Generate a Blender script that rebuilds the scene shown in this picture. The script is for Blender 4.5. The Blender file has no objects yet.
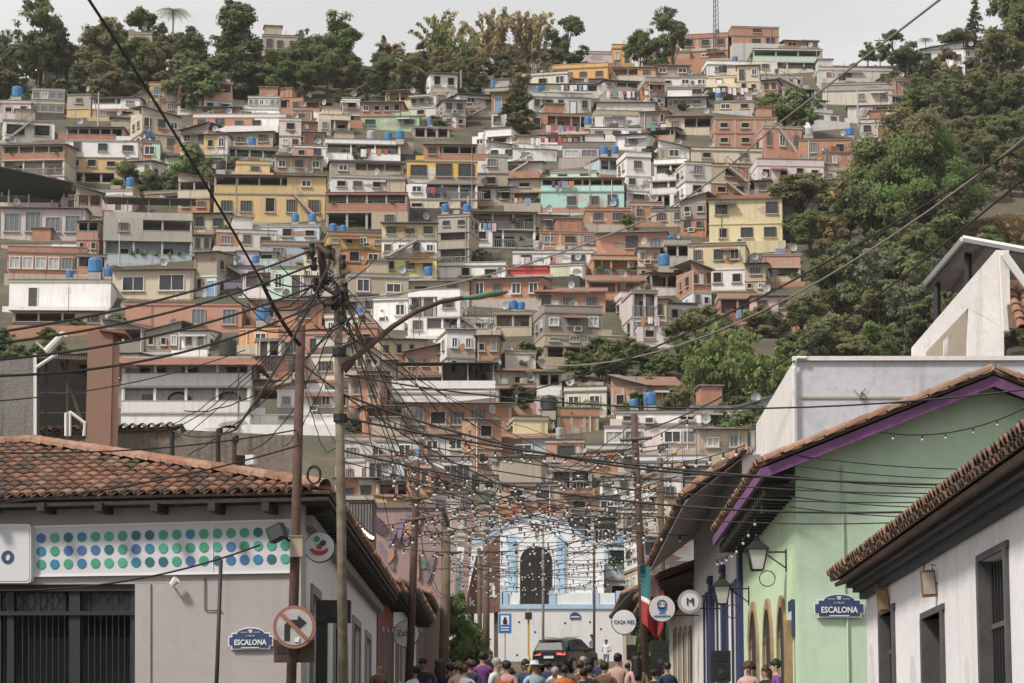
import bpy, bmesh, math, random
from mathutils import Vector, Matrix, noise
R = math.radians
rnd = random.Random(7)
scene = bpy.context.scene
COL = scene.collection

# ------------------------------------------------------------------ camera
F = 2844.4
HORIZON, VPX = 797.0, 533.0
PITCH = math.atan((HORIZON - 341.5) / F)
YAW = (VPX - 512) * math.cos(PITCH) / F
cam_d = bpy.data.cameras.new('camera'); cam = bpy.data.objects.new('camera', cam_d); COL.objects.link(cam)
cam_d.lens = 100; cam_d.sensor_width = 36; cam_d.clip_start = 0.5; cam_d.clip_end = 4000
cam.location = (0, 0, 0); cam.rotation_euler = (R(90) + PITCH, 0, YAW)
scene.camera = cam
CM = cam.rotation_euler.to_matrix()

def P(px, py, Y):
    d = CM @ Vector(((px - 512) / F, (341.5 - py) / F, -1.0))
    return d * (Y / d.y)

def proj(v):
    c = CM.transposed() @ Vector(v)
    return (512 + F * c.x / -c.z, 341.5 - F * c.y / -c.z)

# ------------------------------------------------------------------ terrain
PROF = [(-200, -1.5), (10, -1.5), (32, -0.65), (48, 0.5), (100, 3.25), (122, 4.75), (140, 6.0), (150, 6.45), (165, 7.2), (176, 10.5), (190, 13.0),
        (215, 22.5), (260, 36.3), (300, 52.4), (345, 72.4), (400, 96.6), (440, 114.0), (470, 120), (540, 117), (1000, 60), (2500, 20)]
def prof(y):
    for (a, za), (b, zb) in zip(PROF, PROF[1:]):
        if y <= b:
            t = (y - a) / (b - a)
            return za + (zb - za) * t
    return PROF[-1][1]
def H(x, y):
    z = prof(y)
    if y > 195:
        k = min(1, (y - 195) / 30)
        z += k * (1.6 * noise.noise(Vector((x * .03, y * .03, 3.1))) + .5 * noise.noise(Vector((x * .15, y * .15, 7.7))))
        if x < -75: z -= k * (-75 - x) * .06
        if x > 80: z += k * min(14, (x - 80) * .10)
    return z
def hitY(px, py, lo=150, hi=455):
    y = lo
    while y < hi:
        p = P(px, py, y)
        if p.z <= H(p.x, y): return y
        y += .5
    return hi

# ------------------------------------------------------------------ object helpers
def tag(o, label=None, cat=None, group=None, kind=None):
    if label: o['label'] = label
    if cat: o['category'] = cat
    if group: o['group'] = group
    if kind: o['kind'] = kind
    return o
def empty(name, loc, rz=0.0):
    o = bpy.data.objects.new(name, None); COL.objects.link(o)
    o.location = loc; o.rotation_euler = (0, 0, rz); o.empty_display_size = .3
    return o
def thing(name, label, cat, loc, rz=0.0, group=None):
    return tag(empty(name, loc, rz), label, cat, group)
def copy_tree(o, parent=None):
    c = o.copy(); COL.objects.link(c)
    if parent: c.parent = parent
    for ch in list(o.children): copy_tree(ch, c)
    return c
def inst(name, mesh, parent, loc, rz=0.0, scale=None):
    o = bpy.data.objects.new(name, mesh); COL.objects.link(o)
    o.parent = parent; o.location = loc; o.rotation_euler = (0, 0, rz)
    if scale: o.scale = scale
    return o

class MB:
    def __init__(s): s.v = []; s.f = []; s.m = []
    def add(s, vs, fs, mat):
        b = len(s.v); s.v += [tuple(v) for v in vs]
        for f in fs: s.f.append(tuple(b + i for i in f)); s.m.append(mat)
    def box(s, x0, x1, y0, y1, z0, z1, mat):
        s.add([(x0, y0, z0), (x1, y0, z0), (x1, y1, z0), (x0, y1, z0), (x0, y0, z1), (x1, y0, z1), (x1, y1, z1), (x0, y1, z1)],
              [(0, 3, 2, 1), (4, 5, 6, 7), (0, 1, 5, 4), (1, 2, 6, 5), (2, 3, 7, 6), (3, 0, 4, 7)], mat)
    def obox(s, c, size, rot, mat):
        M = rot if isinstance(rot, Matrix) else Matrix.Rotation(rot, 3, 'Z')
        hx, hy, hz = size[0] / 2, size[1] / 2, size[2] / 2
        vs = [Vector(c) + M @ Vector((a * hx, b * hy, d * hz)) for d in (-1, 1) for a, b in ((-1, -1), (1, -1), (1, 1), (-1, 1))]
        s.add(vs, [(0, 3, 2, 1), (4, 5, 6, 7), (0, 1, 5, 4), (1, 2, 6, 5), (2, 3, 7, 6), (3, 0, 4, 7)], mat)
    def prism(s, pts, vec, mat, cap=True):
        n = len(pts); vec = Vector(vec)
        vs = [Vector(p) for p in pts] + [Vector(p) + vec for p in pts]
        fs = [(i, (i + 1) % n, n + (i + 1) % n, n + i) for i in range(n)]
        if cap: fs += [tuple(reversed(range(n))), tuple(range(n, 2 * n))]
        s.add(vs, fs, mat)
    def tube(s, pts, r, mat, n=6, r2=None, cap=True):
        pts = [Vector(p) for p in pts]; k = len(pts); vs = []
        up0 = Vector((0, 0, 1))
        for i, p in enumerate(pts):
            t = (pts[min(i + 1, k - 1)] - pts[max(i - 1, 0)])
            t = t.normalized() if t.length > 1e-9 else Vector((0, 0, 1))
            u = up0 if abs(t.z) < .95 else Vector((1, 0, 0))
            a = t.cross(u).normalized(); b = t.cross(a).normalized()
            rr = r if r2 is None else r + (r2 - r) * i / max(1, k - 1)
            if isinstance(r, (list, tuple)): rr = r[i]
            for j in range(n):
                th = 2 * math.pi * j / n
                vs.append(p + (a * math.cos(th) + b * math.sin(th)) * rr)
        fs = [(i * n + j, i * n + (j + 1) % n, (i + 1) * n + (j + 1) % n, (i + 1) * n + j) for i in range(k - 1) for j in range(n)]
        if cap: fs += [tuple(range(n)), tuple(range((k - 1) * n, k * n))]
        s.add(vs, fs, mat)
    def sphere(s, c, r, mat, n=10, m=6, sc=(1, 1, 1)):
        vs = []; c = Vector(c)
        for i in range(m + 1):
            ph = math.pi * i / m
            for j in range(n):
                th = 2 * math.pi * j / n
                vs.append(c + Vector((math.sin(ph) * math.cos(th) * r * sc[0], math.sin(ph) * math.sin(th) * r * sc[1], math.cos(ph) * r * sc[2])))
        s.add(vs, [(i * n + j, (i + 1) * n + j, (i + 1) * n + (j + 1) % n, i * n + (j + 1) % n) for i in range(m) for j in range(n)], mat)
    def disc(s, c, r, th, mat, n=32, axis='Y', rim=None):
        pts = []
        for j in range(n):
            a = 2 * math.pi * j / n
            pts.append((c[0] + r * math.cos(a), c[1], c[2] + r * math.sin(a)))
        s.prism(pts, (0, th, 0), mat)
    def mesh(s, name, smooth=False):
        me = bpy.data.meshes.new(name)
        me.from_pydata(s.v, [], s.f)
        order = []
        for m in s.m:
            if m not in order: order.append(m)
        for m in order: me.materials.append(M(m))
        idx = {m: i for i, m in enumerate(order)}
        me.polygons.foreach_set('material_index', [idx[m] for m in s.m])
        if smooth: me.polygons.foreach_set('use_smooth', [True] * len(s.f))
        me.validate(); me.update()
        return me
    def fixn(s, me):
        bm = bmesh.new(); bm.from_mesh(me); bmesh.ops.recalc_face_normals(bm, faces=bm.faces); bm.to_mesh(me); bm.free()
    def build(s, name, parent=None, smooth=False, loc=None, rz=0.0):
        me = s.mesh(name, smooth); s.fixn(me)
        o = bpy.data.objects.new(name, me); COL.objects.link(o)
        if parent: o.parent = parent
        if loc is not None: o.location = loc
        o.rotation_euler = (0, 0, rz)
        return o

# ------------------------------------------------------------------ materials
MATS = {}
def M(n):
    if n not in MATS: raise KeyError('material ' + n)
    return MATS[n]
def new_mat(n):
    m = bpy.data.materials.new(n); m.use_nodes = True; MATS[n] = m
    nt = m.node_tree; b = nt.nodes['Principled BSDF']
    return m, nt, b
def N(nt, t, **kw):
    n = nt.nodes.new(t)
    for k, v in kw.items(): setattr(n, k, v)
    return n
def mixc(nt, fac, a, b, mode='MIX'):
    n = N(nt, 'ShaderNodeMix', data_type='RGBA', blend_type=mode)
    for sock, v in ((n.inputs[0], fac), (n.inputs[6], a), (n.inputs[7], b)):
        if hasattr(v, 'links'): nt.links.new(v, sock)
        elif isinstance(v, (int, float)): sock.default_value = v
        else: sock.default_value = (*v, 1)
    return n.outputs[2]
def noise_tex(nt, vec, scale, detail=4, rough=.6):
    n = N(nt, 'ShaderNodeTexNoise'); n.inputs['Scale'].default_value = scale
    n.inputs['Detail'].default_value = detail; n.inputs['Roughness'].default_value = rough
    nt.links.new(vec, n.inputs['Vector']); return n.outputs['Fac']
def ramp(nt, fac, lo, hi, a=0.0, b=1.0):
    n = N(nt, 'ShaderNodeMapRange'); nt.links.new(fac, n.inputs[0])
    n.inputs[1].default_value = lo; n.inputs[2].default_value = hi; n.inputs[3].default_value = a; n.inputs[4].default_value = b
    return n.outputs[0]
def coords(nt, scale=(1, 1, 1), rand=True):
    tc = N(nt, 'ShaderNodeTexCoord'); mp = N(nt, 'ShaderNodeMapping')
    nt.links.new(tc.outputs['Object'], mp.inputs[0]); mp.inputs['Scale'].default_value = scale
    if rand:
        oi = N(nt, 'ShaderNodeObjectInfo'); mu = N(nt, 'ShaderNodeMath', operation='MULTIPLY'); mu.inputs[1].default_value = 57.0
        nt.links.new(oi.outputs['Random'], mu.inputs[0])
        cb = N(nt, 'ShaderNodeCombineXYZ'); nt.links.new(mu.outputs[0], cb.inputs[0]); nt.links.new(mu.outputs[0], cb.inputs[1])
        nt.links.new(cb.outputs[0], mp.inputs['Location'])
    return mp.outputs[0]
def bump(nt, b, h, strength, dist=.02):
    n = N(nt, 'ShaderNodeBump'); n.inputs['Strength'].default_value = strength; n.inputs['Distance'].default_value = dist
    nt.links.new(h, n.inputs['Height']); nt.links.new(n.outputs[0], b.inputs['Normal'])

def wall_mat(n, c, stain=.5, var=.16, dirt=(.17, .145, .12), rough=.92, sc=1.0, bmp=.3):
    m, nt, b = new_mat(n)
    v = coords(nt, (sc, sc, sc))
    big = noise_tex(nt, v, .55, 5, .65)
    vs = coords(nt, (2.2 * sc, 2.2 * sc, .16 * sc))
    st = noise_tex(nt, vs, 1.0, 5, .6)
    fine = noise_tex(nt, v, 6.0, 4, .7)
    oi = N(nt, 'ShaderNodeObjectInfo')
    dark = tuple(x * .78 for x in c); lite = tuple(min(.85, x * 1.1) for x in c)
    c1 = mixc(nt, oi.outputs['Random'], tuple(x * (1 - var) for x in c), tuple(min(.85, x * (1 + var * .6)) for x in c))
    c2 = mixc(nt, ramp(nt, big, .35, .75, 0, .55), c1, dark)
    c3 = mixc(nt, ramp(nt, st, .52, .78, 0, stain), c2, dirt)
    c4 = mixc(nt, ramp(nt, fine, .45, .8, 0, stain * .55), c3, dirt)
    nt.links.new(c4, b.inputs['Base Color']); b.inputs['Roughness'].default_value = rough
    b.inputs['Specular IOR Level'].default_value = .25
    bump(nt, b, fine, bmp, .03)
    return m
def brick_mat(n, c, mortar, scale=1.0, stain=.4):
    m, nt, b = new_mat(n)
    tc = N(nt, 'ShaderNodeTexCoord'); sp = N(nt, 'ShaderNodeSeparateXYZ'); nt.links.new(tc.outputs['Object'], sp.inputs[0])
    ad = N(nt, 'ShaderNodeMath', operation='ADD'); nt.links.new(sp.outputs[0], ad.inputs[0]); nt.links.new(sp.outputs[1], ad.inputs[1])
    cb = N(nt, 'ShaderNodeCombineXYZ'); nt.links.new(ad.outputs[0], cb.inputs[0]); nt.links.new(sp.outputs[2], cb.inputs[1])
    bt = N(nt, 'ShaderNodeTexBrick'); nt.links.new(cb.outputs[0], bt.inputs['Vector'])
    bt.inputs['Scale'].default_value = scale; bt.inputs['Brick Width'].default_value = .4; bt.inputs['Row Height'].default_value = .2
    bt.inputs['Mortar Size'].default_value = .018
    bt.inputs['Color1'].default_value = (*c, 1); bt.inputs['Color2'].default_value = (*(x * .78 for x in c), 1); bt.inputs['Mortar'].default_value = (*mortar, 1)
    v = coords(nt); big = noise_tex(nt, v, .5, 5, .65); fine = noise_tex(nt, v, 5, 4, .7)
    vs = coords(nt, (1.8, 1.8, .15)); st = noise_tex(nt, vs, 1, 5, .6)
    oi = N(nt, 'ShaderNodeObjectInfo')
    c0 = mixc(nt, ramp(nt, oi.outputs['Random'], 0, 1, 0, .35), bt.outputs['Color'], (.45, .27, .18))
    c1 = mixc(nt, ramp(nt, big, .4, .75, 0, .5), c0, tuple(x * .62 for x in c))
    c2 = mixc(nt, ramp(nt, st, .55, .8, 0, stain), c1, (.16, .13, .11))
    c3 = mixc(nt, ramp(nt, fine, .5, .85, 0, .35), c2, (.42, .36, .31))
    nt.links.new(c3, b.inputs['Base Color']); b.inputs['Roughness'].default_value = .95; b.inputs['Specular IOR Level'].default_value = .2
    bump(nt, b, fine, .4, .03)
def plain_mat(n, c, rough=.6, metal=0.0, var=0.0, noise_s=0.0, dark=None, spec=.4):
    m, nt, b = new_mat(n)
    b.inputs['Roughness'].default_value = rough; b.inputs['Metallic'].default_value = metal; b.inputs['Specular IOR Level'].default_value = spec
    if noise_s:
        v = coords(nt); f = noise_tex(nt, v, noise_s, 5, .65)
        c4 = mixc(nt, ramp(nt, f, .38, .72), c, dark or tuple(x * .6 for x in c))
        nt.links.new(c4, b.inputs['Base Color']); bump(nt, b, f, .2, .01)
    else: b.inputs['Base Color'].default_value = (*c, 1)
    return m
def tin_mat(n, c, c2, axis=0, s=34.0):
    m, nt, b = new_mat(n)
    v = coords(nt); f = noise_tex(nt, v, .9, 6, .7); f2 = noise_tex(nt, v, 4, 4, .7)
    c4 = mixc(nt, ramp(nt, f, .36, .66), c, c2); c5 = mixc(nt, ramp(nt, f2, .55, .8, 0, .5), c4, (.08, .07, .06))
    nt.links.new(c5, b.inputs['Base Color']); b.inputs['Roughness'].default_value = .6; b.inputs['Metallic'].default_value = .0
    tc = N(nt, 'ShaderNodeTexCoord'); w = N(nt, 'ShaderNodeTexWave'); nt.links.new(tc.outputs['Object'], w.inputs['Vector'])
    w.inputs['Scale'].default_value = s / 6.28; bump(nt, b, w.outputs['Fac'], .6, .03)
def leaf_mat(n, c, c2, trans=.25):
    m, nt, b = new_mat(n)
    v = coords(nt); f = noise_tex(nt, v, .5, 3, .6); f2 = noise_tex(nt, v, 5.0, 2, .5)
    c4 = mixc(nt, ramp(nt, f, .35, .68), c, c2); c5 = mixc(nt, ramp(nt, f2, .4, .75, 0, .5), c4, tuple(x * 1.5 for x in c))
    nt.links.new(c5, b.inputs['Base Color']); b.inputs['Roughness'].default_value = .75; b.inputs['Specular IOR Level'].default_value = .15
    t = N(nt, 'ShaderNodeBsdfTranslucent'); nt.links.new(c5, t.inputs[0])
    mx = N(nt, 'ShaderNodeMixShader'); mx.inputs[0].default_value = trans
    out = nt.nodes['Material Output']
    nt.links.new(b.outputs[0], mx.inputs[1]); nt.links.new(t.outputs[0], mx.inputs[2]); nt.links.new(mx.outputs[0], out.inputs[0])
def emit_mat(n, c, s):
    m, nt, b = new_mat(n)
    b.inputs['Base Color'].default_value = (*c, 1); b.inputs['Emission Color'].default_value = (*c, 1); b.inputs['Emission Strength'].default_value = s

WALLC = {  # material : (colour, word in labels, stain)
 'white': ((.74, .725, .71), 'white', .34), 'greywhite': ((.55, .525, .495), 'greyish white', .6), 'cream': ((.60, .53, .41), 'cream', .5),
 'palecream': ((.62, .57, .49), 'pale cream', .45), 'ochre': ((.56, .42, .215), 'ochre', .45), 'yellow': ((.66, .41, .11), 'yellow', .35),
 'yelloworange': ((.62, .37, .14), 'amber', .4), 'orange': ((.54, .29, .15), 'orange', .4), 'brickpink': ((.43, .255, .195), 'dusty brick', .45),
 'salmon': ((.48, .265, .20), 'salmon', .4), 'mint': ((.47, .62, .52), 'mint', .4), 'green': ((.36, .47, .33), 'green', .45),
 'turquoise': ((.42, .66, .62), 'turquoise', .35), 'lightblue': ((.50, .59, .64), 'light blue', .45), 'greyblue': ((.40, .44, .48), 'grey blue', .5),
 'bluewhite': ((.60, .65, .69), 'bluish white', .4), 'grey': ((.39, .365, .335), 'grey', .6), 'greytan': ((.42, .36, .29), 'grey tan', .6),
 'greybrown': ((.29, .26, .23), 'grey brown', .55), 'tan': ((.46, .385, .29), 'tan', .5), 'pink': ((.58, .41, .43), 'pink', .4),
 'pinkwhite': ((.62, .54, .54), 'pinkish white', .45), 'lilac': ((.53, .48, .56), 'lilac', .3), 'limeyellow': ((.62, .58, .23), 'lime yellow', .35),
 'paleyellow': ((.60, .52, .33), 'pale yellow', .5), 'palegreen': ((.55, .58, .42), 'pale green', .4), 'red': ((.50, .06, .05), 'red', .25),
 'blue': ((.22, .34, .50), 'blue', .4), 'dark': ((.09, .085, .08), 'dark', .3)}
for k, (c, w, s) in WALLC.items(): wall_mat(k, c, s)
BRICKC = {'brick': ((.41, .18, .105), 'brick'), 'orangebrick': ((.47, .205, .11), 'orange brick'), 'redband': ((.40, .15, .10), 'red brick')}
for k, (c, w) in BRICKC.items(): brick_mat(k, c, (.33, .29, .25))
WORD = {k: v[1] for k, v in WALLC.items()}; WORD.update({k: v[1] for k, v in BRICKC.items()})
wall_mat('concrete', (.40, .365, .32), .6); wall_mat('concrete_dark', (.22, .195, .17), .6)
tin_mat_later = None
plain_mat('inner', (.10, .09, .08), .9, noise_s=1.2, dark=(.045, .04, .036))  # inner: dark back-wall colour that carries the shade of open storeys
plain_mat('glass_dark', (.035, .038, .042), .18, spec=.5); plain_mat('glass_grey', (.13, .14, .15), .25, spec=.5)
plain_mat('void', (.018, .016, .015), .9); plain_mat('curtain', (.42, .42, .42), .8, noise_s=3)  # void paints the darkness inside openings as a near-black colour
plain_mat('frame_white', (.6, .6, .58), .6); plain_mat('frame_dark', (.06, .055, .05), .6); plain_mat('frame_wood', (.25, .13, .06), .7, noise_s=3)
plain_mat('frame_metal', (.3, .3, .3), .5)
tin_mat('tin_zinc', (.26, .255, .25), (.16, .11, .085)); tin_mat('tin_rust', (.30, .13, .085), (.16, .085, .06)); tin_mat('tin_dark', (.075, .08, .078), (.05, .05, .045))
tin_mat('tin_brown', (.15, .12, .105), (.09, .07, .06)); tin_mat('tin_green', (.022, .045, .036), (.03, .036, .032)); tin_mat('tin_white', (.5, .5, .49), (.35, .32, .3))
plain_mat('tank_blue', (.045, .17, .38), .5, noise_s=2, dark=(.05, .12, .25)); plain_mat('tank_black', (.03, .03, .03), .5); plain_mat('tank_grey', (.35, .36, .37), .6, noise_s=2)
for i, c in enumerate([(.6, .6, .6), (.2, .26, .38), (.34, .08, .08), (.07, .07, .1), (.5, .38, .42), (.12, .27, .27), (.42, .2, .08), (.2, .09, .2)]): plain_mat('cloth%d' % i, c, .9)
# ------------------------------------------------------------------ hillside houses
# x0 x1 ybase yaw roof | floors bottom to top  kind n/px height/material | phrase of a landmark (optional)
HOUSES = '''
0 31 118 0 F|w2/16/pinkwhite
30 66 117 4 F|g4/14/cream,g4/14/palecream
66 91 118 -4 F|w0/10/ochre,w1/15/grey
91 140 119 -6 T|w1/11/tan,b2/11/white
0 57 142 3 F|W2/22/white|the white house with two big dark openings
0 65 190 2 T|w2/15/pinkwhite,b3/17/cream,b4/15/redband|the long house with a red balcony band
64 138 183 0 T|p4/11/tan,w4/16/ochre,w3/18/white,o5/13/redband|the four-level white and ochre house
110 139 126 10 T|w1/8/grey
138 160 162 0 F|w1/21/mint
140 182 152 26 S|w2/18/cream,w3/20/cream
165 188 172 -5 T|w0/16/green
197 240 116 0 T|w2/9/brick
192 286 131 0 F|w3/15/white
239 281 115 0 F|w0/6/white,g6/12/white|the white house with a glazed top storey
184 218 148 -8 T|w1/16/orangebrick
206 274 148 0 T|w3/16/tan
218 281 164 2 F|b4/16/green
236 270 177 0 F|w1/14/ochre
213 326 223 4 T|w4/31/ochre,o5/18/ochre|the big ochre building with an open top floor
274 323 174 4 T|w3/18/brickpink
140 197 206 -4 F|w2/14/tan
293 312 124 0 F|w1/15/brick
286 326 132 3 T|w3/10/orangebrick
293 325 147 0 T|w2/15/brick
342 360 125 0 F|w1/13/greywhite,w1/14/white
318 343 117 -5 F|w1/10/white
360 420 130 2 T|w3/15/green,w4/14/brickpink|the green and brick pair of storeys
407 438 119 -14 F|w1/12/greywhite,w3/13/greywhite
294 326 161 0 F|w2/15/white
325 401 161 2 F|b3/18/white
330 404 177 0 T|b4/15/greytan
331 405 193 0 F|w4/16/white
325 408 230 0 F|p4/19/tan,b4/19/redband|the house on columns under a red brick band
406 478 213 -3 R|w3/15/cream,b4/16/white,G3/24/yellow,o3/16/brick|the bright yellow house
413 450 138 0 F|p3/11/grey
478 508 191 -5 F|w1/19/greytan,w1/18/grey
455 505 121 10 T|w3/14/white,w2/13/white|the white house below the bamboo
470 514 149 -8 F|o2/14/white,w0/7/white
484 518 163 -10 S|w2/17/white
503 542 176 0 T|w2/14/greywhite
0 60 205 -6 N|o4/25/dark
0 85 242 3 T|W4/35/pinkwhite|the pinkish white house at the left edge
0 86 253 0 F|w0/11/tan
60 133 214 -4 F|w3/18/pink,w0/6/white|the dusty pink house
103 192 264 6 C|b3/25/greyblue,o3/22/grey|the grey house under a dark tilted canopy
8 111 310 1 F|D2/30/white|the white house with a wooden door
8 86 279 1 F|g6/28/redband
12 112 330 2 T|o4/19/dark
111 194 300 -3 T|W2/31/cream|the cream house with two wide openings
124 242 336 2 F|w4/33/salmon|the long salmon house
213 280 252 3 F|w3/21/greywhite
206 277 266 -4 T|w2/14/mint
203 264 285 2 F|w3/19/lilac
237 320 243 0 F|w4/18/lightblue
262 322 263 4 F|w2/19/greyblue
270 304 300 -5 F|w2/34/mint
321 384 269 3 F|w3/21/orange,w4/14/yelloworange|the orange and amber house
381 437 292 -4 T|w0/16/lightblue,w3/19/limeyellow,w4/19/white,w3/17/paleyellow|the stacked house with a lime yellow storey
436 471 264 -12 F|b1/17/grey,b1/17/greytan,w2/16/grey
345 412 301 4 F|w2/25/tan
470 536 251 0 T|w0/4/grey,b2/19/white,b3/17/greytan
505 537 232 0 F|w1/10/redband
422 506 282 -3 F|w3/17/white|the long white house with a blue tank
404 470 299 6 T|w2/18/tan
466 547 303 -10 T|w4/25/brick
505 552 278 0 F|w0/9/red|the bright red wall
514 571 90 -14 F|w3/16/palecream|the pale cream corner house
540 574 67 -6 F|w2/12/tan
540 612 84 -3 F|w4/17/yelloworange|the amber house under the lilac wall
574 618 67 0 F|w0/15/lilac|the lilac walled house
560 606 88 -6 T|w2/9/pinkwhite
600 656 81 3 T|b2/14/orange
527 601 96 -2 T|b6/12/greywhite
531 592 114 0 F|w5/18/greywhite
521 592 134 2 F|b4/20/orangebrick|the brick balcony house
515 583 148 0 T|b3/13/white
596 656 114 -2 T|w0/12/greywhite
595 643 127 0 F|w2/13/white
590 642 139 0 F|w3/11/white
601 657 101 3 T|b4/10/grey,b3/10/greywhite
679 731 61 -3 F|w2/11/brick,w3/14/brick|the topmost brick house beside the mast
731 780 48 4 F|w3/13/brick,w1/9/brick|the brick house at the top right
784 818 49 0 T|w2/8/orangebrick
798 823 64 0 F|g2/15/tan
707 753 63 0 T|o4/14/dark
752 823 74 -3 F|b4/13/palecream,o3/13/mint
763 817 98 -2 F|o3/10/grey,w5/12/greywhite
645 691 63 2 F|w2/12/brickpink
654 691 77 0 T|w2/12/brick
660 710 88 -2 F|w3/11/white
667 709 98 0 F|w2/10/white
667 707 108 0 T|w2/11/greywhite
707 751 76 4 F|w2/12/white
708 751 88 0 F|D2/12/cream
706 753 102 -3 T|w2/14/white
714 755 113 2 F|w2/12/tan
713 778 148 -5 F|x3/16/orangebrick,x3/15/orangebrick|the brick house with a concrete frame
666 713 135 0 T|o3/19/cream
646 677 141 -6 T|o1/13/orangebrick
818 894 83 -4 F|w4/14/greywhite|the long white house by the right forest
822 898 106 -2 F|w3/17/palecream,w0/6/concrete
848 903 121 -3 T|b4/16/greywhite|the white balcony house by the forest
861 903 138 -6 F|w3/17/greywhite
797 843 125 24 T|w3/13/white,w2/12/white
562 616 163 -3 F|g3/17/greywhite
510 560 161 3 F|w2/13/white
550 597 180 0 F|w2/8/mint
540 625 214 0 T|w3/24/turquoise,o4/13/turquoise|the turquoise house
625 653 205 6 F|w1/15/white,w2/16/white,w1/19/white|the white tower house
510 541 208 -2 T|b1/17/greytan,w1/13/greywhite
585 631 227 0 F|w2/18/brick
630 663 224 0 F|w2/20/brick
539 600 249 3 F|w3/17/brick
596 667 257 -4 T|w3/25/salmon|the salmon house with three white windows
592 648 279 -3 F|b3/21/orange
587 646 302 -3 R|b2/21/orange,
512 594 267 0 F|w3/15/white
548 586 281 -8 F|w0/17/palegreen
534 606 314 5 R|w3/22/orangebrick|the brick house with a sloping red roof
540 627 360 10 F|p4/14/tan,w4/12/tan,w3/23/greybrown|the grey brown house on stilts
503 546 301 -3 T|w2/22/brick
648 689 207 -3 F|p3/14/white,b2/14/white,b2/17/white
684 713 213 12 F|w1/14/greywhite,w1/19/white,w1/19/greywhite
658 690 162 8 S|w1/15/white
690 763 163 -2 F|w2/13/cream
757 825 186 -2 P|w4/22/pinkwhite|the plain pinkish building with a row of windows
709 753 199 5 F|w2/17/greywhite,w1/18/brick
709 783 246 -8 R|w3/24/paleyellow,w3/25/paleyellow|the pale yellow corner building
726 771 197 0 T|o3/16/grey
766 836 231 0 F|w1/14/white,w2/17/white,G3/14/yelloworange|the white house with an amber top storey
763 803 157 5 F|w3/31/salmon|the salmon house with an arched window
799 853 168 -6 F|w1/8/orangebrick,w2/22/orangebrick|the brown brick house beside the big tree
851 881 168 -8 F|w1/14/white,w1/14/white
689 746 291 -9 F|w3/23/white,w3/25/paleyellow|the yellow over white house
665 691 285 -4 F|w1/20/orange,o2/22/grey
744 767 293 -10 T|w2/13/tan,w1/17/tan
763 801 284 -6 F|b1/18/tan,w0/12/salmon
753 793 336 -6 T|w3/22/pink,w2/19/pink|the pink house above the green bamboo
719 757 324 8 F|b2/27/brickpink
664 700 327 12 T|w2/24/white
793 846 357 -4 F|w1/19/brick
120 250 434 0 A|w0/22/white,b4/27/white,b4/30/white|the white balcony house with a red awning
250 336 428 2 T|w0/14/white,w3/25/white,w0/9/brick|the white house behind the street poles
236 281 348 -6 F|w1/20/orange
278 357 364 3 F|w3/32/salmon
250 322 328 5 T|w2/28/brick
408 460 338 -5 F|b3/22/white,b4/22/white|the white corner house with two balconies
438 496 337 10 F|w2/20/white
445 526 368 -5 F|w1/14/white,D5/20/white|the white house with black doors
376 436 362 6 T|w4/23/paleyellow|the pale yellow house below the streetlamp
388 496 404 0 C|w0/12/white,o0/4/white|the white walled house under a dark canopy
404 512 434 3 T|W5/31/brick|the red brick house with white shutters
398 492 458 -2 T|w4/23/greywhite
505 536 373 0 F|w1/21/greywhite
494 532 337 -3 F|b2/24/tan
356 396 400 -6 T|w2/40/greywhite
366 472 494 2 F|W3/36/bluewhite|the bluish white house behind the cables
630 681 408 -3 R|w2/22/yelloworange|the amber house in the bushes
604 702 453 -2 F|g5/28/pinkwhite,w3/13/white|the pinkish house below two tanks
699 748 457 5 T|w2/28/tan
514 548 438 3 F|w1/19/paleyellow
557 599 434 0 F|w0/19/brick
498 550 463 0 T|w1/25/greyblue
546 584 463 4 F|w1/22/brickpink
498 562 487 -2 T|w0/24/tan
550 592 490 3 F|b2/20/grey
516 592 517 0 F|w0/26/brick
588 642 474 -4 F|w2/25/greywhite
600 648 500 4 T|w3/24/white
640 706 486 3 F|w3/26/bluewhite
690 760 492 -4 T|w2/26/tan
430 500 519 3 T|w3/26/pinkwhite
340 420 470 -3 F|w3/30/greywhite
600 640 532 -5 F|w2/26/grey
465 505 545 4 T|w2/26/bluewhite
620 665 535 2 F|w2/24/palecream
480 520 497 0 F|w2/20/grey
'''
plain_colors = {}
LAND = []      # (phrase, rect)
HREC = []      # house records
used_labels = set()

def rel(cx, cy, r):
    x0, y0, x1, y1 = r
    if x0 <= cx <= x1:
        if cy < y0: return 'right above' if y0 - cy < 28 else 'higher up, straight above'
        if cy > y1: return 'right below' if cy - y1 < 28 else 'further down, straight below'
        return 'in front of'
    side = 'left' if cx < x0 else 'right'
    gap = (x0 - cx) if cx < x0 else (cx - x1)
    if y0 - 4 <= cy <= y1 + 4: return ('just %s of' if gap < 40 else 'well %s of') % side
    ud = 'above' if cy < y0 else 'below'
    gy = (y0 - cy) if cy < y0 else (cy - y1)
    near = 'close' if max(gap, gy) < 45 else 'far'
    return '%s %s and %s of' % ({'close': 'just', 'far': 'far'}[near], ud, side)
def unique_label(base, cx, cy, skip=None, maxw=16):
    c = sorted((((cx - (r[0] + r[2]) / 2) ** 2 + (cy - (r[1] + r[3]) / 2) ** 2, ph, r) for ph, r in LAND if ph != skip), key=lambda t: t[0])
    for b in (base if isinstance(base, list) else [base]):
        for d, ph, r in c[:9]:
            lab = '%s %s %s' % (b, rel(cx, cy, r), ph)
            if len(lab.split()) <= maxw and lab not in used_labels:
                used_labels.add(lab); return lab
    return None

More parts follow.
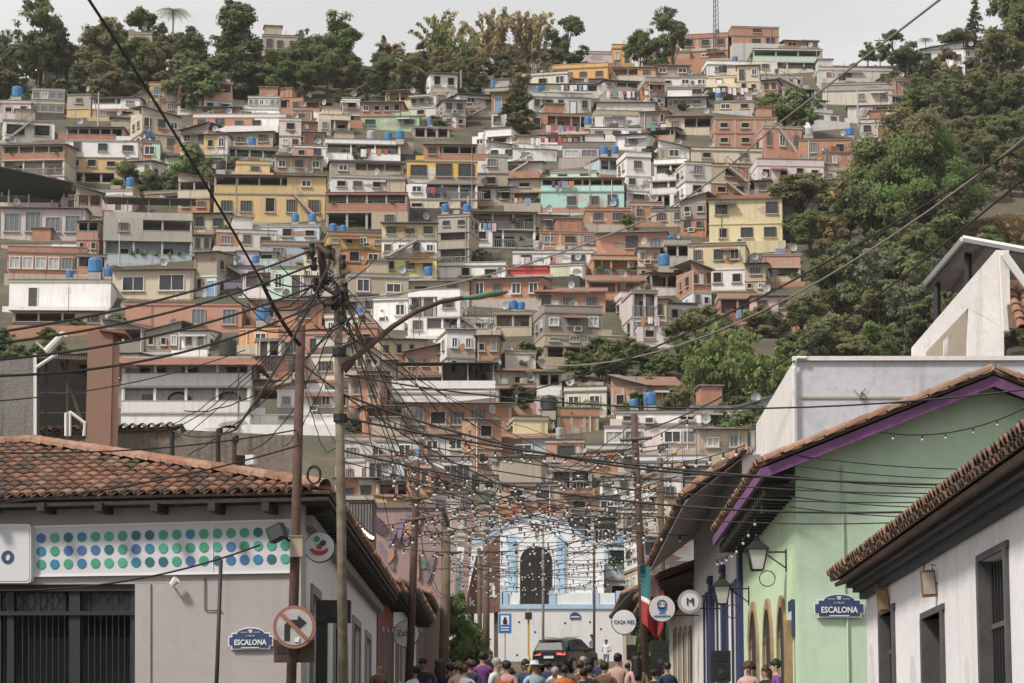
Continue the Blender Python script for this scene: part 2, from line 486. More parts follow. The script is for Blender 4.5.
WIN = {}
def win_mesh(w, h, style):
    key = (round(w / .2), round(h / .2), style)
    if key in WIN: return WIN[key]
    w, h = max(1, key[0]) * .2, max(1, key[1]) * .2
    b = MB(); fr, pane, nm = {0: ('frame_white', 'glass_dark', 1), 1: ('frame_dark', 'glass_dark', 1), 2: ('concrete', 'void', 0), 3: ('frame_metal', 'glass_grey', 2),
                              4: ('frame_white', 'curtain', 1), 5: ('frame_wood', 'void', 0), 6: ('concrete_dark', 'glass_dark', 3)}[style]
    t = .09; d = .11
    b.box(-w / 2 + t, w / 2 - t, -.02, .03, t, h - t, pane)
    b.box(-w / 2, w / 2, -d, .02, 0, t, fr); b.box(-w / 2, w / 2, -d, .02, h - t, h, fr)
    b.box(-w / 2, -w / 2 + t, -d, .02, t + .001, h - t - .001, fr); b.box(w / 2 - t, w / 2, -d, .02, t + .001, h - t - .001, fr)
    for i in range(nm):
        x = -w / 2 + w * (i + 1) / (nm + 1); b.box(x - .035, x + .035, -.07, .01, t + .001, h - t - .001, fr)
    b.box(-w / 2 - .1, w / 2 + .1, -.19, .03, -.1, -.003, 'concrete')
    me = b.mesh('window'); b.fixn(me)
    WIN[key] = me; return me
DOORS = {}
def door_mesh(h, style):
    key = (round(h / .1), style)
    if key in DOORS: return DOORS[key]
    b = MB(); m = ['frame_wood', 'frame_dark', 'void', 'frame_white', 'blue'][style]; w = .9
    b.box(-w / 2, w / 2, -.03, .03, 0, h, m); b.box(-w / 2 - .08, -w / 2, -.08, .02, 0, h, 'frame_white' if style != 3 else 'frame_dark'); b.box(w / 2, w / 2 + .08, -.08, .02, 0, h, 'frame_white' if style != 3 else 'frame_dark')
    b.box(-w / 2 - .08, w / 2 + .08, -.08, .02, h + .001, h + .08, 'frame_white' if style != 3 else 'frame_dark')
    b.box(w / 2 - .15, w / 2 - .09, -.07, -.02, h * .45, h * .5, 'frame_metal')
    me = b.mesh('door'); b.fixn(me); DOORS[key] = me; return me
POSTS = {}
def post_mesh(h, t, mat):
    key = (round(h, 1), t, mat)
    if key not in POSTS:
        b = MB(); b.box(-t / 2, t / 2, -t / 2, t / 2, 0, key[0], mat); me = b.mesh('post'); b.fixn(me); POSTS[key] = me
    return POSTS[key]

def facade(root, kind, n, x0, x1, y, z, h, rr):
    """windows and doors on a wall plane at local y"""
    w = x1 - x0
    if n <= 0: return
    if kind == 'w' and rr.random() < .75: n = max(n, int(w / 2.5))
    cell = w / n
    st = rr.choice([0, 1, 1, 2, 2, 2, 3, 6, 6])
    for i in range(n):
        cx = x0 + cell * (i + .5) + rr.uniform(-.08, .08) * cell
        big = kind in 'WG'
        ww = min(cell * (.72 if big else .5), (2.6 if big else 1.35) * rr.uniform(.8, 1.15))
        hh = h * (.52 if big else .44) * rr.uniform(.85, 1.15)
        zz = z + h * (.3 if big else .36)
        s2 = st if rr.random() < .65 else rr.choice([0, 1, 2, 2, 2, 3, 4, 6])
        if (kind == 'D' and i % 2 == 0) or (kind == 'b' and rr.random() < .45) or (kind == 'w' and rr.random() < .06 and h > 2):
            inst('door', door_mesh(h * .74, rr.choice([0, 1, 1, 2, 3, 4])), root, (cx, y - .012, z + .05))
            if kind == 'b' and cell > 2.6: inst('window', win_mesh(min(1.1, cell * .35), hh, s2), root, (cx + min(1.25, cell * .36), y - .012, zz))
        elif kind == 'b' or rr.random() < .93: inst('window', win_mesh(max(.4, ww), max(.4, hh), s2), root, (cx, y - .012, zz))

DISH = None; ACM = None; LMK = [False]
def clutter(root, wall, floors, ranges, D, s, rr):
    """worn patches of other plaster, awnings, pipes and air conditioners on the front"""
    global ACM
    z = 0.0
    for (k, n, hp, mt), (xa, xb) in zip(floors, ranges):
        h = hp * s; w = xb - xa; hw = w / 2; xm = (xa + xb) / 2
        if k in 'wWDG' and w > 2.5:
            for _ in range(rr.choice([0, 1, 1, 2, 3])):
                cx, cz = xm + rr.uniform(-hw * .75, hw * .75), z + h * rr.uniform(.08, .75); rw, rh = rr.uniform(.4, min(2.2, hw * .5)), rr.uniform(.25, h * .28); pts = []
                for j in range(9):
                    a = 6.283 * j / 9; q = rr.uniform(.6, 1.15); pts.append((max(xa + .03, min(xb - .03, cx + rw * q * math.cos(a))), -.009, max(z + .05, min(z + h - .28, cz + rh * q * math.sin(a)))))
                wall.prism(pts, (0, .0085, 0), rr.choice(['brick', 'greytan', 'concrete', 'greywhite', 'grey', 'greybrown', mt]))
            if rr.random() < .3 and k == 'w' and not LMK[0]:
                xs_ = xm + rr.uniform(-.4, .4) * hw; l_ = rr.random() < .5; wall.box(xa - .004 if l_ else xs_, xs_ if l_ else xb + .004, -.0065, D * .5, z + .01, z + h - .17, rr.choice(['white', 'brick', 'cream', 'greywhite', 'brickpink', 'orangebrick', 'palecream', 'greytan', 'tan', 'salmon']))
            if mt in ('brick', 'orangebrick', 'brickpink') and rr.random() < .6:
                for q_ in range(4): xx = xa + (xb - xa - .26) * q_ / 3; wall.box(xx, xx + .26, -.03, -.0003, z, z + h - .17, 'concrete')
            if rr.random() < .13 and w > 4.5:
                b = MB(); x0_ = xa + .3; L = min(3.6, w * .6)
                if rr.random() < .5: sg = 1
                else: sg = -1; x0_ = xb - .3
                b.prism([(x0_, -1.1, z), (x0_ + sg * .5, -1.1, z), (x0_ + sg * L, -1.1, z + h - .25), (x0_ + sg * L, -1.1, z + h)], (0, .95, 0), 'concrete'); b.prism([(x0_, -1.1, z + .85), (x0_, -1.1, z + .92), (x0_ + sg * L, -1.1, z + h + .92), (x0_ + sg * L, -1.1, z + h + .85)], (0, .05, 0), 'frame_dark')
                for q_ in range(5): xx = x0_ + sg * L * q_ / 4; b.box(xx - .02, xx + .02, -1.1, -1.06, z + h * q_ / 4 - .05, z + h * q_ / 4 + .86, 'frame_dark')
                b.build('outside_stair', root)
            if rr.random() < .3: wall.box(xa + .01, xb - .01, -.006, -.0005, z + .02, z + h * rr.uniform(.18, .34), rr.choice(['greytan', 'concrete', 'greybrown', 'brickpink']))
            if rr.random() < .22:
                b = MB(); cx = xm + rr.uniform(-hw * .6, hw * .6); aw = rr.uniform(.7, 1.6); za = z + h * .84; b.prism([(cx - aw, -.8, za - .35), (cx + aw, -.8, za - .35), (cx + aw, -.02, za), (cx - aw, -.02, za)], (0, 0, .04), rr.choice(['tin_zinc', 'tin_rust', 'tin_dark', 'tin_white'])); b.build('awning', root)
            if rr.random() < .2:
                if ACM is None: b = MB(); b.box(-.38, .38, -.42, -.02, 0, .5, 'frame_white'); b.box(-.3, .3, -.432, -.421, .06, .44, 'frame_dark'); ACM = b.mesh('air_conditioner'); b.fixn(ACM)
                inst('air_conditioner', ACM, root, (xm + rr.uniform(-hw * .8, hw * .8), 0, z + h * .12))
        if k == 'b' and rr.random() < .45 and w > 3:
            b = MB()
            for _ in range(rr.randint(2, 5)):
                c = Vector((xm + rr.uniform(-hw * .85, hw * .85), -.1, z + min(h * .42, 1.05) + .12))
                for _ in range(26): q = rdir_(rr) * rr.uniform(.05, .38); n_ = rdir_(rr); u = n_.orthogonal().normalized() * .16; v_ = n_.cross(u).normalized() * .1; b.add([c + q - u, c + q + v_, c + q + u, c + q - v_], [(0, 1, 2, 3)], rr.choice(['plant_a', 'plant_b']))
            b.build('potted_plants', root)
        z += h
    if rr.random() < .55:
        b = MB(); xl, xr = max(r[0] for r in ranges), min(r[1] for r in ranges); x = (xl + xr) / 2 + rr.choice([-1, 1]) * (xr - xl) / 2 * rr.uniform(.55, .96); b.tube([(x, -.13, 0), (x, -.13, z - .1)], .045, rr.choice(['frame_metal', 'concrete_dark', 'frame_white']), 6); b.build('drain_pipe', root)
def roof_clutter(root, hw, D, z, roof, rr):
    global DISH
    if rr.random() < .4 and roof in 'FPTRS':
        if DISH is None:
            b = MB(); n = 12; vs = []
            for i, (r_, d_) in enumerate(((.02, .12), (.2, .09), (.36, .02), (.42, -.02))): vs += [(r_ * math.cos(6.283 * j / n), d_, .55 + r_ * math.sin(6.283 * j / n)) for j in range(n)]
            b.add(vs, [(i * n + j, i * n + (j + 1) % n, (i + 1) * n + (j + 1) % n, (i + 1) * n + j) for i in range(3) for j in range(n)], 'frame_metal'); b.tube([(0, .1, .55), (0, .15, -.4)], .03, 'frame_dark', 5); b.tube([(0, .06, .3), (0, -.3, .55)], .014, 'frame_dark', 4); DISH = b.mesh('satellite_dish'); b.fixn(DISH)
        inst('satellite_dish', DISH, root, (rr.uniform(-hw * .8, hw * .8), .25, z + .35), rr.uniform(-.8, .8))
    if rr.random() < .35:
        b = MB(); x = rr.uniform(-hw * .8, hw * .8); hh = rr.uniform(1.4, 3.0); b.tube([(x, .5, z - .1), (x, .5, z + hh)], .03, 'frame_dark', 5)
        for q in range(4): b.box(x - .35 + q * .03, x + .35 - q * .03, .48, .5, z + hh - .1 - q * .18, z + hh - .07 - q * .18, 'frame_metal')
        b.build('antenna', root)
    if rr.random() < .4 and roof in 'FP' and hw > 1.6:
        b = MB()
        for _ in range(rr.randint(1, 3)):
            x = rr.uniform(-hw * .7, hw * .6); b.obox((x, rr.uniform(.6, 1.6), z + .45), (rr.uniform(.5, 1.6), .6, rr.uniform(.5, .95)), rr.uniform(-.4, .4), rr.choice(['brick', 'greytan', 'tin_zinc', 'tin_rust', 'concrete', 'grey', 'cloth1', 'inner']))
        b.build('rooftop_junk', root)
def rdir_(rr):
    z = rr.uniform(-1, 1); t = rr.uniform(0, 6.283); q = math.sqrt(1 - z * z); return Vector((q * math.cos(t), q * math.sin(t), z))
plain_mat('plant_a', (.05, .09, .03), .8); plain_mat('plant_b', (.09, .13, .045), .8)
def make_house(spec, idx, Y=None, auto=False):
    parts = [t.strip() for t in spec.split('|')]
    a = parts[0].split(); x0, x1, yb, yaw = float(a[0]), float(a[1]), float(a[2]), float(a[3]); roof = a[4]
    floors = []
    for t in parts[1].split(','):
        if not t: continue
        k, hp, m = t.split('/'); floors.append((k[0], int(k[1:] or 0), float(hp), m))
    rr = random.Random(idx * 131 + 5)
    if abs(yaw) < 9 and x1 - x0 < 80 and roof != 'A': yaw += rr.choice([-1, 1, 1]) * rr.uniform(2, 9)
    cx = (x0 + x1) / 2
    if Y is None: Y = hitY(cx, yb)
    s = Y / F
    w = (x1 - x0) * s / math.cos(R(yaw)) ; base = P(cx, yb, Y)
    if abs(yaw) > 9: w *= .9
    D = min(9.0, max(5.0, w * .8)) if not auto else rr.uniform(5, 7)
    root = empty('house', base, R(yaw))
    hw = w / 2
    wall = MB(); slab = MB(); para = MB()
    # foundation down the slope
    fw = rr.uniform(.0, .7); fd = rr.choice([.06, -.6, -1.6, -2.4, -3.0]) if not auto else rr.choice([.06, -.8, -2.0])
    wall.box(-hw + .05 - fw, hw - .05 + fw * .6, fd, D, -6.5, -.025, floors[0][3] if (rr.random() < .55 and floors[0][3] not in ('dark', 'red')) else rr.choice(['brick', 'orangebrick', 'greytan', 'tan', 'cream', 'concrete', 'inner', 'greywhite']))
    ranges = []; z = 0.0; nposts = 0; hasbal = hasopen = False
    for fi, (k, n, hp, m) in enumerate(floors):
        h = hp * s
        if fi > 0 and rr.random() < .42 and hw > 2.2 and not (roof in 'CA' and fi == len(floors) - 1):
            q = rr.uniform(.1, .34) * hw * 2
            if rr.random() < .5: xa, xb = -hw + q, hw
            else: xa, xb = -hw, hw - q
            # the roof left free beside the narrower storey becomes a small terrace
            ta, tb = (-hw, xa - .01) if xa > -hw else (xb + .01, hw); para.box(ta, tb, -.06, .06, z, z + .55, floors[fi - 1][3])
            slab.box(ta, tb, .061, D, z - .001, z + .03, 'concrete_dark')
        else: xa, xb = -hw, hw
        wf = xb - xa; ranges.append((xa, xb))
        top = z + h; st = min(.16, h * .08)
        if k in 'wWDGgx':
            wall.box(xa, xb, 0, D, z, top - st, m)
            if k == 'x':
                for i in range(n + 1):
                    xx = xa + (wf - .3) * i / n; para.box(xx, xx + .3, -.05, .02, z, top - st - .002, 'concrete')
                for i in range(n): inst('window', win_mesh(wf / n * .42, h * .42, 2), root, (xa + wf * (i + .5) / n, -.012, z + h * .32))
            elif k == 'g':
                ww = wf / max(1, n)
                for i in range(n):
                    if rr.random() < .93: inst('window', win_mesh(ww * .88, h * .46, rr.choice([3, 3, 4, 1, 0])), root, (xa + ww * (i + .5), -.012, z + h * .36))
            else: facade(root, k, n, xa, xb, 0, z, h, rr)
            # side windows on the turned side
            if abs(yaw) > 3 and h > 1.6:
                sx, rz = (xb + .012, R(90)) if yaw < 0 else (xa - .012, R(-90))
                for i in range(2): inst('window', win_mesh(1.0, h * .4, rr.choice([0, 2, 1])), root, (sx, D * (.28 + .4 * i), z + h * .36), rz)
        else:
            rec = {'b': 1.5, 'o': 3.6, 'p': 3.2}[k]
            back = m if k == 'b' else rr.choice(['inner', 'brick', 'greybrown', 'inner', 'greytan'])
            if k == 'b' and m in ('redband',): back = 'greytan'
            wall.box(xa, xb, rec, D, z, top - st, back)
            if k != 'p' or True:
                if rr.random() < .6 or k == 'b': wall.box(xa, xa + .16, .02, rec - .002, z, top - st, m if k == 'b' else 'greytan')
                if rr.random() < .6 or k == 'b': wall.box(xb - .16, xb, .02, rec - .002, z, top - st, m if k == 'b' else 'greytan')
            if wf > 4.2 and rr.random() < .68 and m not in ('redband',) and roof != 'A':
                sw = wf * rr.uniform(.28, .46); l_ = rr.random() < .5; xl_, xr_ = (xa, xa + sw) if l_ else (xb - sw, xb)
                wall.box(xl_ - (.06 if l_ else 0), xr_ + (0 if l_ else .06), -.125, rec - .004, z, top - st - .003, m if m != 'dark' else 'greytan')
                inst('window', win_mesh(min(1.3, sw * .5), h * .42, rr.choice([0, 1, 2, 3, 6])), root, ((xl_ + xr_) / 2, -.137, z + h * .38))
            facade(root, 'b', max(1, n - 1) if k == 'b' else max(0, n // 2), xa + .2, xb - .2, rec, z, h - st, rr)
            slab.box(xa - .06, xb + .06, -.12, rec - .003, z - .16, z - .002, 'concrete')
            if k in 'bo':
                ph = min(h * .42, 1.05); hasbal |= k == 'b'; hasopen |= k == 'o'
                if rr.random() < .72 or roof == 'A' or k == 'o' or m in ('redband', 'brick', 'orangebrick'):
                    para.box(xa, xb, -.08, .05, z, z + ph, m); para.box(xa - .03, xb + .03, -.11, .08, z + ph + .001, z + ph + .07, 'concrete')
                else:
                    for q in range(int(wf / .25)): para.box(xa + .25 * q, xa + .25 * q + .05, -.04, .0, z, z + ph, 'frame_metal')
                    para.box(xa, xb, -.06, .02, z + ph + .002, z + ph + .06, 'frame_metal')
            np_ = max(1, n)
            pm = post_mesh(h - st - .01, .22 if k != 'p' else .28, 'concrete' if k != 'b' else (m if m not in ('redband', 'brick') else 'concrete'))
            for i in range(np_ + 1):
                inst('post', pm, root, (xa + .16 + (wf - .32) * i / np_, .2, z))
        if fi < len(floors) - 1 or roof in 'FPCA': slab.box(xa - .07, xb + .07, -.10, D + .05, top - st + .002, top - .002, rr.choice(['concrete', 'concrete_dark', 'concrete_dark', m]))
        else: slab.box(xa, xb, 0, D, top - st + .002, top - .002, 'concrete')
        z = top
    LMK[0] = len(parts) > 2
    clutter(root, wall, floors, ranges, D, s, rr)
    wall.build('wall', root); slab.build('floor_slab', root)
    xo = (ranges[-1][0] + ranges[-1][1]) / 2; hw0 = hw; hw = (ranges[-1][1] - ranges[-1][0]) / 2; w0 = w; w = hw * 2; n0 = set(root.children)
    roof_clutter(root, hw, D, z, roof, rr)
    if para.v: para.build('parapet', root)
    rz = z
    if roof in 'TRS':
        b = MB(); t = .07; ov = rr.uniform(.4, .75); mt = 'tin_rust' if roof == 'R' else rr.choice(['tin_zinc', 'tin_zinc', 'tin_rust', 'tin_dark'])
        zf, zb = z + .03, z + (1.6 if roof == 'R' else rr.uniform(.5, 1.0))
        zl = rr.choice([-1, 1]) * .5 if roof == 'S' else 0
        xs = hw + rr.uniform(.15, .4)
        vs = [(-xs, -ov, zf + .01 - ov * .1 + (zl > 0) * 1.0), (xs, -ov, zf + .01 - ov * .1 + (zl < 0) * 1.0), (xs, D + .3, zb + (zl < 0) * 1.0), (-xs, D + .3, zb + (zl > 0) * 1.0)]
        b.prism(vs, (0, 0, t), mt)
        wl = MB()  # gable infill
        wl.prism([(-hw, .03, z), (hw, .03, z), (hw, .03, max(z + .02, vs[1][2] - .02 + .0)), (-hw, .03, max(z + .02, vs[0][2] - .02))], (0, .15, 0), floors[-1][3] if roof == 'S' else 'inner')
        wl.prism([(-hw + .02, .2, z), (-hw + .02, D, z), (-hw + .02, D, zb - .05)], (.14, 0, 0), floors[-1][3]); wl.prism([(hw - .02, .2, z), (hw - .02, D, z), (hw - .02, D, zb - .05)], (-.14, 0, 0), floors[-1][3])
        wl.build('gable_wall', root)
        b.build('roof', root)
    elif roof in 'FP':
        b = MB(); ph = rr.choice([.08, .12, .2, .35, .6]) if roof == 'F' else .7
        pm_ = floors[-1][3] if rr.random() < .72 else rr.choice(['concrete', 'greytan', 'brick', 'concrete_dark']); b.box(-hw - .05, hw + .05, -.08, .10, z, z + ph, pm_); b.box(-hw - .05, -hw + .12, .102, D, z, z + ph, pm_); b.box(hw - .12, hw + .05, .102, D, z, z + ph, pm_); b.box(-hw - .12, hw + .12, -.15, .13, z + ph + .001, z + ph + .06, rr.choice(['concrete_dark', 'concrete', 'tin_dark']))
        b.build('parapet', root)
        if rr.random() < .45:     # starter bars left for the next storey
            c = MB()
            c.box(-hw + .25, hw - .25, .31, .325, z + .25, z + .265, 'frame_dark')
            for i in range(4):
                xx = -hw + .3 + (w - .6) * i / 3; hh = rr.uniform(.7, 1.5)
                for q in (0, .14): c.box(xx + q, xx + q + .035, .3, .335, z, z + hh, 'frame_dark')
            c.build('starter_bars', root)
        if rr.random() < .3 and w > 4:
            c = MB(); ww = rr.uniform(1.8, 3.0); xx = rr.uniform(-hw + .2, hw - ww - .2); c.box(xx, xx + ww, 2.0, 4.5, z + .002, z + 2.1, rr.choice(['brick', 'greytan', floors[-1][3], floors[-1][3]])); c.box(xx - .2, xx + ww + .2, 1.8, 4.7, z + 2.102, z + 2.2, 'tin_zinc')
            c.build('roof_shed', root)
    elif roof == 'C':
        b = MB(); hh = 2.3; xs = hw + .3
        tilt = {42: 1.6}.get(idx, .5)
        for i in range(5):
            inst('post', post_mesh(hh, .12, 'frame_metal'), root, (-hw + .2 + (w - .4) * i / 4, .25, z)); inst('post', post_mesh(hh, .12, 'frame_metal'), root, (-hw + .2 + (w - .4) * i / 4, D - .6, z))
        b.prism([(-xs, -.5, z + hh), (xs, -.5, z + hh), (xs, D + .2, z + hh + 1.0), (-xs, D + .2, z + hh + 1.0)], (0, 0, .07), 'tin_dark')
        b.build('roof', root)
        c = MB(); c.box(-hw, hw, -.08, .08, z, z + .7, floors[-1][3]); c.build('parapet', root); rz = z + hh + .6
    elif roof == 'A':     # flat roof with a sloping rust awning round three sides
        b = MB(); b.prism([(-hw - 1.1, -1.2, z - .9), (hw + 1.1, -1.2, z - .9), (hw + .0, .02, z - .12), (-hw, .02, z - .12)], (0, 0, .06), 'tin_rust')
        b.prism([(-hw - 1.1, -1.2, z - .9), (-hw, .02, z - .12), (-hw, D, z - .12), (-hw - 1.1, D, z - .9)], (0, 0, .06), 'tin_rust')
        b.prism([(hw + 1.1, -1.2, z - .9), (hw + 1.1, D, z - .9), (hw, D, z - .12), (hw, .02, z - .12)], (0, 0, .06), 'tin_rust')
        b.build('awning', root)
    if abs(xo) > .01:
        for c in root.children:
            if c not in n0: c.location.x += xo
    hw, w = hw0, w0
    hpx = sum(f[2] for f in floors)
    rect = (x0, yb - hpx, x1, yb)
    rec = dict(root=root, rect=rect, Y=Y, z=base.z + rz, zflat=base.z + z, floors=floors, roof=roof, w=w, D=D, phrase=parts[2] if len(parts) > 2 else None, bal=hasbal, opn=hasopen, yaw=yaw, base=base)
    HREC.append(rec)
    if rec['phrase']: LAND.append((rec['phrase'], rect))
    return rec

NUM = ['', 'single-storey', 'two-storey', 'three-storey', 'four-storey', 'five-storey']
specs = [l for l in HOUSES.strip().split('\n')]
for i, l in enumerate(specs): make_house(l, i)

# ---- fill the gaps between them with small houses
GW, GH = 1024, 560
cov = [[False] * (GW // 4) for _ in range(GH // 4)]
def mark(x0, y0, x1, y1):
    for gy in range(max(0, int(y0 // 4)), min(GH // 4, int(y1 // 4) + 1)):
        for gx in range(max(0, int(x0 // 4)), min(GW // 4, int(x1 // 4) + 1)): cov[gy][gx] = True
for h in HREC: x0, y0, x1, y1 = h['rect']; mark(x0 + 2, y0, x1 - 2, y1 + 3)
def green_area(x, y):   # places the photograph shows covered by trees and bushes
    if x > 905 or (x > 845 and y > 165) or (x > 780 and y > 235 and x - 780 > (300 - y) * -.2 and y < 430): return True
    if 515 < x < 660 and 352 < y < 412: return True
    if 660 < x < 800 and 322 < y < 428: return True
    if 140 < x < 213 and 165 < y < 192: return True
    if x < 118 and 332 < y < 432: return True
    if x < 395 and y < 110: return True
    if 395 <= x < 515 and y < 100: return True
    if y < 60 + (0 if x < 820 else 30): return True
    if 505 < x < 530 and 88 < y < 125: return True
    if x > 760 and y > 356: return True
    return False
fills = 0
FM = ['white', 'white', 'white', 'cream', 'orangebrick', 'yelloworange', 'greywhite', 'brick', 'brick', 'orangebrick', 'brickpink', 'grey', 'greytan', 'tan', 'cream', 'palecream', 'greybrown', 'pinkwhite', 'lightblue', 'salmon', 'ochre', 'bluewhite']
fr = random.Random(91)
for y in range(66, 540, 7):
    x = fr.uniform(0, 14)
    while x < 900:
        wpx = fr.uniform(17, 38) * (1 + (y - 100) / 900)
        hpx = 2.6 * F / (410 - y * .42) * fr.uniform(.75, 1.0)
        gx0, gx1, gy0, gy1 = int(x // 4), int((x + wpx) // 4), int((y - hpx) // 4), int(y // 4)
        free = tot = 0
        for gy in range(gy0, gy1 + 1):
            for gx in range(gx0, min(gx1 + 1, GW // 4)):
                tot += 1; free += (0 <= gy < GH // 4) and not cov[gy][gx]
        two = fr.random() < .5 and y > 92
        if tot and free / tot > .34 and not green_area(x + wpx / 2, y - 4) and not (y > 500 and 470 < x + wpx / 2 < 610) and fills < 118 and not (y > 440 and x < 335) and not (y > 465 and x > 690):
            kind = fr.choice(['w1', 'w2', 'w2', 'w3', 'b2', 'o2', 'w2'])
            fl = '%s/%d/%s' % (kind, hpx, fr.choice(FM))
            if two and wpx < 34: fl = 'w2/%d/%s,' % (hpx * .9, fr.choice(FM)) + fl; hpx *= 1.9
            make_house('%.0f %.0f %.0f %.0f %s|%s' % (x, x + wpx, y, fr.uniform(-14, 14), fr.choice('FFTTTS'), fl), 1000 + fills, auto=True)
            mark(x, y - hpx, x + wpx, y + 2); fills += 1; x += wpx
        else: x += 12
print('houses', len(HREC), 'fills', fills)

def house_base(h):
    cols = []
    for k, n, hp, m in reversed(h['floors']):
        if WORD.get(m) and WORD[m] not in cols and m != 'concrete': cols.append(WORD[m])
    c = ' and '.join(cols[:2])
    rf = {'F': 'flat-roofed', 'P': 'flat-roofed', 'T': 'tin-roofed', 'R': 'red-roofed', 'S': 'slant-roofed', 'C': 'canopied', 'A': 'awninged', 'N': 'open'}[h['roof']]
    st = NUM[min(5, len(h['floors']))]
    b1 = '%s %s house' % (c, st)
    b2 = '%s %s' % (rf, b1)
    wide = 'wide' if h['rect'][2] - h['rect'][0] > 62 else ('narrow' if h['rect'][2] - h['rect'][0] < 31 else 'small')
    b3 = '%s %s %s house' % (wide, c, st)
    out = [b2, b1, b3]
    if h['bal']: out.insert(0, '%s with a balcony' % b1)
    if h['opn']: out.insert(0, '%s with an open gallery' % b1)
    return out
OWN = {}
for h in HREC:
    cx, cy = (h['rect'][0] + h['rect'][2]) / 2, (h['rect'][1] + h['rect'][3]) / 2
    if h['phrase']:
        lab = h['phrase'][4:] + ' on the hillside' if len(h['phrase'].split()) < 8 else h['phrase'][4:]
        used_labels.add(lab)
    else: lab = unique_label(house_base(h), cx, cy)
    if lab is None: lab = unique_label([b.replace(' house', ' dwelling') for b in house_base(h)], cx, cy) or 'small dwelling on the hillside'
    tag(h['root'], lab, 'house', 'houses on the hillside')

# ---- water tanks
def tank_proto(mat):
    r = empty('water_tank', (0, 0, -50)); b = MB()
    prof_ = [(.44, 0), (.5, .12), (.5, .9), (.47, .98), (.40, 1.05)]; n = 14; vs = []
    for rr_, z in prof_:
        for j in range(n): vs.append((rr_ * math.cos(2 * math.pi * j / n), rr_ * math.sin(2 * math.pi * j / n), z))
    fs = [(i * n + j, i * n + (j + 1) % n, (i + 1) * n + (j + 1) % n, (i + 1) * n + j) for i in range(len(prof_) - 1) for j in range(n)]
    b.add(vs, fs + [tuple(range(n)), tuple(range((len(prof_) - 1) * n, len(prof_) * n))], mat); b.build('tank_body', r, smooth=False)
    c = MB(); c.tube([(0, 0, 1.051), (0, 0, 1.12)], .2, mat, 10); c.build('tank_lid', r)
    return r
TP = {m: tank_proto(m) for m in ('tank_blue', 'tank_black', 'tank_grey')}
tankused = set()
TANKS = [(17, 100, 11), (146, 140, 8), (252, 152, 8), (221, 177, 10), (130, 194, 9), (95, 281, 15), (108, 280, 9), (371, 142, 9), (388, 143, 8), (400, 142, 9), (228, 345, 18),
         (295, 233, 8), (312, 233, 8), (343, 244, 7), (333, 234, 8), (428, 287, 9), (467, 208, 8), (445, 216, 8), (604, 166, 8), (615, 166, 8), (588, 136, 8), (549, 419, 15), (650, 405, 13),
         (634, 405, 9), (809, 132, 8), (863, 126, 9), (850, 133, 8), (610, 278, 7), (664, 280, 12), (513, 310, 9), (521, 310, 8), (723, 71, 8), (263, 327, 14), (360, 316, 7), (362, 332, 8), (430, 126, 6), (719, 98, 8), (512, 192, 7), (560, 450, 9), (735, 60, 6)]
tk = random.Random(4)
for h in HREC:      # a few more, where roofs are free
    if h['roof'] in 'FP' and tk.random() < .09: TANKS.append((tk.uniform(h['rect'][0] + 5, h['rect'][2] - 5), h['rect'][1], tk.uniform(6, 8)))
for px, py, wpx in TANKS:
    best = None
    for h in HREC:
        x0, y0, x1, y1 = h['rect']
        if x0 - 2 <= px <= x1 + 2 and h['roof'] in 'FPAT':
            d = abs(y0 - py)
            if best is None or d < best[0]: best = (d, h)
    if best is None or best[0] > 14: continue
    h = best[1]; m = 'tank_blue' if tk.random() < .86 else tk.choice(['tank_black', 'tank_grey'])
    p = P(px, py, h['Y'] + .8)
    d = wpx * h['Y'] / F
    lab = unique_label(['%s plastic water tank on a roof' % m[5:], '%s plastic water tank on a rooftop' % m[5:], 'squat %s water tank' % m[5:]], px, py)
    if lab is None: continue
    t = copy_tree(TP[m]); t.location = (p.x, p.y, h['zflat'] + (.15 if h['roof'] == 'T' else .0)); t.scale = (d, d, d * 1.0)
    tag(t, lab, 'water tank', 'water tanks on the hillside roofs')
    if h['roof'] in 'FPT':       # plinth so that it stands above the parapet
        b = MB(); b.box(-.45, .45, -.45, .45, -.35 if h['roof'] == 'T' else 0, .6, 'concrete'); s_ = b.build('plinth', t); t.location.z += .6 * d; s_.location.z = -.602
for t in TP.values():
    for c in list(t.children): bpy.data.objects.remove(c)
    bpy.data.objects.remove(t)

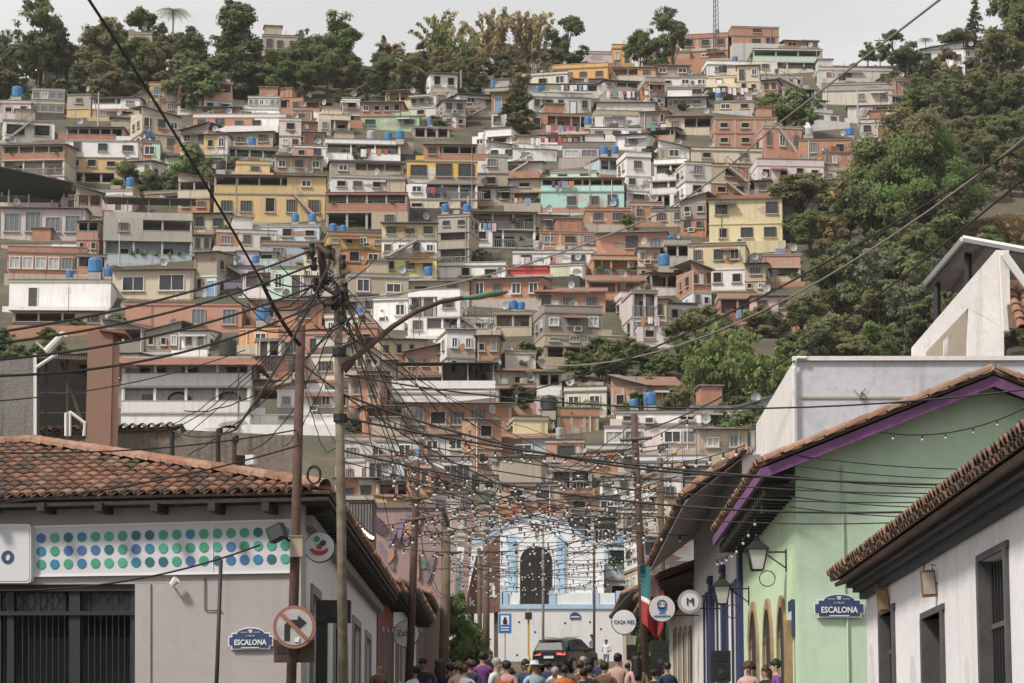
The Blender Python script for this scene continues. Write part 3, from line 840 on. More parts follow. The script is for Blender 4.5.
# ---- washing hung along balconies
WASH = [(555, 134, 545, 580), (545, 266, 520, 562), (372, 158, 360, 395), (556, 190, 551, 573), (520, 207, 513, 535), (470, 232, 470, 500), (660, 133, 650, 668), (725, 97, 712, 750), (620, 100, 606, 648), (800, 353, 800, 826), (435, 196, 425, 448), (580, 94, 545, 590), (748, 318, 724, 752), (560, 147, 530, 580), (648, 326, 640, 662), (862, 121, 885, 900)]
for wi, (qx, py, xa, xb) in enumerate(WASH):
    cand = [h for h in HREC if h['rect'][0] - 3 <= (xa + xb) / 2 <= h['rect'][2] + 3 and h['rect'][1] - 6 <= py <= h['rect'][3] + 6]
    if not cand: continue
    h = min(cand, key=lambda h: h['Y']); Y = h['Y'] - .45
    A, B = P(xa, py - 9, Y), P(xb, py - 9, Y)
    lab = unique_label(['clothesline of mixed washing', 'row of washing hung out'], (xa + xb) / 2, py)
    if lab is None: continue
    r = thing('clothesline', lab, 'clothesline', A, 0, 'washing hung out on the hillside'); b = MB(); L = B - A
    b.tube([Vector((0, 0, 0)), L * .5 - Vector((0, 0, .06)), L], .015, 'frame_dark', 4); b.build('line', r)
    x = .1; wr = random.Random(wi)
    while x < L.length - .5:
        ww = wr.uniform(.35, .75); hh = wr.uniform(.5, 1.05); c = MB(); d = L.normalized()
        pts = []
        for i in range(5):
            for j in range(2):
                q = d * (x + ww * i / 4); pts.append((q.x, q.y - .03 + .05 * math.sin(i * 2.1 + x) * j, q.z - .03 - hh * j * (1 + .06 * math.sin(i * 3))))
        c.add(pts, [(2 * i, 2 * i + 1, 2 * i + 3, 2 * i + 2) for i in range(4)], 'cloth%d' % wr.choice([0, 0, 0, 1, 2, 3, 4, 5, 6, 7])); c.build('garment', r)
        x += ww + wr.uniform(.02, .3)
# ------------------------------------------------------------------ ground, hill, sky, light
m, nt, b = new_mat('earth')
v = coords(nt, rand=False); f = noise_tex(nt, v, .12, 6, .65); f2 = noise_tex(nt, v, 1.3, 5, .7)
c1 = mixc(nt, ramp(nt, f, .45, .6), (.06, .058, .034), (.11, .085, .062)); c2 = mixc(nt, ramp(nt, f2, .45, .75, 0, .7), c1, (.04, .05, .02))
nt.links.new(c2, b.inputs['Base Color']); b.inputs['Roughness'].default_value = .95; bump(nt, b, f2, .6, .2)
plain_mat('asphalt', (.06, .058, .056), .9, noise_s=2.5, dark=(.04, .04, .04)); plain_mat('paving', (.26, .245, .225), .9, noise_s=1.2, dark=(.17, .16, .15))

def grid(name, xs, ys, zf, mat):
    vs = [(x, y, zf(x, y)) for y in ys for x in xs]; n = len(xs)
    fs = [(j * n + i, j * n + i + 1, (j + 1) * n + i + 1, (j + 1) * n + i) for j in range(len(ys) - 1) for i in range(n - 1)]
    b = MB(); b.add(vs, fs, mat); o = b.build(name, smooth=True); o['kind'] = 'structure'; return o
def frange(a, b, s):
    out = []; x = a
    while x <= b + 1e-6: out.append(x); x += s
    return out
xs = [-650, -450] + frange(-300, 300, 4) + [450, 650]
ys = [-150, -90] + frange(-40, 180, 6) + frange(184, 520, 3) + [540, 600, 700, 850, 1000]
def terr(x, y):
    z = H(x, y)
    if 171 <= y <= 195 and abs(x) < 60: z = min(z, 7.4 + (y - 171) * .45) if y < 176 else z
    return z
grid('hillside', xs, ys, terr, 'earth')
ys2 = frange(-40, 164, 3)
grid('street', [-2.9, 2.9], ys2, lambda x, y: H(x, y) + .012, 'asphalt')
def strip(name, x0, x1, h, y0, y1, mat='paving'):
    b = MB(); yy = frange(y0, y1, 3)
    for a, c in zip(yy, yy[1:]):
        za, zc = H(0, a), H(0, c)
        b.add([(x0, a, za - .2), (x1, a, za - .2), (x1, c, zc - .2), (x0, c, zc - .2), (x0, a, za + h), (x1, a, za + h), (x1, c, zc + h), (x0, c, zc + h)],
              [(4, 5, 6, 7), (0, 1, 5, 4), (1, 2, 6, 5), (2, 3, 7, 6), (3, 0, 4, 7)], mat)
    o = b.build(name); o['kind'] = 'structure'
strip('pavement', -4.3, -2.9, .13, 54, 162); strip('pavement', 2.9, 4.5, .13, 49, 162); strip('pavement', 2.9, 4.5, .13, -38, 38)
grid('side_street', frange(-60, -2.92, 6) , [39.5, 51], lambda x, y: H(0, y) + .008, 'asphalt')

w = bpy.data.worlds.new('World'); scene.world = w; w.use_nodes = True; nt = w.node_tree
bg = nt.nodes['Background']
SUN_EL, SUN_AZ = 48.0, 232.0     # azimuth: compass degrees with +Y as north; the sun stands high, behind and to the left of the camera
sky = N(nt, 'ShaderNodeTexSky', sky_type='NISHITA'); sky.sun_disc = False; sky.sun_elevation = R(SUN_EL); sky.sun_rotation = R(SUN_AZ)
sky.air_density = 1.0; sky.dust_density = 4.0
hs = N(nt, 'ShaderNodeHueSaturation'); hs.inputs['Saturation'].default_value = .0; nt.links.new(sky.outputs[0], hs.inputs['Color'])
tc = N(nt, 'ShaderNodeTexCoord'); mp = N(nt, 'ShaderNodeMapping'); mp.inputs['Scale'].default_value = (1.2, 1.2, 4.5); nt.links.new(tc.outputs['Generated'], mp.inputs[0])
cl = noise_tex(nt, mp.outputs[0], 2.2, 6, .55)
cloud = mixc(nt, ramp(nt, cl, .38, .60), (4.35, 4.3, 4.33), (5.65, 5.58, 5.52))
skyc = mixc(nt, .86, hs.outputs[0], cloud)
nt.links.new(skyc, bg.inputs[0]); bg.inputs[1].default_value = .10
sl = bpy.data.lights.new('sun', 'SUN'); so = bpy.data.objects.new('sun', sl); COL.objects.link(so)
sl.energy = 2.5; sl.angle = R(9); sl.color = (1, .93, .84)
az = R(SUN_AZ); el = R(SUN_EL)
sd = Vector((math.sin(az) * math.cos(el), math.cos(az) * math.cos(el), math.sin(el)))
so.rotation_euler = sd.to_track_quat('Z', 'Y').to_euler(); so.location = sd * 60
vs_ = scene.view_settings; vs_.view_transform = 'Standard'; vs_.look = 'None'; vs_.exposure = 0.78; vs_.gamma = 1; vs_.use_curve_mapping = False
scene.cycles.use_denoising = True
scene.cycles.max_bounces = 6; scene.cycles.transparent_max_bounces = 6

# ------------------------------------------------------------------ trees
for n, c, c2, t in (('leaf_deep', (.095, .115, .056), (.15, .165, .078), .38), ('leaf_mid', (.14, .17, .072), (.20, .21, .095), .4), ('leaf_fresh', (.12, .19, .06), (.18, .235, .085), .4),
                    ('leaf_lime', (.17, .22, .075), (.24, .27, .11), .4), ('leaf_olive', (.175, .165, .08), (.235, .205, .11), .35), ('leaf_brown', (.235, .175, .10), (.30, .225, .13), .35),
                    ('leaf_gold', (.36, .305, .16), (.44, .36, .20), .4), ('leaf_silver', (.165, .19, .125), (.22, .235, .155), .35), ('dry_grass', (.20, .15, .085), (.27, .20, .11), .2)):
    leaf_mat(n, c, c2, t)
plain_mat('bark', (.10, .08, .06), .95, noise_s=3); plain_mat('bark_pale', (.24, .20, .16), .95, noise_s=3)

def leafquad(b, c, n, s, mat, rr, asp=1.6):
    n = n.normalized(); u = n.orthogonal().normalized(); u = Matrix.Rotation(rr.uniform(0, 6.28), 3, n) @ u; v = n.cross(u)
    a = u * s * asp * .5; d = v * s * .5
    b.add([c - a, c + d * .9 + a * .1, c + a, c - d * .9 + a * .1], [(0, 1, 2, 3)], mat)
def rdir(rr):
    z = rr.uniform(-1, 1); t = rr.uniform(0, 6.283); q = math.sqrt(1 - z * z); return Vector((q * math.cos(t), q * math.sin(t), z))
def broad(h, w, mats, seed, dens=1.15, leaf=.30, trunk=.35, bark='bark', crown0=.3, nlump=15, airy=0.0, big=None):
    """tree: tapered trunk and limbs + a crown of leaf clumps of uneven size"""
    rr = random.Random(seed); t = MB(); c = MB()
    t.tube([(0, 0, -1.0), (rr.uniform(-.15, .15), 0, h * .25), (rr.uniform(-.3, .3), rr.uniform(-.3, .3), h * .5), (rr.uniform(-.4, .4), 0, h * .85)], trunk, bark, 7, .05)
    lumps = []
    for i in range(nlump):
        zt = rr.uniform(crown0, .96) ** .9; k = math.sin(math.pi * min(1, max(0, (zt - crown0) / (1 - crown0) * .78 + .2))) ** .7
        a = rr.uniform(0, 6.283); rad = w * .5 * k * math.sqrt(rr.uniform(.08, 1)) * .78
        p = Vector((rad * math.cos(a), rad * math.sin(a), h * zt)); r_ = w * rr.uniform(.13, .24) * (1 - airy * .25)
        lumps.append((p, r_)); t.tube([(0, 0, h * max(.15, zt - .35)), p * .55 + Vector((0, 0, h * (zt - .15) * .45)), p], trunk * .3, bark, 5, .03)
    mats_w = mats
    for p, r_ in lumps:
        mt = rr.choice(mats_w); n = int(190 * dens * (r_ / 1.2) ** 2 * (.42 / leaf) ** 2) + 20
        sub = [rdir(rr) * r_ * rr.uniform(.5, 1.0) for _ in range(9)]
        for i in range(n):
            if airy and rr.random() < airy * .4: continue
            q = rr.choice(sub) * 1.0 + rdir(rr) * r_ * rr.uniform(.05, .5); q.z *= .72
            nn = (q.normalized() + rdir(rr) * .8 + Vector((0, 0, .5)))
            leafquad(c, p + q, nn, leaf * rr.uniform(.6, 1.3), mt if rr.random() < .8 else rr.choice(mats_w), rr)
    return t, c
def bamboo(h, w, mats, seed, nst=30, leaf=.62):
    rr = random.Random(seed); t = MB(); c = MB()
    for i in range(nst):
        a = rr.uniform(0, 6.283); lean = rr.uniform(.1, 1) * w * .55; hh = h * rr.uniform(.6, 1.05); bx, by = rr.uniform(-w * .18, w * .18), rr.uniform(-w * .15, w * .15)
        pts = []
        for k in range(9):
            u = k / 8; pts.append(Vector((bx + math.cos(a) * lean * u ** 2.2, by + math.sin(a) * lean * u ** 2.2 * .8, hh * (u - .20 * u ** 5))))
        t.tube(pts, .07, 'bark_pale' if rr.random() < .5 else mats[0], 4, .015); mt = rr.choice(mats)
        for k in range(int(95)):
            u = rr.uniform(.22, 1) ** .8; i0 = min(7, int(u * 8)); p = pts[i0].lerp(pts[i0 + 1], u * 8 - i0)
            q = p + rdir(rr) * rr.uniform(.1, .75) * (1.2 - u * .5); dr = Vector((math.cos(a) * .4, math.sin(a) * .4, -.8)) + rdir(rr) * .7
            n = dr.cross(rdir(rr)); s = leaf * rr.uniform(.6, 1.4); d = dr.normalized() * s; sd_ = n.normalized() * s * .34
            c.add([q, q + d * .5 + sd_, q + d * 1.25, q + d * .5 - sd_], [(0, 1, 2, 3)], mt if rr.random() < .8 else rr.choice(mats))
    return t, c
def fronds(h, L, nfr, mat, seed, trunk=.16, wide=.35, up=.6):
    rr = random.Random(seed); t = MB(); c = MB(); t.tube([(0, 0, -.5), (.1, 0, h * .5), (0, 0, h)], trunk, 'bark_pale', 7, trunk * .7)
    for i in range(nfr):
        a = 6.283 * i / nfr + rr.uniform(-.2, .2); e = rr.uniform(.2, 1.0) * up; pts = [Vector((math.cos(a) * L * u, math.sin(a) * L * u, h + L * (e * u - (e + .35) * u * u))) for u in [k / 7 for k in range(8)]]
        s = Vector((-math.sin(a), math.cos(a), 0))
        for k in range(7):
            wa = wide * L * .5 * math.sin(math.pi * min(.97, k / 7 + .1)); wb = wide * L * .5 * math.sin(math.pi * min(.99, (k + 1) / 7 + .06))
            for sg in (1, -1):
                for j in range(2):
                    f0 = pts[k].lerp(pts[k + 1], j * .5); f1 = pts[k].lerp(pts[k + 1], j * .5 + .3); wv = wa + (wb - wa) * j * .5
                    c.add([f0, f1, f1 + s * sg * wv + Vector((0, 0, -.35 * wv)), f0 + s * sg * wv + Vector((0, 0, -.35 * wv)) + (pts[k + 1] - pts[k]) * .25], [(0, 1, 2, 3)], mat)
    return t, c
def conifer(h, w, mat, seed):
    rr = random.Random(seed); t = MB(); c = MB(); t.tube([(0, 0, -1), (0, 0, h)], .3, 'bark', 7, .04)
    for i in range(24):
        z = h * (.12 + .87 * i / 24); L = w * .5 * (1 - (i / 24) ** 1.5) * rr.uniform(.75, 1.1) + .25
        for k in range(7):
            a = rr.uniform(0, 6.283); e = Vector((math.cos(a), math.sin(a), rr.uniform(-.3, .05)))
            t.tube([(0, 0, z), e * L + Vector((0, 0, z))], .04, 'bark', 4, .01)
            for q in range(int(10 * L) + 6): leafquad(c, Vector((0, 0, z)) + e * L * rr.uniform(.2, 1) + rdir(rr) * .22, Vector((0, 0, 1)) + rdir(rr) * .7, .38 * rr.uniform(.6, 1.2), mat, rr)
    return t, c
def make_plant(name, tc_, label=None):
    r = empty(name, (0, 0, -80)); t, c = tc_
    t.build('trunk' if name != 'bamboo_clump' else 'stems', r, smooth=True); me = c.mesh('crown'); o = bpy.data.objects.new('crown', me); COL.objects.link(o); o.parent = r
    return r
DEEP = ['leaf_deep', 'leaf_deep', 'leaf_mid']; MID = ['leaf_mid', 'leaf_deep', 'leaf_mid', 'leaf_fresh']; OLV = ['leaf_olive', 'leaf_mid', 'leaf_deep', 'leaf_olive']; BRN = ['leaf_brown', 'leaf_olive', 'leaf_brown']
TREES = {  # kind : (prototype, unit height)
 'dark': (make_plant('broadleaf_tree', broad(11, 9, DEEP, 1)), 11), 'mid': (make_plant('broadleaf_tree', broad(11, 9.5, MID, 2)), 11), 'olive': (make_plant('broadleaf_tree', broad(11, 9, OLV, 3, airy=.3)), 11),
 'brown': (make_plant('broadleaf_tree', broad(11, 9, BRN, 4, airy=.4)), 11), 'tall': (make_plant('tall_tree', broad(16, 8, DEEP, 5, crown0=.06, nlump=34)), 16), 'tallmid': (make_plant('tall_tree', broad(16, 8, MID, 6, crown0=.2, nlump=20, airy=.3)), 16),
 'airy': (make_plant('airy_tree', broad(14, 10, DEEP, 7, dens=.9, crown0=.4, nlump=22, airy=.7, leaf=.36, bark='bark_pale')), 14), 'fresh': (make_plant('broadleaf_tree', broad(12, 10, ['leaf_fresh', 'leaf_fresh', 'leaf_mid'], 8)), 12),
 'silver': (make_plant('silver_tree', broad(12, 8, ['leaf_silver', 'leaf_mid', 'leaf_silver'], 9, airy=.4, bark='bark_pale')), 12),
 'bush': (make_plant('bush', broad(4.5, 6, MID, 10, crown0=.12, nlump=13, leaf=.26, trunk=.1)), 4.5), 'darkbush': (make_plant('bush', broad(4.5, 6.5, DEEP, 11, crown0=.12, nlump=13, leaf=.26, trunk=.1)), 4.5),
 'olivebush': (make_plant('bush', broad(4.5, 6.5, OLV, 12, crown0=.12, nlump=13, leaf=.26, trunk=.1)), 4.5),
 'bamboo': (make_plant('bamboo_clump', bamboo(15, 13, ['leaf_olive', 'leaf_gold', 'leaf_fresh', 'leaf_lime'], 13, nst=34)), 15), 'goldbamboo': (make_plant('bamboo_clump', bamboo(15, 13, ['leaf_gold', 'leaf_gold', 'leaf_brown', 'leaf_olive'], 14, nst=34)), 15),
 'limebamboo': (make_plant('bamboo_clump', bamboo(11, 11, ['leaf_lime', 'leaf_fresh', 'leaf_lime'], 15, nst=40)), 11),
 'palm': (make_plant('palm_tree', fronds(9, 3.2, 15, 'leaf_mid', 16, wide=.55)), 10), 'banana': (make_plant('banana_plant', fronds(1.6, 2.6, 9, 'leaf_fresh', 17, trunk=.2, wide=.3, up=1.5)), 3.4),
 'conifer': (make_plant('conifer_tree', conifer(18, 6.5, 'leaf_deep', 18)), 18),
 'great': (make_plant('great_tree', broad(17, 20, ['leaf_mid', 'leaf_fresh', 'leaf_olive', 'leaf_deep', 'leaf_fresh'], 19, dens=1.1, crown0=.25, nlump=58, airy=.35, trunk=.5, leaf=.34)), 17),
}
CAT = {'bush': 'bush', 'darkbush': 'bush', 'olivebush': 'bush', 'bamboo': 'bamboo', 'goldbamboo': 'bamboo', 'limebamboo': 'bamboo', 'palm': 'palm', 'banana': 'banana plant'}
def plant(kind, px, base, top, label, group=None, wide=1.0, Y=None, dY=0, pxh=False):
    pr, uh = TREES[kind]
    if Y is None: Y = hitY(px, base) + dY
    p = P(px, base, Y)
    z = H(p.x, Y) - .1
    h = (base - top) * Y / F if pxh else P(px, top, Y).z - z
    s = max(.15, h / uh)
    o = copy_tree(pr); o.location = (p.x, Y, z); o.scale = (s * wide, s * wide, s); o.rotation_euler = (0, 0, rnd.uniform(0, 6.28))
    tag(o, label, CAT.get(kind, 'tree'), group)
    return o
# single trees the photograph shows apart
plant('airy', 44, 92, -6, 'tall loose tree with bare limbs at the top left corner', Y=425, wide=.9)
plant('airy', 12, 95, 28, 'loose tree at the left edge of the crest wood', Y=415, wide=.8)
plant('tall', 238, 98, 3, 'tallest dense dark tree standing over the left crest', Y=418, wide=1.35)
plant('palm', 172, 62, 4, 'palm tree rising over the crest wood', Y=440)
plant('dark', 142, 60, 10, 'round dark tree left of the palm on the crest', Y=438, wide=.9)
plant('olive', 108, 96, 20, 'olive brown tree below the round dark tree on the crest', Y=420)
plant('tallmid', 190, 96, 26, 'mid green tree between the palm and the tallest dark tree', Y=425)
plant('fresh', 334, 96, 17, 'bright green round crowned tree on the crest', Y=425, wide=1.0)
plant('airy', 303, 70, 28, 'small loose tree beside the bright green round tree', Y=436, wide=.7)
plant('conifer', 383, 100, 34, 'pointed grey green tree between the round tree and the bamboo', Y=428, wide=1.3)
plant('bamboo', 440, 90, -2, 'greenish bamboo clump, leftmost of the arching clumps on the crest', Y=436, wide=.85)
plant('bamboo', 468, 98, 22, 'low green bamboo in front of the arching clumps', Y=428, wide=1.0)
plant('goldbamboo', 490, 84, -2, 'golden brown bamboo clump in the middle of the crest', Y=440, wide=.9)
plant('goldbamboo', 530, 78, -4, 'golden bamboo clump beside the dark round tree on the crest', Y=442, wide=.9)
plant('dark', 568, 62, 19, 'dark round tree right of the golden bamboo', Y=440, wide=.95)
plant('airy', 673, 56, 6, 'lone open crowned tree standing against the sky', Y=446, wide=.9)
plant('dark', 657, 56, 40, 'short dark tree at the foot of the lone open tree', Y=444, wide=.9)
plant('mid', 640, 52, 34, 'small lollipop tree on the bare ridge', Y=446, wide=.8)
plant('conifer', 977, 80, -8, 'tall dark conifer at the top right', Y=432, wide=.9)
plant('fresh', 868, 70, 44, 'yellow green tree on the ridge above the long white house', Y=440, wide=1.1)
plant('dark', 893, 78, 32, 'dark tree with a ragged top right of the yellow green ridge tree', Y=436, wide=1.0)
plant('palm', 926, 66, 36, 'tiny palm on the right ridge', Y=440)
plant('brown', 912, 70, 42, 'reddish brown tree beside the tiny palm', Y=438, wide=.9)
plant('mid', 1012, 90, 0, 'grey green tree at the top right edge', Y=425, wide=.8)
plant('olive', 1000, 110, 30, 'olive tree below the tall dark conifer', Y=415, wide=.9)
plant('great', 918, 322, 126, 'huge spreading tree with brown and green foliage right of the houses', Y=318, wide=.9)
plant('silver', 866, 345, 235, 'pale silvery green tree on the lower right slope', Y=285, wide=1.0)
plant('silver', 905, 352, 268, 'bare limbed silvery tree beside the white stucco gable', Y=278, wide=.9)
plant('dark', 840, 352, 245, 'dark tree beside the lowest pink house', Y=288, wide=1.0)
plant('mid', 812, 300, 215, 'spreading tree in front of the white and amber house', Y=318, wide=1.2)
plant('limebamboo', 728, 428, 312, 'large bright lime bamboo below the pink house', Y=252, wide=1.0)
plant('limebamboo', 762, 440, 335, 'lime green bamboo touching the grey terrace wall', Y=246, wide=.9)
plant('limebamboo', 700, 432, 345, 'smaller lime bamboo left of the large one', Y=250, wide=.7)
plant('fresh', 757, 470, 400, 'green tree low beside the grey terrace wall', Y=235, wide=1.0)
plant('bush', 608, 372, 344, 'round green bush under the stilt house', Y=262, wide=1.0)
for i, px in enumerate((566, 581, 596)): plant('banana', px, 424, 388 + 4 * (i % 2), ['banana plant, left of three above the brick wall', 'banana plant, middle of three above the brick wall', 'banana plant, right of three above the brick wall'][i], 'banana plants', Y=243 + i)
plant('darkbush', 127, 190, 166, 'bush in front of the ochre stilts', Y=352); plant('bush', 195, 200, 150, 'leafy tree growing between the mint walls', Y=352, wide=.8); plant('bush', 175, 196, 172, 'bush left of the leafy tree between the mint walls', Y=350); plant('darkbush', 150, 198, 174, 'dark bush below the mint house', Y=350)
plant('tall', 516, 128, 88, 'dark tree beside the pale cream corner house', Y=386, wide=1.5)
plant('bush', 436, 130, 118, 'low bush beside the greyish white house', Y=392, wide=1.6)
plant('bush', 774, 122, 96, 'tree between the brick houses at the upper right', Y=388, wide=.9); plant('bush', 800, 116, 94, 'bush below the mint gallery house', Y=389, wide=.9)
plant('bush', 205, 108, 70, 'dark bush over the small brick house', Y=405, wide=1.3)
# woods: many look-alike trees
g = 'trees of the crest wood'
def wood(n, xr, yr, hr, kinds, label, group, seed, dY=0):
    q = random.Random(seed)
    for i in range(n):
        px = q.uniform(*xr); base = q.uniform(*yr); k = q.choice(kinds)
        if px > 955 and 210 < base < 275: continue
        if 812 < px < 908 and 76 < base < 172 and kinds[0] != 'bush': continue
        plant(k, px, base, base - q.uniform(*hr), label, group, wide=q.uniform(.9, 1.4), dY=dY, pxh=True)
wood(44, (-12, 215), (64, 108), (30, 50), ['dark', 'mid', 'olive', 'olive', 'brown', 'tallmid', 'silver'], 'one of the crowded broadleaf trees in the wood along the left crest', 'crowded trees of the left crest wood', 1)
wood(30, (205, 410), (74, 106), (26, 46), ['mid', 'olive', 'mid', 'silver', 'dark', 'brown'], 'one of the mixed trees filling the crest behind the bright green round tree', 'mixed trees of the middle crest', 2)
wood(20, (400, 575), (62, 100), (22, 36), ['olive', 'mid', 'brown', 'dark'], 'one of the undergrowth trees round the bamboo on the crest', 'undergrowth trees round the bamboo', 3)
wood(84, (900, 1095), (78, 240), (36, 60), ['dark', 'mid', 'olive', 'olive', 'tall', 'dark', 'brown', 'silver'], 'one of the dark trees massed on the upper right slope', 'dark trees of the upper right slope', 4)
wood(16, (862, 985), (88, 135), (26, 40), ['mid', 'dark', 'olive', 'fresh'], 'one of the trees below the ridge at the upper right', 'trees below the right ridge', 13)
wood(60, (800, 1060), (225, 400), (44, 72), ['dark', 'mid', 'olive', 'silver', 'fresh', 'darkbush', 'mid', 'brown', 'silver'], 'one of the trees massed on the lower right slope', 'trees of the lower right slope', 5)
wood(22, (515, 668), (358, 420), (16, 28), ['darkbush', 'bush', 'darkbush'], 'one of the dark bushes below the stilt house', 'dark bushes below the stilt house', 6)
wood(26, (668, 810), (335, 450), (22, 44), ['bush', 'darkbush', 'bush', 'olivebush'], 'one of the bushes round the lime bamboo', 'bushes round the lime bamboo', 7)
wood(16, (-5, 118), (336, 400), (16, 28), ['bush', 'olivebush', 'bush'], 'one of the bushes behind the dark shed', 'bushes behind the dark shed', 8)
wood(16, (790, 850), (200, 250), (14, 28), ['mid', 'bush'], 'one of the small trees at the edge of the right wood', 'small trees at the edge of the right wood', 9)
wood(12, (575, 880), (44, 62), (6, 11), ['olivebush', 'bush'], 'one of the low shrubs along the bare ridge', 'low shrubs along the bare ridge', 10)
wood(60, (20, 790), (100, 440), (9, 17), ['bush', 'olivebush', 'darkbush'], 'one of the small shrubs squeezed between the hillside houses', 'small shrubs between the houses', 12)
plant('mid', 137, 98, 44, 'tree in front of the tan house below the round dark tree', Y=415, wide=1.3); plant('olive', 152, 98, 50, 'olive tree beside the tan house below the round dark tree', Y=414, wide=1.1); plant('fresh', 275, 98, 54, 'light green tree in front of the grey tan crest house', Y=416, wide=1.2)
wood(34, (-8, 520), (90, 106), (12, 22), ['bush', 'olivebush', 'bush', 'darkbush'], 'one of the bushes along the lower edge of the crest wood', 'bushes edging the crest wood', 21)
wood(26, (905, 1080), (90, 345), (16, 26), ['bush', 'olivebush', 'darkbush'], 'one of the undergrowth bushes on the right slope', 'undergrowth of the right slope', 22)
# dry grass knoll at the right
kn = MB(); q = random.Random(5); cY = 330; c0 = P(1010, 250, cY)
kn.sphere((0, 0, -3), 9, 'dry_grass', 24, 14, (1.1, .8, .75))
for i in range(7000):
    d = rdir(q); d.z = abs(d.z); p = Vector((d.x * 9.9, d.y * 7.2, d.z * 6.75 - 3)); leafquad(kn, p + d * .1, d.cross(rdir(q)), .5 * q.uniform(.5, 1.2), 'dry_grass', q, 1.8)
o = kn.build('dry_grass', loc=c0); tag(o, kind='stuff')
# bare shrub sticks in front of the knoll
plant('fresh', 461, 690, 598, 'leafy street tree before the white wall on the left', Y=126, wide=.62); plant('bush', 470, 690, 628, 'low green shrub under the street tree', Y=128, wide=.7); plant('bush', 676, 640, 585, 'green creeper mass over the eave behind the flag', Y=100, wide=.6)
# houses half hidden in the woods + mast + poles
for sp, yy in (('48 66 62 0 F|w2/14/greywhite', 428), ('128 152 50 0 F|w2/18/greytan', 432), ('262 298 64 5 F|w0/8/grey,w3/22/greytan', 432), ('918 966 70 -10 S|w3/22/white', 428), ('962 984 62 8 T|w2/14/white', 427), ('988 1018 152 -6 T|o2/14/greytan', 380)):
    h = make_house(sp, 500 + int(yy) + len(sp) + int(sp[:3]), Y=yy)
    cx, cy = (h['rect'][0] + h['rect'][2]) / 2, (h['rect'][1] + h['rect'][3]) / 2
    lab = {48: 'pale house half hidden by the tall loose tree', 128: 'tan house half hidden below the round dark tree', 262: 'grey tan house in the crest wood beside the bright green tree', 918: 'white slant-roofed house under the right ridge', 962: 'small white house beside the tall dark conifer', 988: 'small open concrete house in the right wood'}[int(h['rect'][0])]
    tag(h['root'], lab, 'house', 'houses among the trees')
r = thing('radio_mast', 'red and grey lattice radio mast on the hilltop', 'mast', P(716, 40, 444)); b = MB()
for a, c in ((-.45, -.4), (.45, -.4), (0, .45)): b.tube([(a, c, -3), (a * .7, c * .7, 9)], .06, 'frame_dark', 5)
for i in range(14):
    z = -2 + i * .8; b.tube([(-.42, -.37, z), (.4, -.37, z + .8)], .035, 'frame_dark', 4); b.tube([(.4, -.37, z), (0, .4, z + .8)], .035, 'frame_dark', 4); b.tube([(0, .4, z), (-.4, -.37, z + .8)], .035, 'frame_dark', 4)
b.build('lattice', r); b = MB(); b.tube([(0, 0, 9), (0, 0, 11.5)], .05, 'frame_dark', 5); b.tube([(.5, -.3, 7.6), (.5, -.6, 7.6)], .5, 'frame_white', 10); b.build('antenna', r)
def hill_pole(px, base, top, lab, arm=True):
    Y = hitY(px, base) - 1.0; p = P(px, base, Y); t = P(px, top, Y)
    r = thing('utility_pole', lab, 'pole', (p.x, Y, H(p.x, Y))); b = MB(); hh = t.z - H(p.x, Y); b.tube([(0, 0, -.5), (0, 0, hh)], .13, 'concrete', 7, .1); b.build('shaft', r)
    if arm: b = MB(); b.box(-.8, .8, -.06, .06, hh - .5, hh - .36, 'frame_dark'); b.build('crossarm', r)
hill_pole(98, 125, 92, 'concrete pole beside the four-level white and ochre house'); hill_pole(461, 94, 70, 'thin pole in front of the bamboo')
hill_pole(644, 56, 32, 'pole on the bare ridge beside the lollipop tree'); hill_pole(468, 256, 196, 'pole beside the stacked house with a lime yellow storey', False)
hill_pole(858, 125, 88, 'pole at the white balcony house by the forest', False); hill_pole(590, 210, 160, 'pole standing over the turquoise house', False); hill_pole(880, 62, 38, 'thin pole on the right ridge')

cy = hitY(40, 206); cp = thing('canopy', 'large dark green sheet canopy on posts at the left edge', 'canopy', P(40, 206, cy)); b = MB()
qd = [P(-14, 164, cy - 5), P(92, 187, cy - 5), P(50, 204, cy + 2), P(-14, 196, cy + 2)]; l_ = cp.location; b.prism([p - l_ for p in qd], (0, 0, .1), 'tin_green'); b.build('roof', cp)
for px, y0 in ((9, 190), (29, 194), (52, 200), (64, 194), (77, 190)): b = MB(); t = P(px, y0, cy - 2.5) - l_; b.tube([t, Vector((t.x, t.y, -2))], .12, 'concrete', 6); b.build('post', cp)

# thin humid air
hm = bpy.data.materials.new('air'); hm.use_nodes = True; MATS['air'] = hm; nt = hm.node_tree; nt.nodes.clear()
out = N(nt, 'ShaderNodeOutputMaterial'); pv = N(nt, 'ShaderNodeVolumePrincipled'); pv.inputs['Color'].default_value = (.93, .93, .94, 1); pv.inputs['Density'].default_value = .00008; pv.inputs['Anisotropy'].default_value = .2
nt.links.new(pv.outputs[0], out.inputs['Volume'])
b = MB(); b.box(-670, 670, -170, 1020, -4.0, 165, 'air'); o = b.build('haze'); o['kind'] = 'stuff'
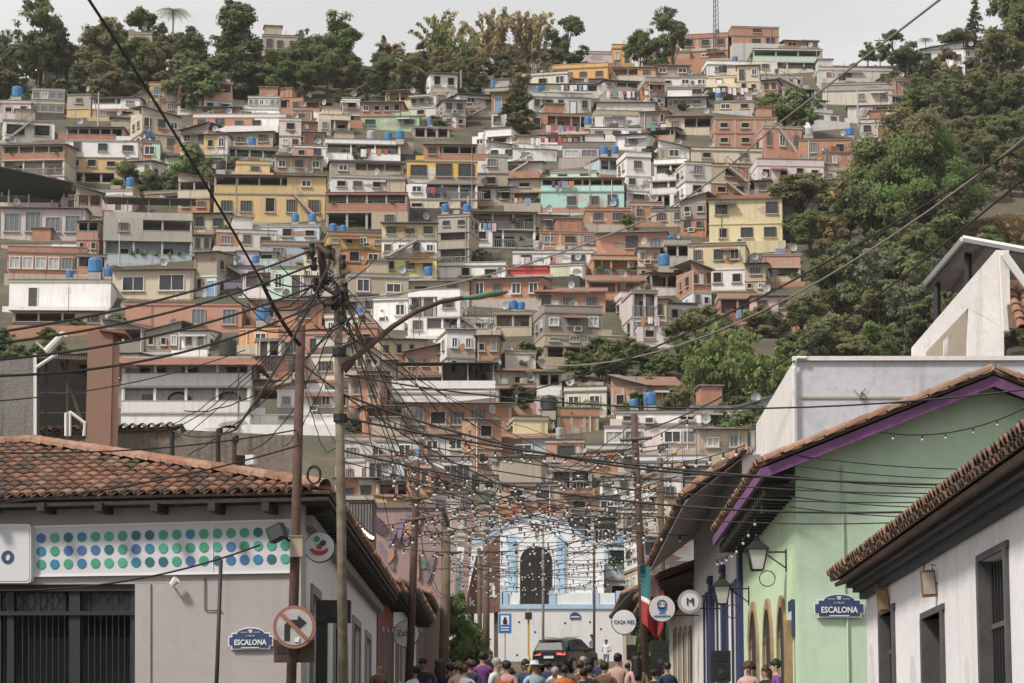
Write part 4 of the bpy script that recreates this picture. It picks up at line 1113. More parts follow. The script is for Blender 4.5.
# ------------------------------------------------------------------ the street
def tile_mat(n, c, c2):
    m, nt, b = new_mat(n); v = coords(nt, rand=False); f = noise_tex(nt, v, 2.2, 5, .7); f2 = noise_tex(nt, v, 14, 3, .6)
    c4 = mixc(nt, ramp(nt, f, .38, .68), c, c2); c5 = mixc(nt, ramp(nt, f2, .5, .8, 0, .6), c4, (.07, .055, .045))
    nt.links.new(c5, b.inputs['Base Color']); b.inputs['Roughness'].default_value = .9; b.inputs['Specular IOR Level'].default_value = .2; bump(nt, b, f2, .3, .01)
tile_mat('tile_a', (.29, .145, .092), (.15, .09, .068)); tile_mat('tile_b', (.21, .118, .085), (.10, .075, .06)); tile_mat('tile_c', (.33, .195, .14), (.18, .12, .09)); tile_mat('tile_d', (.13, .085, .065), (.075, .065, .055))
wall_mat('bank_wall', (.365, .335, .33), .3, var=0, bmp=.2, dirt=(.2, .18, .17)); wall_mat('street_white', (.68, .665, .665), .35, var=0, bmp=.2, dirt=(.25, .23, .21)); wall_mat('near_white', (.70, .685, .70), .38, var=0, bmp=.3, dirt=(.33, .31, .30))
wall_mat('green_wall', (.47, .60, .455), .32, var=0, bmp=.2, dirt=(.25, .31, .24)); wall_mat('green_wall_lit', (.53, .67, .45), .3, var=0, bmp=.2, dirt=(.3, .36, .26)); wall_mat('terrace_wall', (.52, .52, .56), .6, var=0, bmp=.35, dirt=(.2, .19, .19)); wall_mat('stucco_white', (.68, .66, .64), .5, var=0, dirt=(.36, .26, .16), sc=1.6)  # second green is a lighter copy, the street side's stronger light put into colour
wall_mat('old_wall', (.22, .185, .155), .95, var=0, dirt=(.045, .04, .035), bmp=.8, sc=2.2); wall_mat('rough_wall', (.22, .205, .195), .95, var=0, dirt=(.075, .07, .065), bmp=1.0, sc=3.5); wall_mat('pillar_brown', (.25, .15, .115), .45, var=0, sc=1.5)
wall_mat('maroon', (.25, .07, .065), .3, var=0); wall_mat('church_white', (.68, .69, .70), .15, var=0); wall_mat('church_blue', (.36, .50, .64), .35, var=0); wall_mat('retaining_white', (.62, .61, .61), .25, var=0)
wall_mat('mural_pink', (.33, .235, .22), .6, var=0); plain_mat('mural_mauve', (.24, .18, .25), .8, noise_s=2); plain_mat('mural_green', (.15, .24, .17), .8, noise_s=2); plain_mat('mural_cream', (.42, .35, .29), .8, noise_s=2); plain_mat('mural_dark', (.1, .06, .08), .8)
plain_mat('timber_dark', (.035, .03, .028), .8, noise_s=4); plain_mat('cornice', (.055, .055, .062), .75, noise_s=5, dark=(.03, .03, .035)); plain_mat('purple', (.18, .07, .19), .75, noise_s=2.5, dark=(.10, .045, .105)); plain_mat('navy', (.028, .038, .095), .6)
plain_mat('steel_rust', (.10, .055, .042), .85, noise_s=5, dark=(.045, .032, .03)); plain_mat('pole_green', (.19, .16, .12), .85, noise_s=5, dark=(.085, .065, .045)); plain_mat('black_iron', (.015, .015, .016), .55); plain_mat('cable_black', (.022, .021, .021), .75); plain_mat('cable_grey', (.20, .18, .165), .7)
plain_mat('wood_tan', (.33, .22, .12), .8, noise_s=3); plain_mat('wood_pole', (.14, .105, .075), .95, noise_s=3); plain_mat('sign_white', (.66, .66, .67), .5); plain_mat('sign_grey', (.50, .51, .54), .5); plain_mat('sign_navy', (.03, .05, .12), .45); plain_mat('sign_blue', (.04, .16, .42), .5); plain_mat('sign_red', (.42, .07, .06), .6, noise_s=6); plain_mat('sign_faded', (.30, .11, .085), .7, noise_s=7, dark=(.22, .12, .09)); plain_mat('sign_worn', (.42, .40, .39), .7, noise_s=6, dark=(.3, .28, .27))
plain_mat('dot_a', (.05, .26, .17), .5); plain_mat('dot_b', (.02, .11, .14), .5); plain_mat('dot_c', (.03, .17, .30), .5); plain_mat('dot_d', (.05, .13, .30), .5); plain_mat('dot_e', (.07, .30, .22), .5)
plain_mat('lamp_glass', (.55, .55, .52), .15); plain_mat('teal', (.03, .14, .16), .8); plain_mat('flag_red', (.32, .035, .04), .85); plain_mat('flag_white', (.66, .6, .58), .85); plain_mat('gold', (.45, .28, .06), .5); plain_mat('green_paint', (.09, .19, .12), .6, noise_s=4); plain_mat('brown_board', (.20, .10, .075), .7, noise_s=2); plain_mat('rosewood', (.11, .055, .05), .6, noise_s=3); plain_mat('grey_frame', (.085, .082, .085), .8, noise_s=4)

def bw(mb, name, root, smooth=False):
    l = root.location; mb.v = [(v[0] - l.x, v[1] - l.y, v[2] - l.z) for v in mb.v]; return mb.build(name, root, smooth)
def RP(px, py, pt, n):
    d = P(px, py, 10.0); pt = Vector(pt); n = Vector(n); return d * (pt.dot(n) / d.dot(n))
def G(y): return prof(y)
def pxpoly(mb, pts, plane, th, mat):
    pt, n = plane; q = [RP(x, y, pt, n) for x, y in pts]; mb.prism(q, Vector(n).normalized() * th, mat)
def text_mesh(s, size, mat, depth=.012, bold=.0, align='CENTER'):
    cu = bpy.data.curves.new('lettering', 'FONT'); cu.body = s; cu.size = size; cu.extrude = depth / 2; cu.offset = bold; cu.align_x = align; cu.align_y = 'CENTER'; cu.resolution_u = 2
    o = bpy.data.objects.new('lettering', cu); COL.objects.link(o)
    dg = bpy.context.evaluated_depsgraph_get(); me = bpy.data.meshes.new_from_object(o.evaluated_get(dg)); bpy.data.objects.remove(o); bpy.data.curves.remove(cu)
    me.materials.clear(); me.materials.append(M(mat)); return me
def text(s, size, mat, parent, loc, rz=0.0, bold=0.0, sx=1.0, name='lettering'):
    o = bpy.data.objects.new(name, text_mesh(s, size, mat, bold=bold)); COL.objects.link(o); o.parent = parent; o.location = loc; o.rotation_euler = (R(90), 0, rz); o.scale = (sx, 1, 1); return o

def tile_roof(mb, A, B, C, D, sp=.25, ln=.36, r=.105, seed=0, mats=('tile_a', 'tile_b', 'tile_c', 'tile_a', 'tile_d')):
    """barrel tiles over the plane with eave A-B and ridge D-C"""
    rr = random.Random(seed); A, B, C, D = map(Vector, (A, B, C, D)); e = (B - A).normalized(); nrm = (B - A).cross(D - A).normalized()
    if nrm.z < 0: nrm = -nrm
    up = nrm.cross(e).normalized()
    if up.z < 0: up = -up
    Ls = (D - A).dot(up); rows = max(1, int(Ls / ln))
    mb.prism([A, B, C, D], -nrm * .05, 'tile_d')
    s0, s1 = (D - A).dot(e), (C - A).dot(e); LB = (B - A).dot(e)
    for i in range(rows + 1):
        v0 = i * ln; t = min(1, (v0 + ln * .5) / Ls); a = s0 * t; b_ = LB + (s1 - LB) * t
        k0, k1 = math.ceil((a + .02) / sp), math.floor((b_ - .02) / sp)
        for k in range(k0, k1 + 1):
            L = min(ln * 1.18, Ls - v0 + .05)
            if L < .1: continue
            base = A + e * (k * sp + rr.uniform(-.012, .012)) + up * (v0 - .05 + rr.uniform(-.015, .015)); mt = rr.choice(mats); rk = r * rr.uniform(.94, 1.05); vs = []
            for q, (off, hgt, sc) in enumerate(((0, .035, 1.0), (L, .0, .82))):
                for j in range(6):
                    th = math.pi * j / 5; vs.append(base + up * off + e * (rk * sc * math.cos(th)) + nrm * (rk * sc * .9 * math.sin(th) + hgt))
            for j in range(6):   # thickness of the visible lower end
                th = math.pi * j / 5; vs.append(base + e * (rk * .78 * math.cos(th)) + nrm * (rk * .68 * math.sin(th) + .03))
            mb.add(vs, [(j, j + 1, 7 + j, 6 + j) for j in range(5)] + [(j, 12 + j, 13 + j, j + 1) for j in range(5)], mt)
def cap_tiles(mb, A, B, r=.14, ln=.4, seed=0, mats=('tile_a', 'tile_c', 'tile_b')):
    rr = random.Random(seed); A, B = Vector(A), Vector(B); d = (B - A).normalized(); n = int((B - A).length / ln); s = d.cross(Vector((0, 0, 1))).normalized(); u = s.cross(d)
    for i in range(n):
        p = A + d * i * ln; vs = []
        for off, hh, sc in ((0, .0, 1), (ln * 1.15, .03, .88)):
            for j in range(7): th = math.pi * j / 6; vs.append(p + d * off + s * (r * sc * math.cos(th)) + u * (r * sc * math.sin(th) + hh - .02))
        mb.add(vs, [(j, j + 1, 8 + j, 7 + j) for j in range(6)], rr.choice(mats))

# ---------------- left corner building (taupe, tiled hip roof)
A12 = R(11); LC = Vector((-4.3, 52.7, G(52.7))); LU = Vector((-math.cos(A12), math.sin(A12), 0)); LN = Vector((-math.sin(A12), -math.cos(A12), 0))
LP = (LC, LN)
def lpl(off): return (LC + LN * off, LN)
bank = thing('corner_building', 'taupe corner building with a tiled hip roof and a dotted sign', 'building', LC)
b = MB()
pxpoly(b, [(-60, 500), (301, 494), (301, 583), (-60, 585)], LP, -.35, 'bank_wall'); pxpoly(b, [(135, 583.2), (301, 583.02), (301, 760), (135, 760)], LP, -.35, 'bank_wall')
bw(b, 'front_wall', bank)
b = MB(); X = -4.3
def sidewall(b, X, Y0, Y1, z0, z1, openings, mat, th, sgn):
    """wall on plane X with openings (ya, yb, za, zb); thickness th away from the street"""
    ys = Y0; xa, xb = sorted((X, X + sgn * th))
    for ya, yb, za, zb in sorted(openings):
        if ya > ys: b.box(xa, xb, ys, ya, z0, z1, mat)
        if zb < z1: b.box(xa, xb, ya, yb, zb, z1, mat)
        if za > z0: b.box(xa, xb, ya, yb, z0, za, mat)
        ys = yb
    if ys < Y1: b.box(xa, xb, ys, Y1, z0, z1, mat)
lop = [(55.2, 57.2, 0, 3.9), (61.6, 64.2, 0, 3.75), (68.0, 70.6, 1.6, 4.1), (73.2, 75.2, 0, 4.05)]
sidewall(b, X, 53.1, 78.5, 0, 5.45, lop, 'street_white', .4, -1); bw(b, 'side_wall', bank)
for ya, yb, za, zb in lop:
    d = MB(); d.box(X - .38, X - .3, ya + .002, yb - .002, max(za, G(ya) - .3), zb - .002, 'timber_dark'); d.box(X - .3, X - .26, (ya + yb) / 2 - .05, (ya + yb) / 2 + .05, max(za, G(ya) - .3), zb - .01, 'frame_wood')
    for q in range(6): yy = ya + (yb - ya) * (q + .5) / 6; d.box(X - .12, X - .08, yy - .02, yy + .02, max(za, G(ya) - .3), zb - .01, 'black_iron')
    bw(d, 'door' if za == 0 else 'barred_window', bank)
    d = MB(); d.box(X - .02, X + .05, ya - .18, ya - .002, max(za, 0), zb + .18, 'greybrown'); d.box(X - .02, X + .05, yb + .002, yb + .18, max(za, 0), zb + .18, 'greybrown'); d.box(X - .02, X + .05, ya, yb, zb + .002, zb + .18, 'greybrown'); bw(d, 'door_surround', bank)
b = MB(); b.box(-14, -4.8, 57, 78, 0, 5.3, 'bank_wall'); bw(b, 'inner_block', bank)
# gate
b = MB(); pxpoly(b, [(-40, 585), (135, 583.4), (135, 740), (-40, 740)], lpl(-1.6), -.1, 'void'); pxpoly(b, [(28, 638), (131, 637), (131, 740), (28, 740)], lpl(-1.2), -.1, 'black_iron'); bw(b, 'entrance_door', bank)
gate = MB()
for x0, x1 in ((-3, 1), (7, 14), (69, 80), (131, 135)): pxpoly(gate, [(x0, 586), (x1, 586), (x1, 740), (x0, 740)], lpl(-.12), -.1, 'black_iron')
for y0, y1 in ((585, 591), (611, 615)): pxpoly(gate, [(-40, y0 + .5), (135, y0), (135, y1), (-40, y1 + .5)], lpl(-.06), -.05, 'black_iron')
for x in range(-20, 132, 6): pxpoly(gate, [(x, 591), (x + 1, 591), (x + 1, 740), (x, 740)], lpl(-.2), -.02, 'black_iron')
for x in range(-18, 130, 12):
    for s_ in (1, -1): pxpoly(gate, [(x + (0 if s_ > 0 else 12), 592), (x + 1 + (0 if s_ > 0 else 12), 592), (x + 1 + (12 if s_ > 0 else 0), 610), (x + (12 if s_ > 0 else 0), 610)], lpl(-.23), -.015, 'black_iron')
bw(gate, 'gate_grille', bank)
b = MB(); pxpoly(b, [(80, 592), (131, 592), (131, 611), (80, 611)], lpl(-.5), -.02, 'glass_grey'); pxpoly(b, [(-30, 592), (66, 592), (66, 611), (-30, 611)], lpl(-.5), -.02, 'glass_grey'); bw(b, 'transom_glass', bank)
# roof
E1 = Vector((-3.72, 52.0, 5.55)); E0 = E1 + LU * 14; R1 = P(28, 446, 58.0); R0 = R1 + LU * 9; E2 = Vector((-3.72, 79.0, 5.55)); R2 = Vector((R1.x, 79.0, R1.z))
b = MB(); tile_roof(b, E0, E1, R1, R0, sp=.26, ln=.37, r=.115, seed=1); tile_roof(b, E1, E2, R2, R1, sp=.26, ln=.37, r=.115, seed=2)
cap_tiles(b, E1 + Vector((-.1, .1, .1)), R1 + Vector((0, 0, .1)), .16, .38, 3, ('tile_c', 'tile_a')); cap_tiles(b, R1 + Vector((.3, 0, .08)), R0 + Vector((0, 0, .08)), .16, .38, 4, ('tile_c', 'tile_a')); bw(b, 'tiled_roof', bank)
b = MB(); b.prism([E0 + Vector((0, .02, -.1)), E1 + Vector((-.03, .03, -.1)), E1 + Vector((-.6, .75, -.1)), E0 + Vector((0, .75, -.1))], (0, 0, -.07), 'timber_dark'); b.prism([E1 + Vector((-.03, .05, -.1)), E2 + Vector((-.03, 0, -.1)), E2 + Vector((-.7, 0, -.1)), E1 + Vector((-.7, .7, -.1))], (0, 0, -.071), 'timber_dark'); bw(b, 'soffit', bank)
for px in (-3, 53, 110, 165, 222, 275):
    b = MB(); p = RP(px, 513, LC, LN); b.obox(p + LN * .3 + Vector((0, 0, .05)), (.14, .75, .16), -A12, 'timber_dark'); bw(b, 'rafter_end', bank)
for i in range(44):
    b = MB(); yy = 53.2 + i * .58; b.box(-4.29, -3.8, yy, yy + .16, 5.22, 5.37, 'timber_dark'); bw(b, 'rafter_end', bank)
b = MB(); b.box(-4.29, -4.1, 53, 78.4, 5.0, 5.2, 'greybrown'); bw(b, 'cornice', bank)
# dotted sign
sg = thing('dotted_sign', 'long pale sign panel with three rows of blue and green dots', 'sign', RP(160, 550, LC, LN))
b = MB(); pxpoly(b, [(29, 527.5), (291, 521), (291, 571.5), (29, 575.5)], lpl(.06), -.06, 'sign_grey'); bw(b, 'panel', sg)
b = MB(); pxpoly(b, [(27, 526), (292, 519), (292, 521), (27, 528)], lpl(.08), -.08, 'sign_white'); pxpoly(b, [(27, 575), (292, 571), (292, 573), (27, 577)], lpl(.08), -.08, 'sign_white'); pxpoly(b, [(212, 523), (213, 523), (213, 573), (212, 573)], lpl(.075), -.01, 'sign_white'); bw(b, 'panel_edge', sg)
dr = random.Random(12)
for c in range(19):
    for q in range(3):
        px = 41 + c * 13.55; t = c / 18; py = (538 + q * 13.2) * (1 - t) + (531.5 + q * 13.6) * t; p = RP(px, py, *lpl(.075)); b = MB(); r_ = .092
        ring = [p - LU * (r_ * math.cos(2 * math.pi * j / 18)) + Vector((0, 0, r_ * math.sin(2 * math.pi * j / 18))) for j in range(18)]; b.prism(ring, LN * -.02, dr.choice(['dot_a', 'dot_b', 'dot_c', 'dot_d', 'dot_e', 'dot_a'])); bw(b, 'dot', sg)
def round_rect(x0, x1, y0, y1, r):
    out = []
    for cx, cy, a0 in ((x1 - r, y0 + r, -90), (x1 - r, y1 - r, 0), (x0 + r, y1 - r, 90), (x0 + r, y0 + r, 180)):
        for k in range(5): a = R(a0 + k * 22.5); out.append((cx + r * math.cos(a), cy + r * math.sin(a)))
    return out
sg = thing('logo_sign', 'rounded grey sign box with a dark blue ring at the left edge', 'sign', RP(0, 555, LC, LN))
b = MB(); pxpoly(b, round_rect(-60, 31, 524, 583, 4), lpl(.22), -.16, 'sign_white'); pxpoly(b, round_rect(-59, 29.5, 525.5, 581, 4), lpl(.235), -.02, 'sign_grey'); bw(b, 'panel', sg)
b = MB(); p = RP(7.5, 557, *lpl(.25)); r0, r1 = .125, .05; ring = []; vs = []; n = 24
for rr_, oz in ((r0, 1.0), (r1, 1.3)): vs += [p - LU * (rr_ * math.cos(2 * math.pi * j / n)) + Vector((0, 0, rr_ * oz * math.sin(2 * math.pi * j / n))) for j in range(n)]
b.add(vs, [(j, (j + 1) % n, n + (j + 1) % n, n + j) for j in range(n)], 'sign_navy'); bw(b, 'ring_logo', sg)
sl_ = thing('wall_spotlight', 'small white spotlight on the taupe wall', 'lamp', RP(172, 586, LC, LN)); b = MB(); p = RP(172, 585, *lpl(.2)); b.tube([p, p + Vector((.09, -.05, .1))], .06, 'sign_white', 8, .08); bw(b, 'lamp_head', sl_); b = MB(); b.tube([p, p - LN * .2 + Vector((0, 0, -.05))], .02, 'sign_white', 5); bw(b, 'arm', sl_)

# ---------------- street name plaques
def plaque(origin, rz, w, label):
    r = thing('street_sign', label, 'street sign', origin, rz, 'street name plaques'); h = w * .36
    def outline(g, y):
        W, Hh = w / 2 - g, h / 2 - g; pts = []
        for sx, sy in ((1, -1),): pass
        c = .06
        base = [(-W, -Hh + c), (-W + c, -Hh + c), (-W + c, -Hh), (W - c, -Hh), (W - c, -Hh + c), (W, -Hh + c), (W, Hh - c), (W - c, Hh - c), (W - c, Hh)]
        arch = [(w * .30 * math.cos(R(a)), Hh + (w * .115) * math.sin(R(a))) for a in range(0, 181, 15)]
        base += arch + [(-W + c, Hh), (-W + c, Hh - c), (-W, Hh - c)]
        return [(x, y, z) for x, z in base]
    b = MB(); b.prism(outline(0, -.03), (0, .03, 0), 'sign_white'); b.build('border', r); b = MB(); b.prism(outline(.022, -.042), (0, .011, 0), 'sign_navy'); b.build('panel', r)
    text('ESCALONA', w * .165, 'sign_white', r, (0, -.05, -h * .10), bold=.003, sx=.86); text('CALLE', w * .055, 'sign_grey', r, (0, -.05, h * .30), sx=1.3)
    b = MB(); b.box(-w * .2, w * .2, -.05, -.043, -h * .43, -h * .37, 'sign_grey'); b.box(-.03, .03, -.05, -.043, h * .48, h * .62, 'sign_grey'); b.box(-.045, .045, -.0505, -.0435, h * .62, h * .66, 'sign_white'); b.box(-w * .22, -.06, -.05, -.043, h * .50, h * .53, 'sign_grey'); b.box(.06, w * .22, -.05, -.043, h * .50, h * .53, 'sign_grey'); b.build('ornament', r)
    return r
plaque(RP(251, 641, *lpl(.04)), -A12, .86, 'navy street name plaque on the taupe wall beside the turn sign')
plaque(P(839, 608.5, 48.45), 0, .86, 'navy street name plaque on the green gable wall')
q_ = thing('street_sign', 'small narrow plaque at the edge of the green street front', 'street sign', (4.44, 49.3, G(49) + 2.5)); b = MB(); b.box(0, .05, -.35, .35, -.3, .3, 'sign_navy'); b.build('panel', q_); b = MB(); b.box(-.01, 0, -.3, .3, -.06, .1, 'sign_white'); b.build('lettering_band', q_)

# ---------------- poles at the left corner
def pole(name, label, top, bot, Y, r0, r1, mat, cat='pole', group=None, n=10):
    t = P(*top, Y); q = P(*bot, Y); d = (q - t); z0 = H(q.x, Y) - .2; k = (z0 - t.z) / d.z; base = t + d * k
    r = thing(name, label, cat, (base.x, base.y, base.z + .2), 0, group); b = MB(); b.tube([base, base.lerp(t, .5) + Vector((.01, 0, 0)), t], [r1, (r0 + r1) / 2, r0], mat, n); bw(b, 'shaft', r, True); return r
pg = pole('utility_pole', 'tall weathered olive utility pole with a curved lamp arm', (337, 250), (343, 683), 51.0, .075, .10, 'pole_green')
pb = pole('utility_pole', 'rusty brown steel pole carrying the turn sign', (301, 326), (291, 683), 51.3, .085, .095, 'steel_rust')
pole('thin_post', 'thin black post in front of the taupe wall', (221, 560), (216, 683), 51.0, .035, .04, 'black_iron')
b = MB(); b.tube([P(320, 243, 51.1), P(325, 285, 51.1)], .075, 'steel_rust', 8); bw(b, 'upper_stub', pg)
b = MB(); b.tube([P(318, 246, 51), P(345, 268, 51)], .05, 'wood_pole', 6); b.tube([P(312, 280, 51), P(345, 300, 51)], .045, 'wood_pole', 6); bw(b, 'crossarm', pg)
for x, y in ((312, 250), (314, 264), (316, 285), (329, 252), (343, 262), (345, 290), (334, 303), (346, 303), (342, 318)):
    b = MB(); p = P(x, y, 50.9); b.tube([p - Vector((0, 0, .12)), p - Vector((0, 0, .04)), p + Vector((0, 0, .04)), p + Vector((0, 0, .12))], [.05, .07, .04, .06], 'cable_black', 8); bw(b, 'insulator', pg)
for y in (303, 352, 418): b = MB(); p = P(338 + (y - 250) * .014, y, 51); b.tube([p - Vector((0, 0, .07)), p + Vector((0, 0, .07))], .13, 'black_iron', 10); bw(b, 'clamp', pg)
pts = [(347, 362), (356, 357), (372, 344), (392, 327), (415, 312), (440, 302), (462, 298), (480, 297)]
LY = [51 + i * .25 for i in range(len(pts))]
arm = [P(x, y, Y) for (x, y), Y in zip(pts, LY)]
sl2 = thing('street_lamp', 'street lamp on a long rusty arm curving out from the olive pole', 'street lamp', arm[0]); b = MB(); b.tube(arm, .058, 'steel_rust', 8, .038); bw(b, 'arm', sl2, True)
b = MB(); b.tube([P(341, 366, 51), P(352, 359, 51)], [.17, .10], 'steel_rust', 8); bw(b, 'bracket', sl2)
b = MB(); b.tube([arm[-2], P(478, 297, 52.7), P(488, 294.5, 53), P(500, 293, 53.1), P(508, 292, 53.2)], [.04, .05, .062, .055, .02], 'green_paint', 8); bw(b, 'lamp_head', sl2, True)
# gear on the brown pole
fl = thing('floodlight', 'black floodlight on the brown steel pole', 'lamp', P(277, 533, 51)); b = MB(); p = P(277, 533, 51); b.obox(p, (.30, .2, .28), Matrix.Rotation(R(-25), 3, 'Z') @ Matrix.Rotation(R(-22), 3, 'Y'), 'black_iron'); b.obox(p + Vector((-.02, -.11, 0)), (.25, .04, .23), Matrix.Rotation(R(-25), 3, 'Z') @ Matrix.Rotation(R(-22), 3, 'Y'), 'glass_dark'); bw(b, 'lamp_body', fl); b = MB(); b.tube([p, P(296, 545, 51.3)], .025, 'black_iron', 5); bw(b, 'bracket', fl)
jb = thing('junction_box', 'beige electric box on the brown pole below the floodlight', 'box', P(296, 547, 51.1)); b = MB(); p = P(296.5, 547, 51.15); b.box(p.x - .11, p.x + .11, p.y - .08, p.y + .08, p.z - .18, p.z + .18, 'tan'); bw(b, 'casing', jb); b = MB(); b.box(p.x - .125, p.x + .125, p.y - .1, p.y + .1, p.z + .182, p.z + .20, 'greytan'); bw(b, 'lid', jb)
ts = thing('traffic_sign', 'faded round no right turn sign on the brown pole', 'traffic sign', P(294, 627, 51.05)); p = P(294.5, 627, 51.05); rr_ = .385
b = MB(); b.disc(p, rr_, .02, 'sign_faded', 36); bw(b, 'sign_ring', ts); b = MB(); b.disc(p - Vector((0, .008, 0)), rr_ * .84, .012, 'sign_worn', 36); bw(b, 'sign_face', ts)
def flat(b, pts, p, y, mat, s=1.0): b.prism([(p.x + u * s, p.y + y, p.z + v * s) for u, v in pts], (0, .006, 0), mat)
b = MB(); flat(b, [(-.18, -.25), (-.08, -.25), (-.08, -.02), (-.05, .02), (.06, .02), (.06, -.06), (.22, .075), (.06, .21), (.06, .13), (-.09, .13), (-.18, .04)], p, -.016, 'black_iron'); bw(b, 'arrow', ts)
b = MB(); flat(b, [(-.27, .21), (-.22, .26), (.27, -.21), (.22, -.26)], p, -.023, 'sign_faded'); bw(b, 'slash', ts); b = MB(); flat(b, [(.02, -.20), (.10, -.17), (.08, -.27), (0, -.26)], p, -.028, 'sign_white'); bw(b, 'sticker', ts)
bx_ = thing('control_box', 'dark rusty box on the brown pole below the turn sign', 'box', P(294, 651, 51.3)); b = MB(); p = P(294, 651, 51.35); b.box(p.x - .36, p.x + .36, p.y - .02, p.y + .16, p.z - .2, p.z + .2, 'steel_rust'); bw(b, 'casing', bx_); b = MB(); b.box(p.x - .3, p.x + .1, p.y - .035, p.y - .021, p.z - .04, p.z + .1, 'timber_dark'); bw(b, 'panel', bx_)
# round logo sign
def round_sign(px, py, Y, rpx, label, X_wall, mat='sign_white', rim='black_iron', depth=.14):
    p = P(px, py, Y); r_ = rpx * Y / F; r = thing('round_sign', label, 'sign', p); b = MB(); b.disc(p, r_, depth, rim, 36); bw(b, 'rim', r); b = MB(); b.disc(p - Vector((0, .012, 0)), r_ * .95, .01, mat, 36); bw(b, 'face', r)
    b = MB(); 
    for dz in (.5, -.5): b.tube([p + Vector((0, depth / 2, dz * r_)), Vector((X_wall, p.y + depth / 2, p.z + dz * r_))], .018, 'black_iron', 5)
    bw(b, 'bracket', r); return r, p, r_
r, p, r_ = round_sign(319.5, 547, 53.6, 15.5, 'round white sign with a red and blue figure logo at the corner', -4.3)
b = MB(); b.prism([(p.x + r_ * .6 * math.cos(R(a)), p.y - .03, p.z - r_ * .12 + r_ * .42 * math.sin(R(a))) for a in range(180, 361, 15)] + [(p.x + r_ * .38 * math.cos(R(a)), p.y - .03, p.z - r_ * .10 + r_ * .16 * math.sin(R(a))) for a in range(360, 179, -20)], (0, .012, 0), 'sign_red'); bw(b, 'logo', r)
for dx, dz, rs, mt in ((0, .02, .2, 'sign_red'), (.24, .26, .2, 'sign_navy'), (-.16, .52, .19, 'dot_a')): b = MB(); b.disc((p.x + dx * r_, p.y - .034, p.z + dz * r_), rs * r_, .01, mt, 16); bw(b, 'logo_dot', r)
ds = thing('display_box', 'dark weathered display box with a tall black back panel', 'display', P(331, 610, 54)); b = MB(); p0, p1 = P(316, 600, 54.0), P(350, 622, 54.0); b.box(p0.x, p1.x, 54, 54.35, p1.z, p0.z, 'timber_dark'); bw(b, 'casing', ds); b = MB(); b.box(p0.x + .25, p1.x - .05, 53.97, 53.998, p1.z + .08, p0.z - .12, 'black_iron'); bw(b, 'screen', ds)
b = MB(); p0, p1 = P(316, 622, 54.0), P(326, 720, 54.0); b.box(p0.x, p1.x, 54.05, 54.3, G(54), p0.z, 'black_iron'); bw(b, 'post', ds); b = MB(); b.box(P(338, 600, 54).x, P(345, 600, 54).x, 54.0, 54.2, P(0, 601, 54).z, P(0, 594, 54).z, 'gold'); bw(b, 'yellow_tie', ds)

# ---------------- ruin, shed and pillar behind the corner building
ow = thing('old_wall', 'dark weathered wall with tile coping behind the tiled roof', 'wall', P(160, 480, 66)); b = MB(); pl = ((0, 66, 0), (0, -1, 0)); pxpoly(b, [(28, 433), (170, 429), (300, 436), (300, 560), (28, 560)], pl, -.4, 'old_wall'); bw(b, 'masonry', ow)
b = MB(); A_, B_ = P(28, 432, 65.9), P(172, 428, 65.9); tile_roof(b, A_, B_, B_ + Vector((0, .6, .12)), A_ + Vector((0, .6, .12)), .22, .35, .1, 5); bw(b, 'coping', ow)
for x, t, lab in ((172, 428, 'curved black vent pipe on the tiled roof'), (218, 430, 'straight black pipe on the tiled roof'), (234, 438, 'short rusty pipe on the tiled roof')):
    r = thing('vent_pipe', lab, 'pipe', P(x, 485, 57)); b = MB(); b.tube([P(x, 490, 57), P(x, t + 4, 57)], .05, 'steel_rust' if x == 234 else 'cable_black', 8); bw(b, 'pipe', r)
    b = MB(); b.tube([P(x, t + 5, 57), P(x + 1, t, 57), P(x + (9 if x == 172 else 2), t - 2, 57), P(x + (12 if x == 172 else 2), t + 4, 57)], .06, 'cable_black', 8); bw(b, 'pipe_cap', r)
fl = thing('floodlight', 'pair of small floodlights on the roof beside the pipes', 'lamp', P(245, 459, 58)); b = MB(); p = P(240, 461, 58); b.obox(p, (.22, .16, .22), R(20), 'black_iron'); b.obox(p + Vector((.22, 0, .02)), (.2, .16, .2), R(-20), 'frame_white'); bw(b, 'lamp_body', fl); b = MB(); b.tube([p, p + Vector((.2, .2, -.9))], .02, 'black_iron', 5); bw(b, 'stand', fl)
gw = thing('rough_wall', 'rough grey wall at the left edge beside the dark shed', 'wall', P(15, 430, 64)); b = MB(); pl = ((0, 64, 0), (0, -1, 0)); pxpoly(b, [(-40, 362), (36, 357), (36, 560), (-40, 560)], pl, -.5, 'rough_wall'); bw(b, 'masonry', gw); b = MB(); pxpoly(b, [(33.5, 354), (36.5, 354), (36.5, 560), (33.5, 560)], ((0, 63.97, 0), (0, -1, 0)), -.06, 'frame_white'); bw(b, 'edge_pipe', gw)
sh = thing('open_shed', 'dark open sided metal shed between the rough wall and brown pillar', 'shed', P(62, 430, 66)); b = MB(); pxpoly(b, [(36, 358), (92, 352), (92, 560), (36, 560)], ((0, 70, 0), (0, -1, 0)), -.2, 'void'); A_, B_ = P(36, 358, 64), P(88, 360, 64); b.prism([A_, B_, B_ + Vector((0, 8, 1.0)), A_ + Vector((0, 8, 1.0))], (0, 0, .08), 'tin_brown'); bw(b, 'roof', sh)  # near-black back sheet paints in the shade inside the shed
for x in (45, 66): b = MB(); pxpoly(b, [(x, 360), (x + 2, 360), (x + 2, 560), (x, 560)], ((0, 64.3, 0), (0, -1, 0)), -.08, 'frame_dark'); bw(b, 'post', sh)
b = MB(); 
for y in (372, 392, 412): pxpoly(b, [(38, y), (88, y), (88, y + 1.4), (38, y + 1.4)], ((0, 67 + y % 3, 0), (0, -1, 0)), -.08, 'frame_dark')
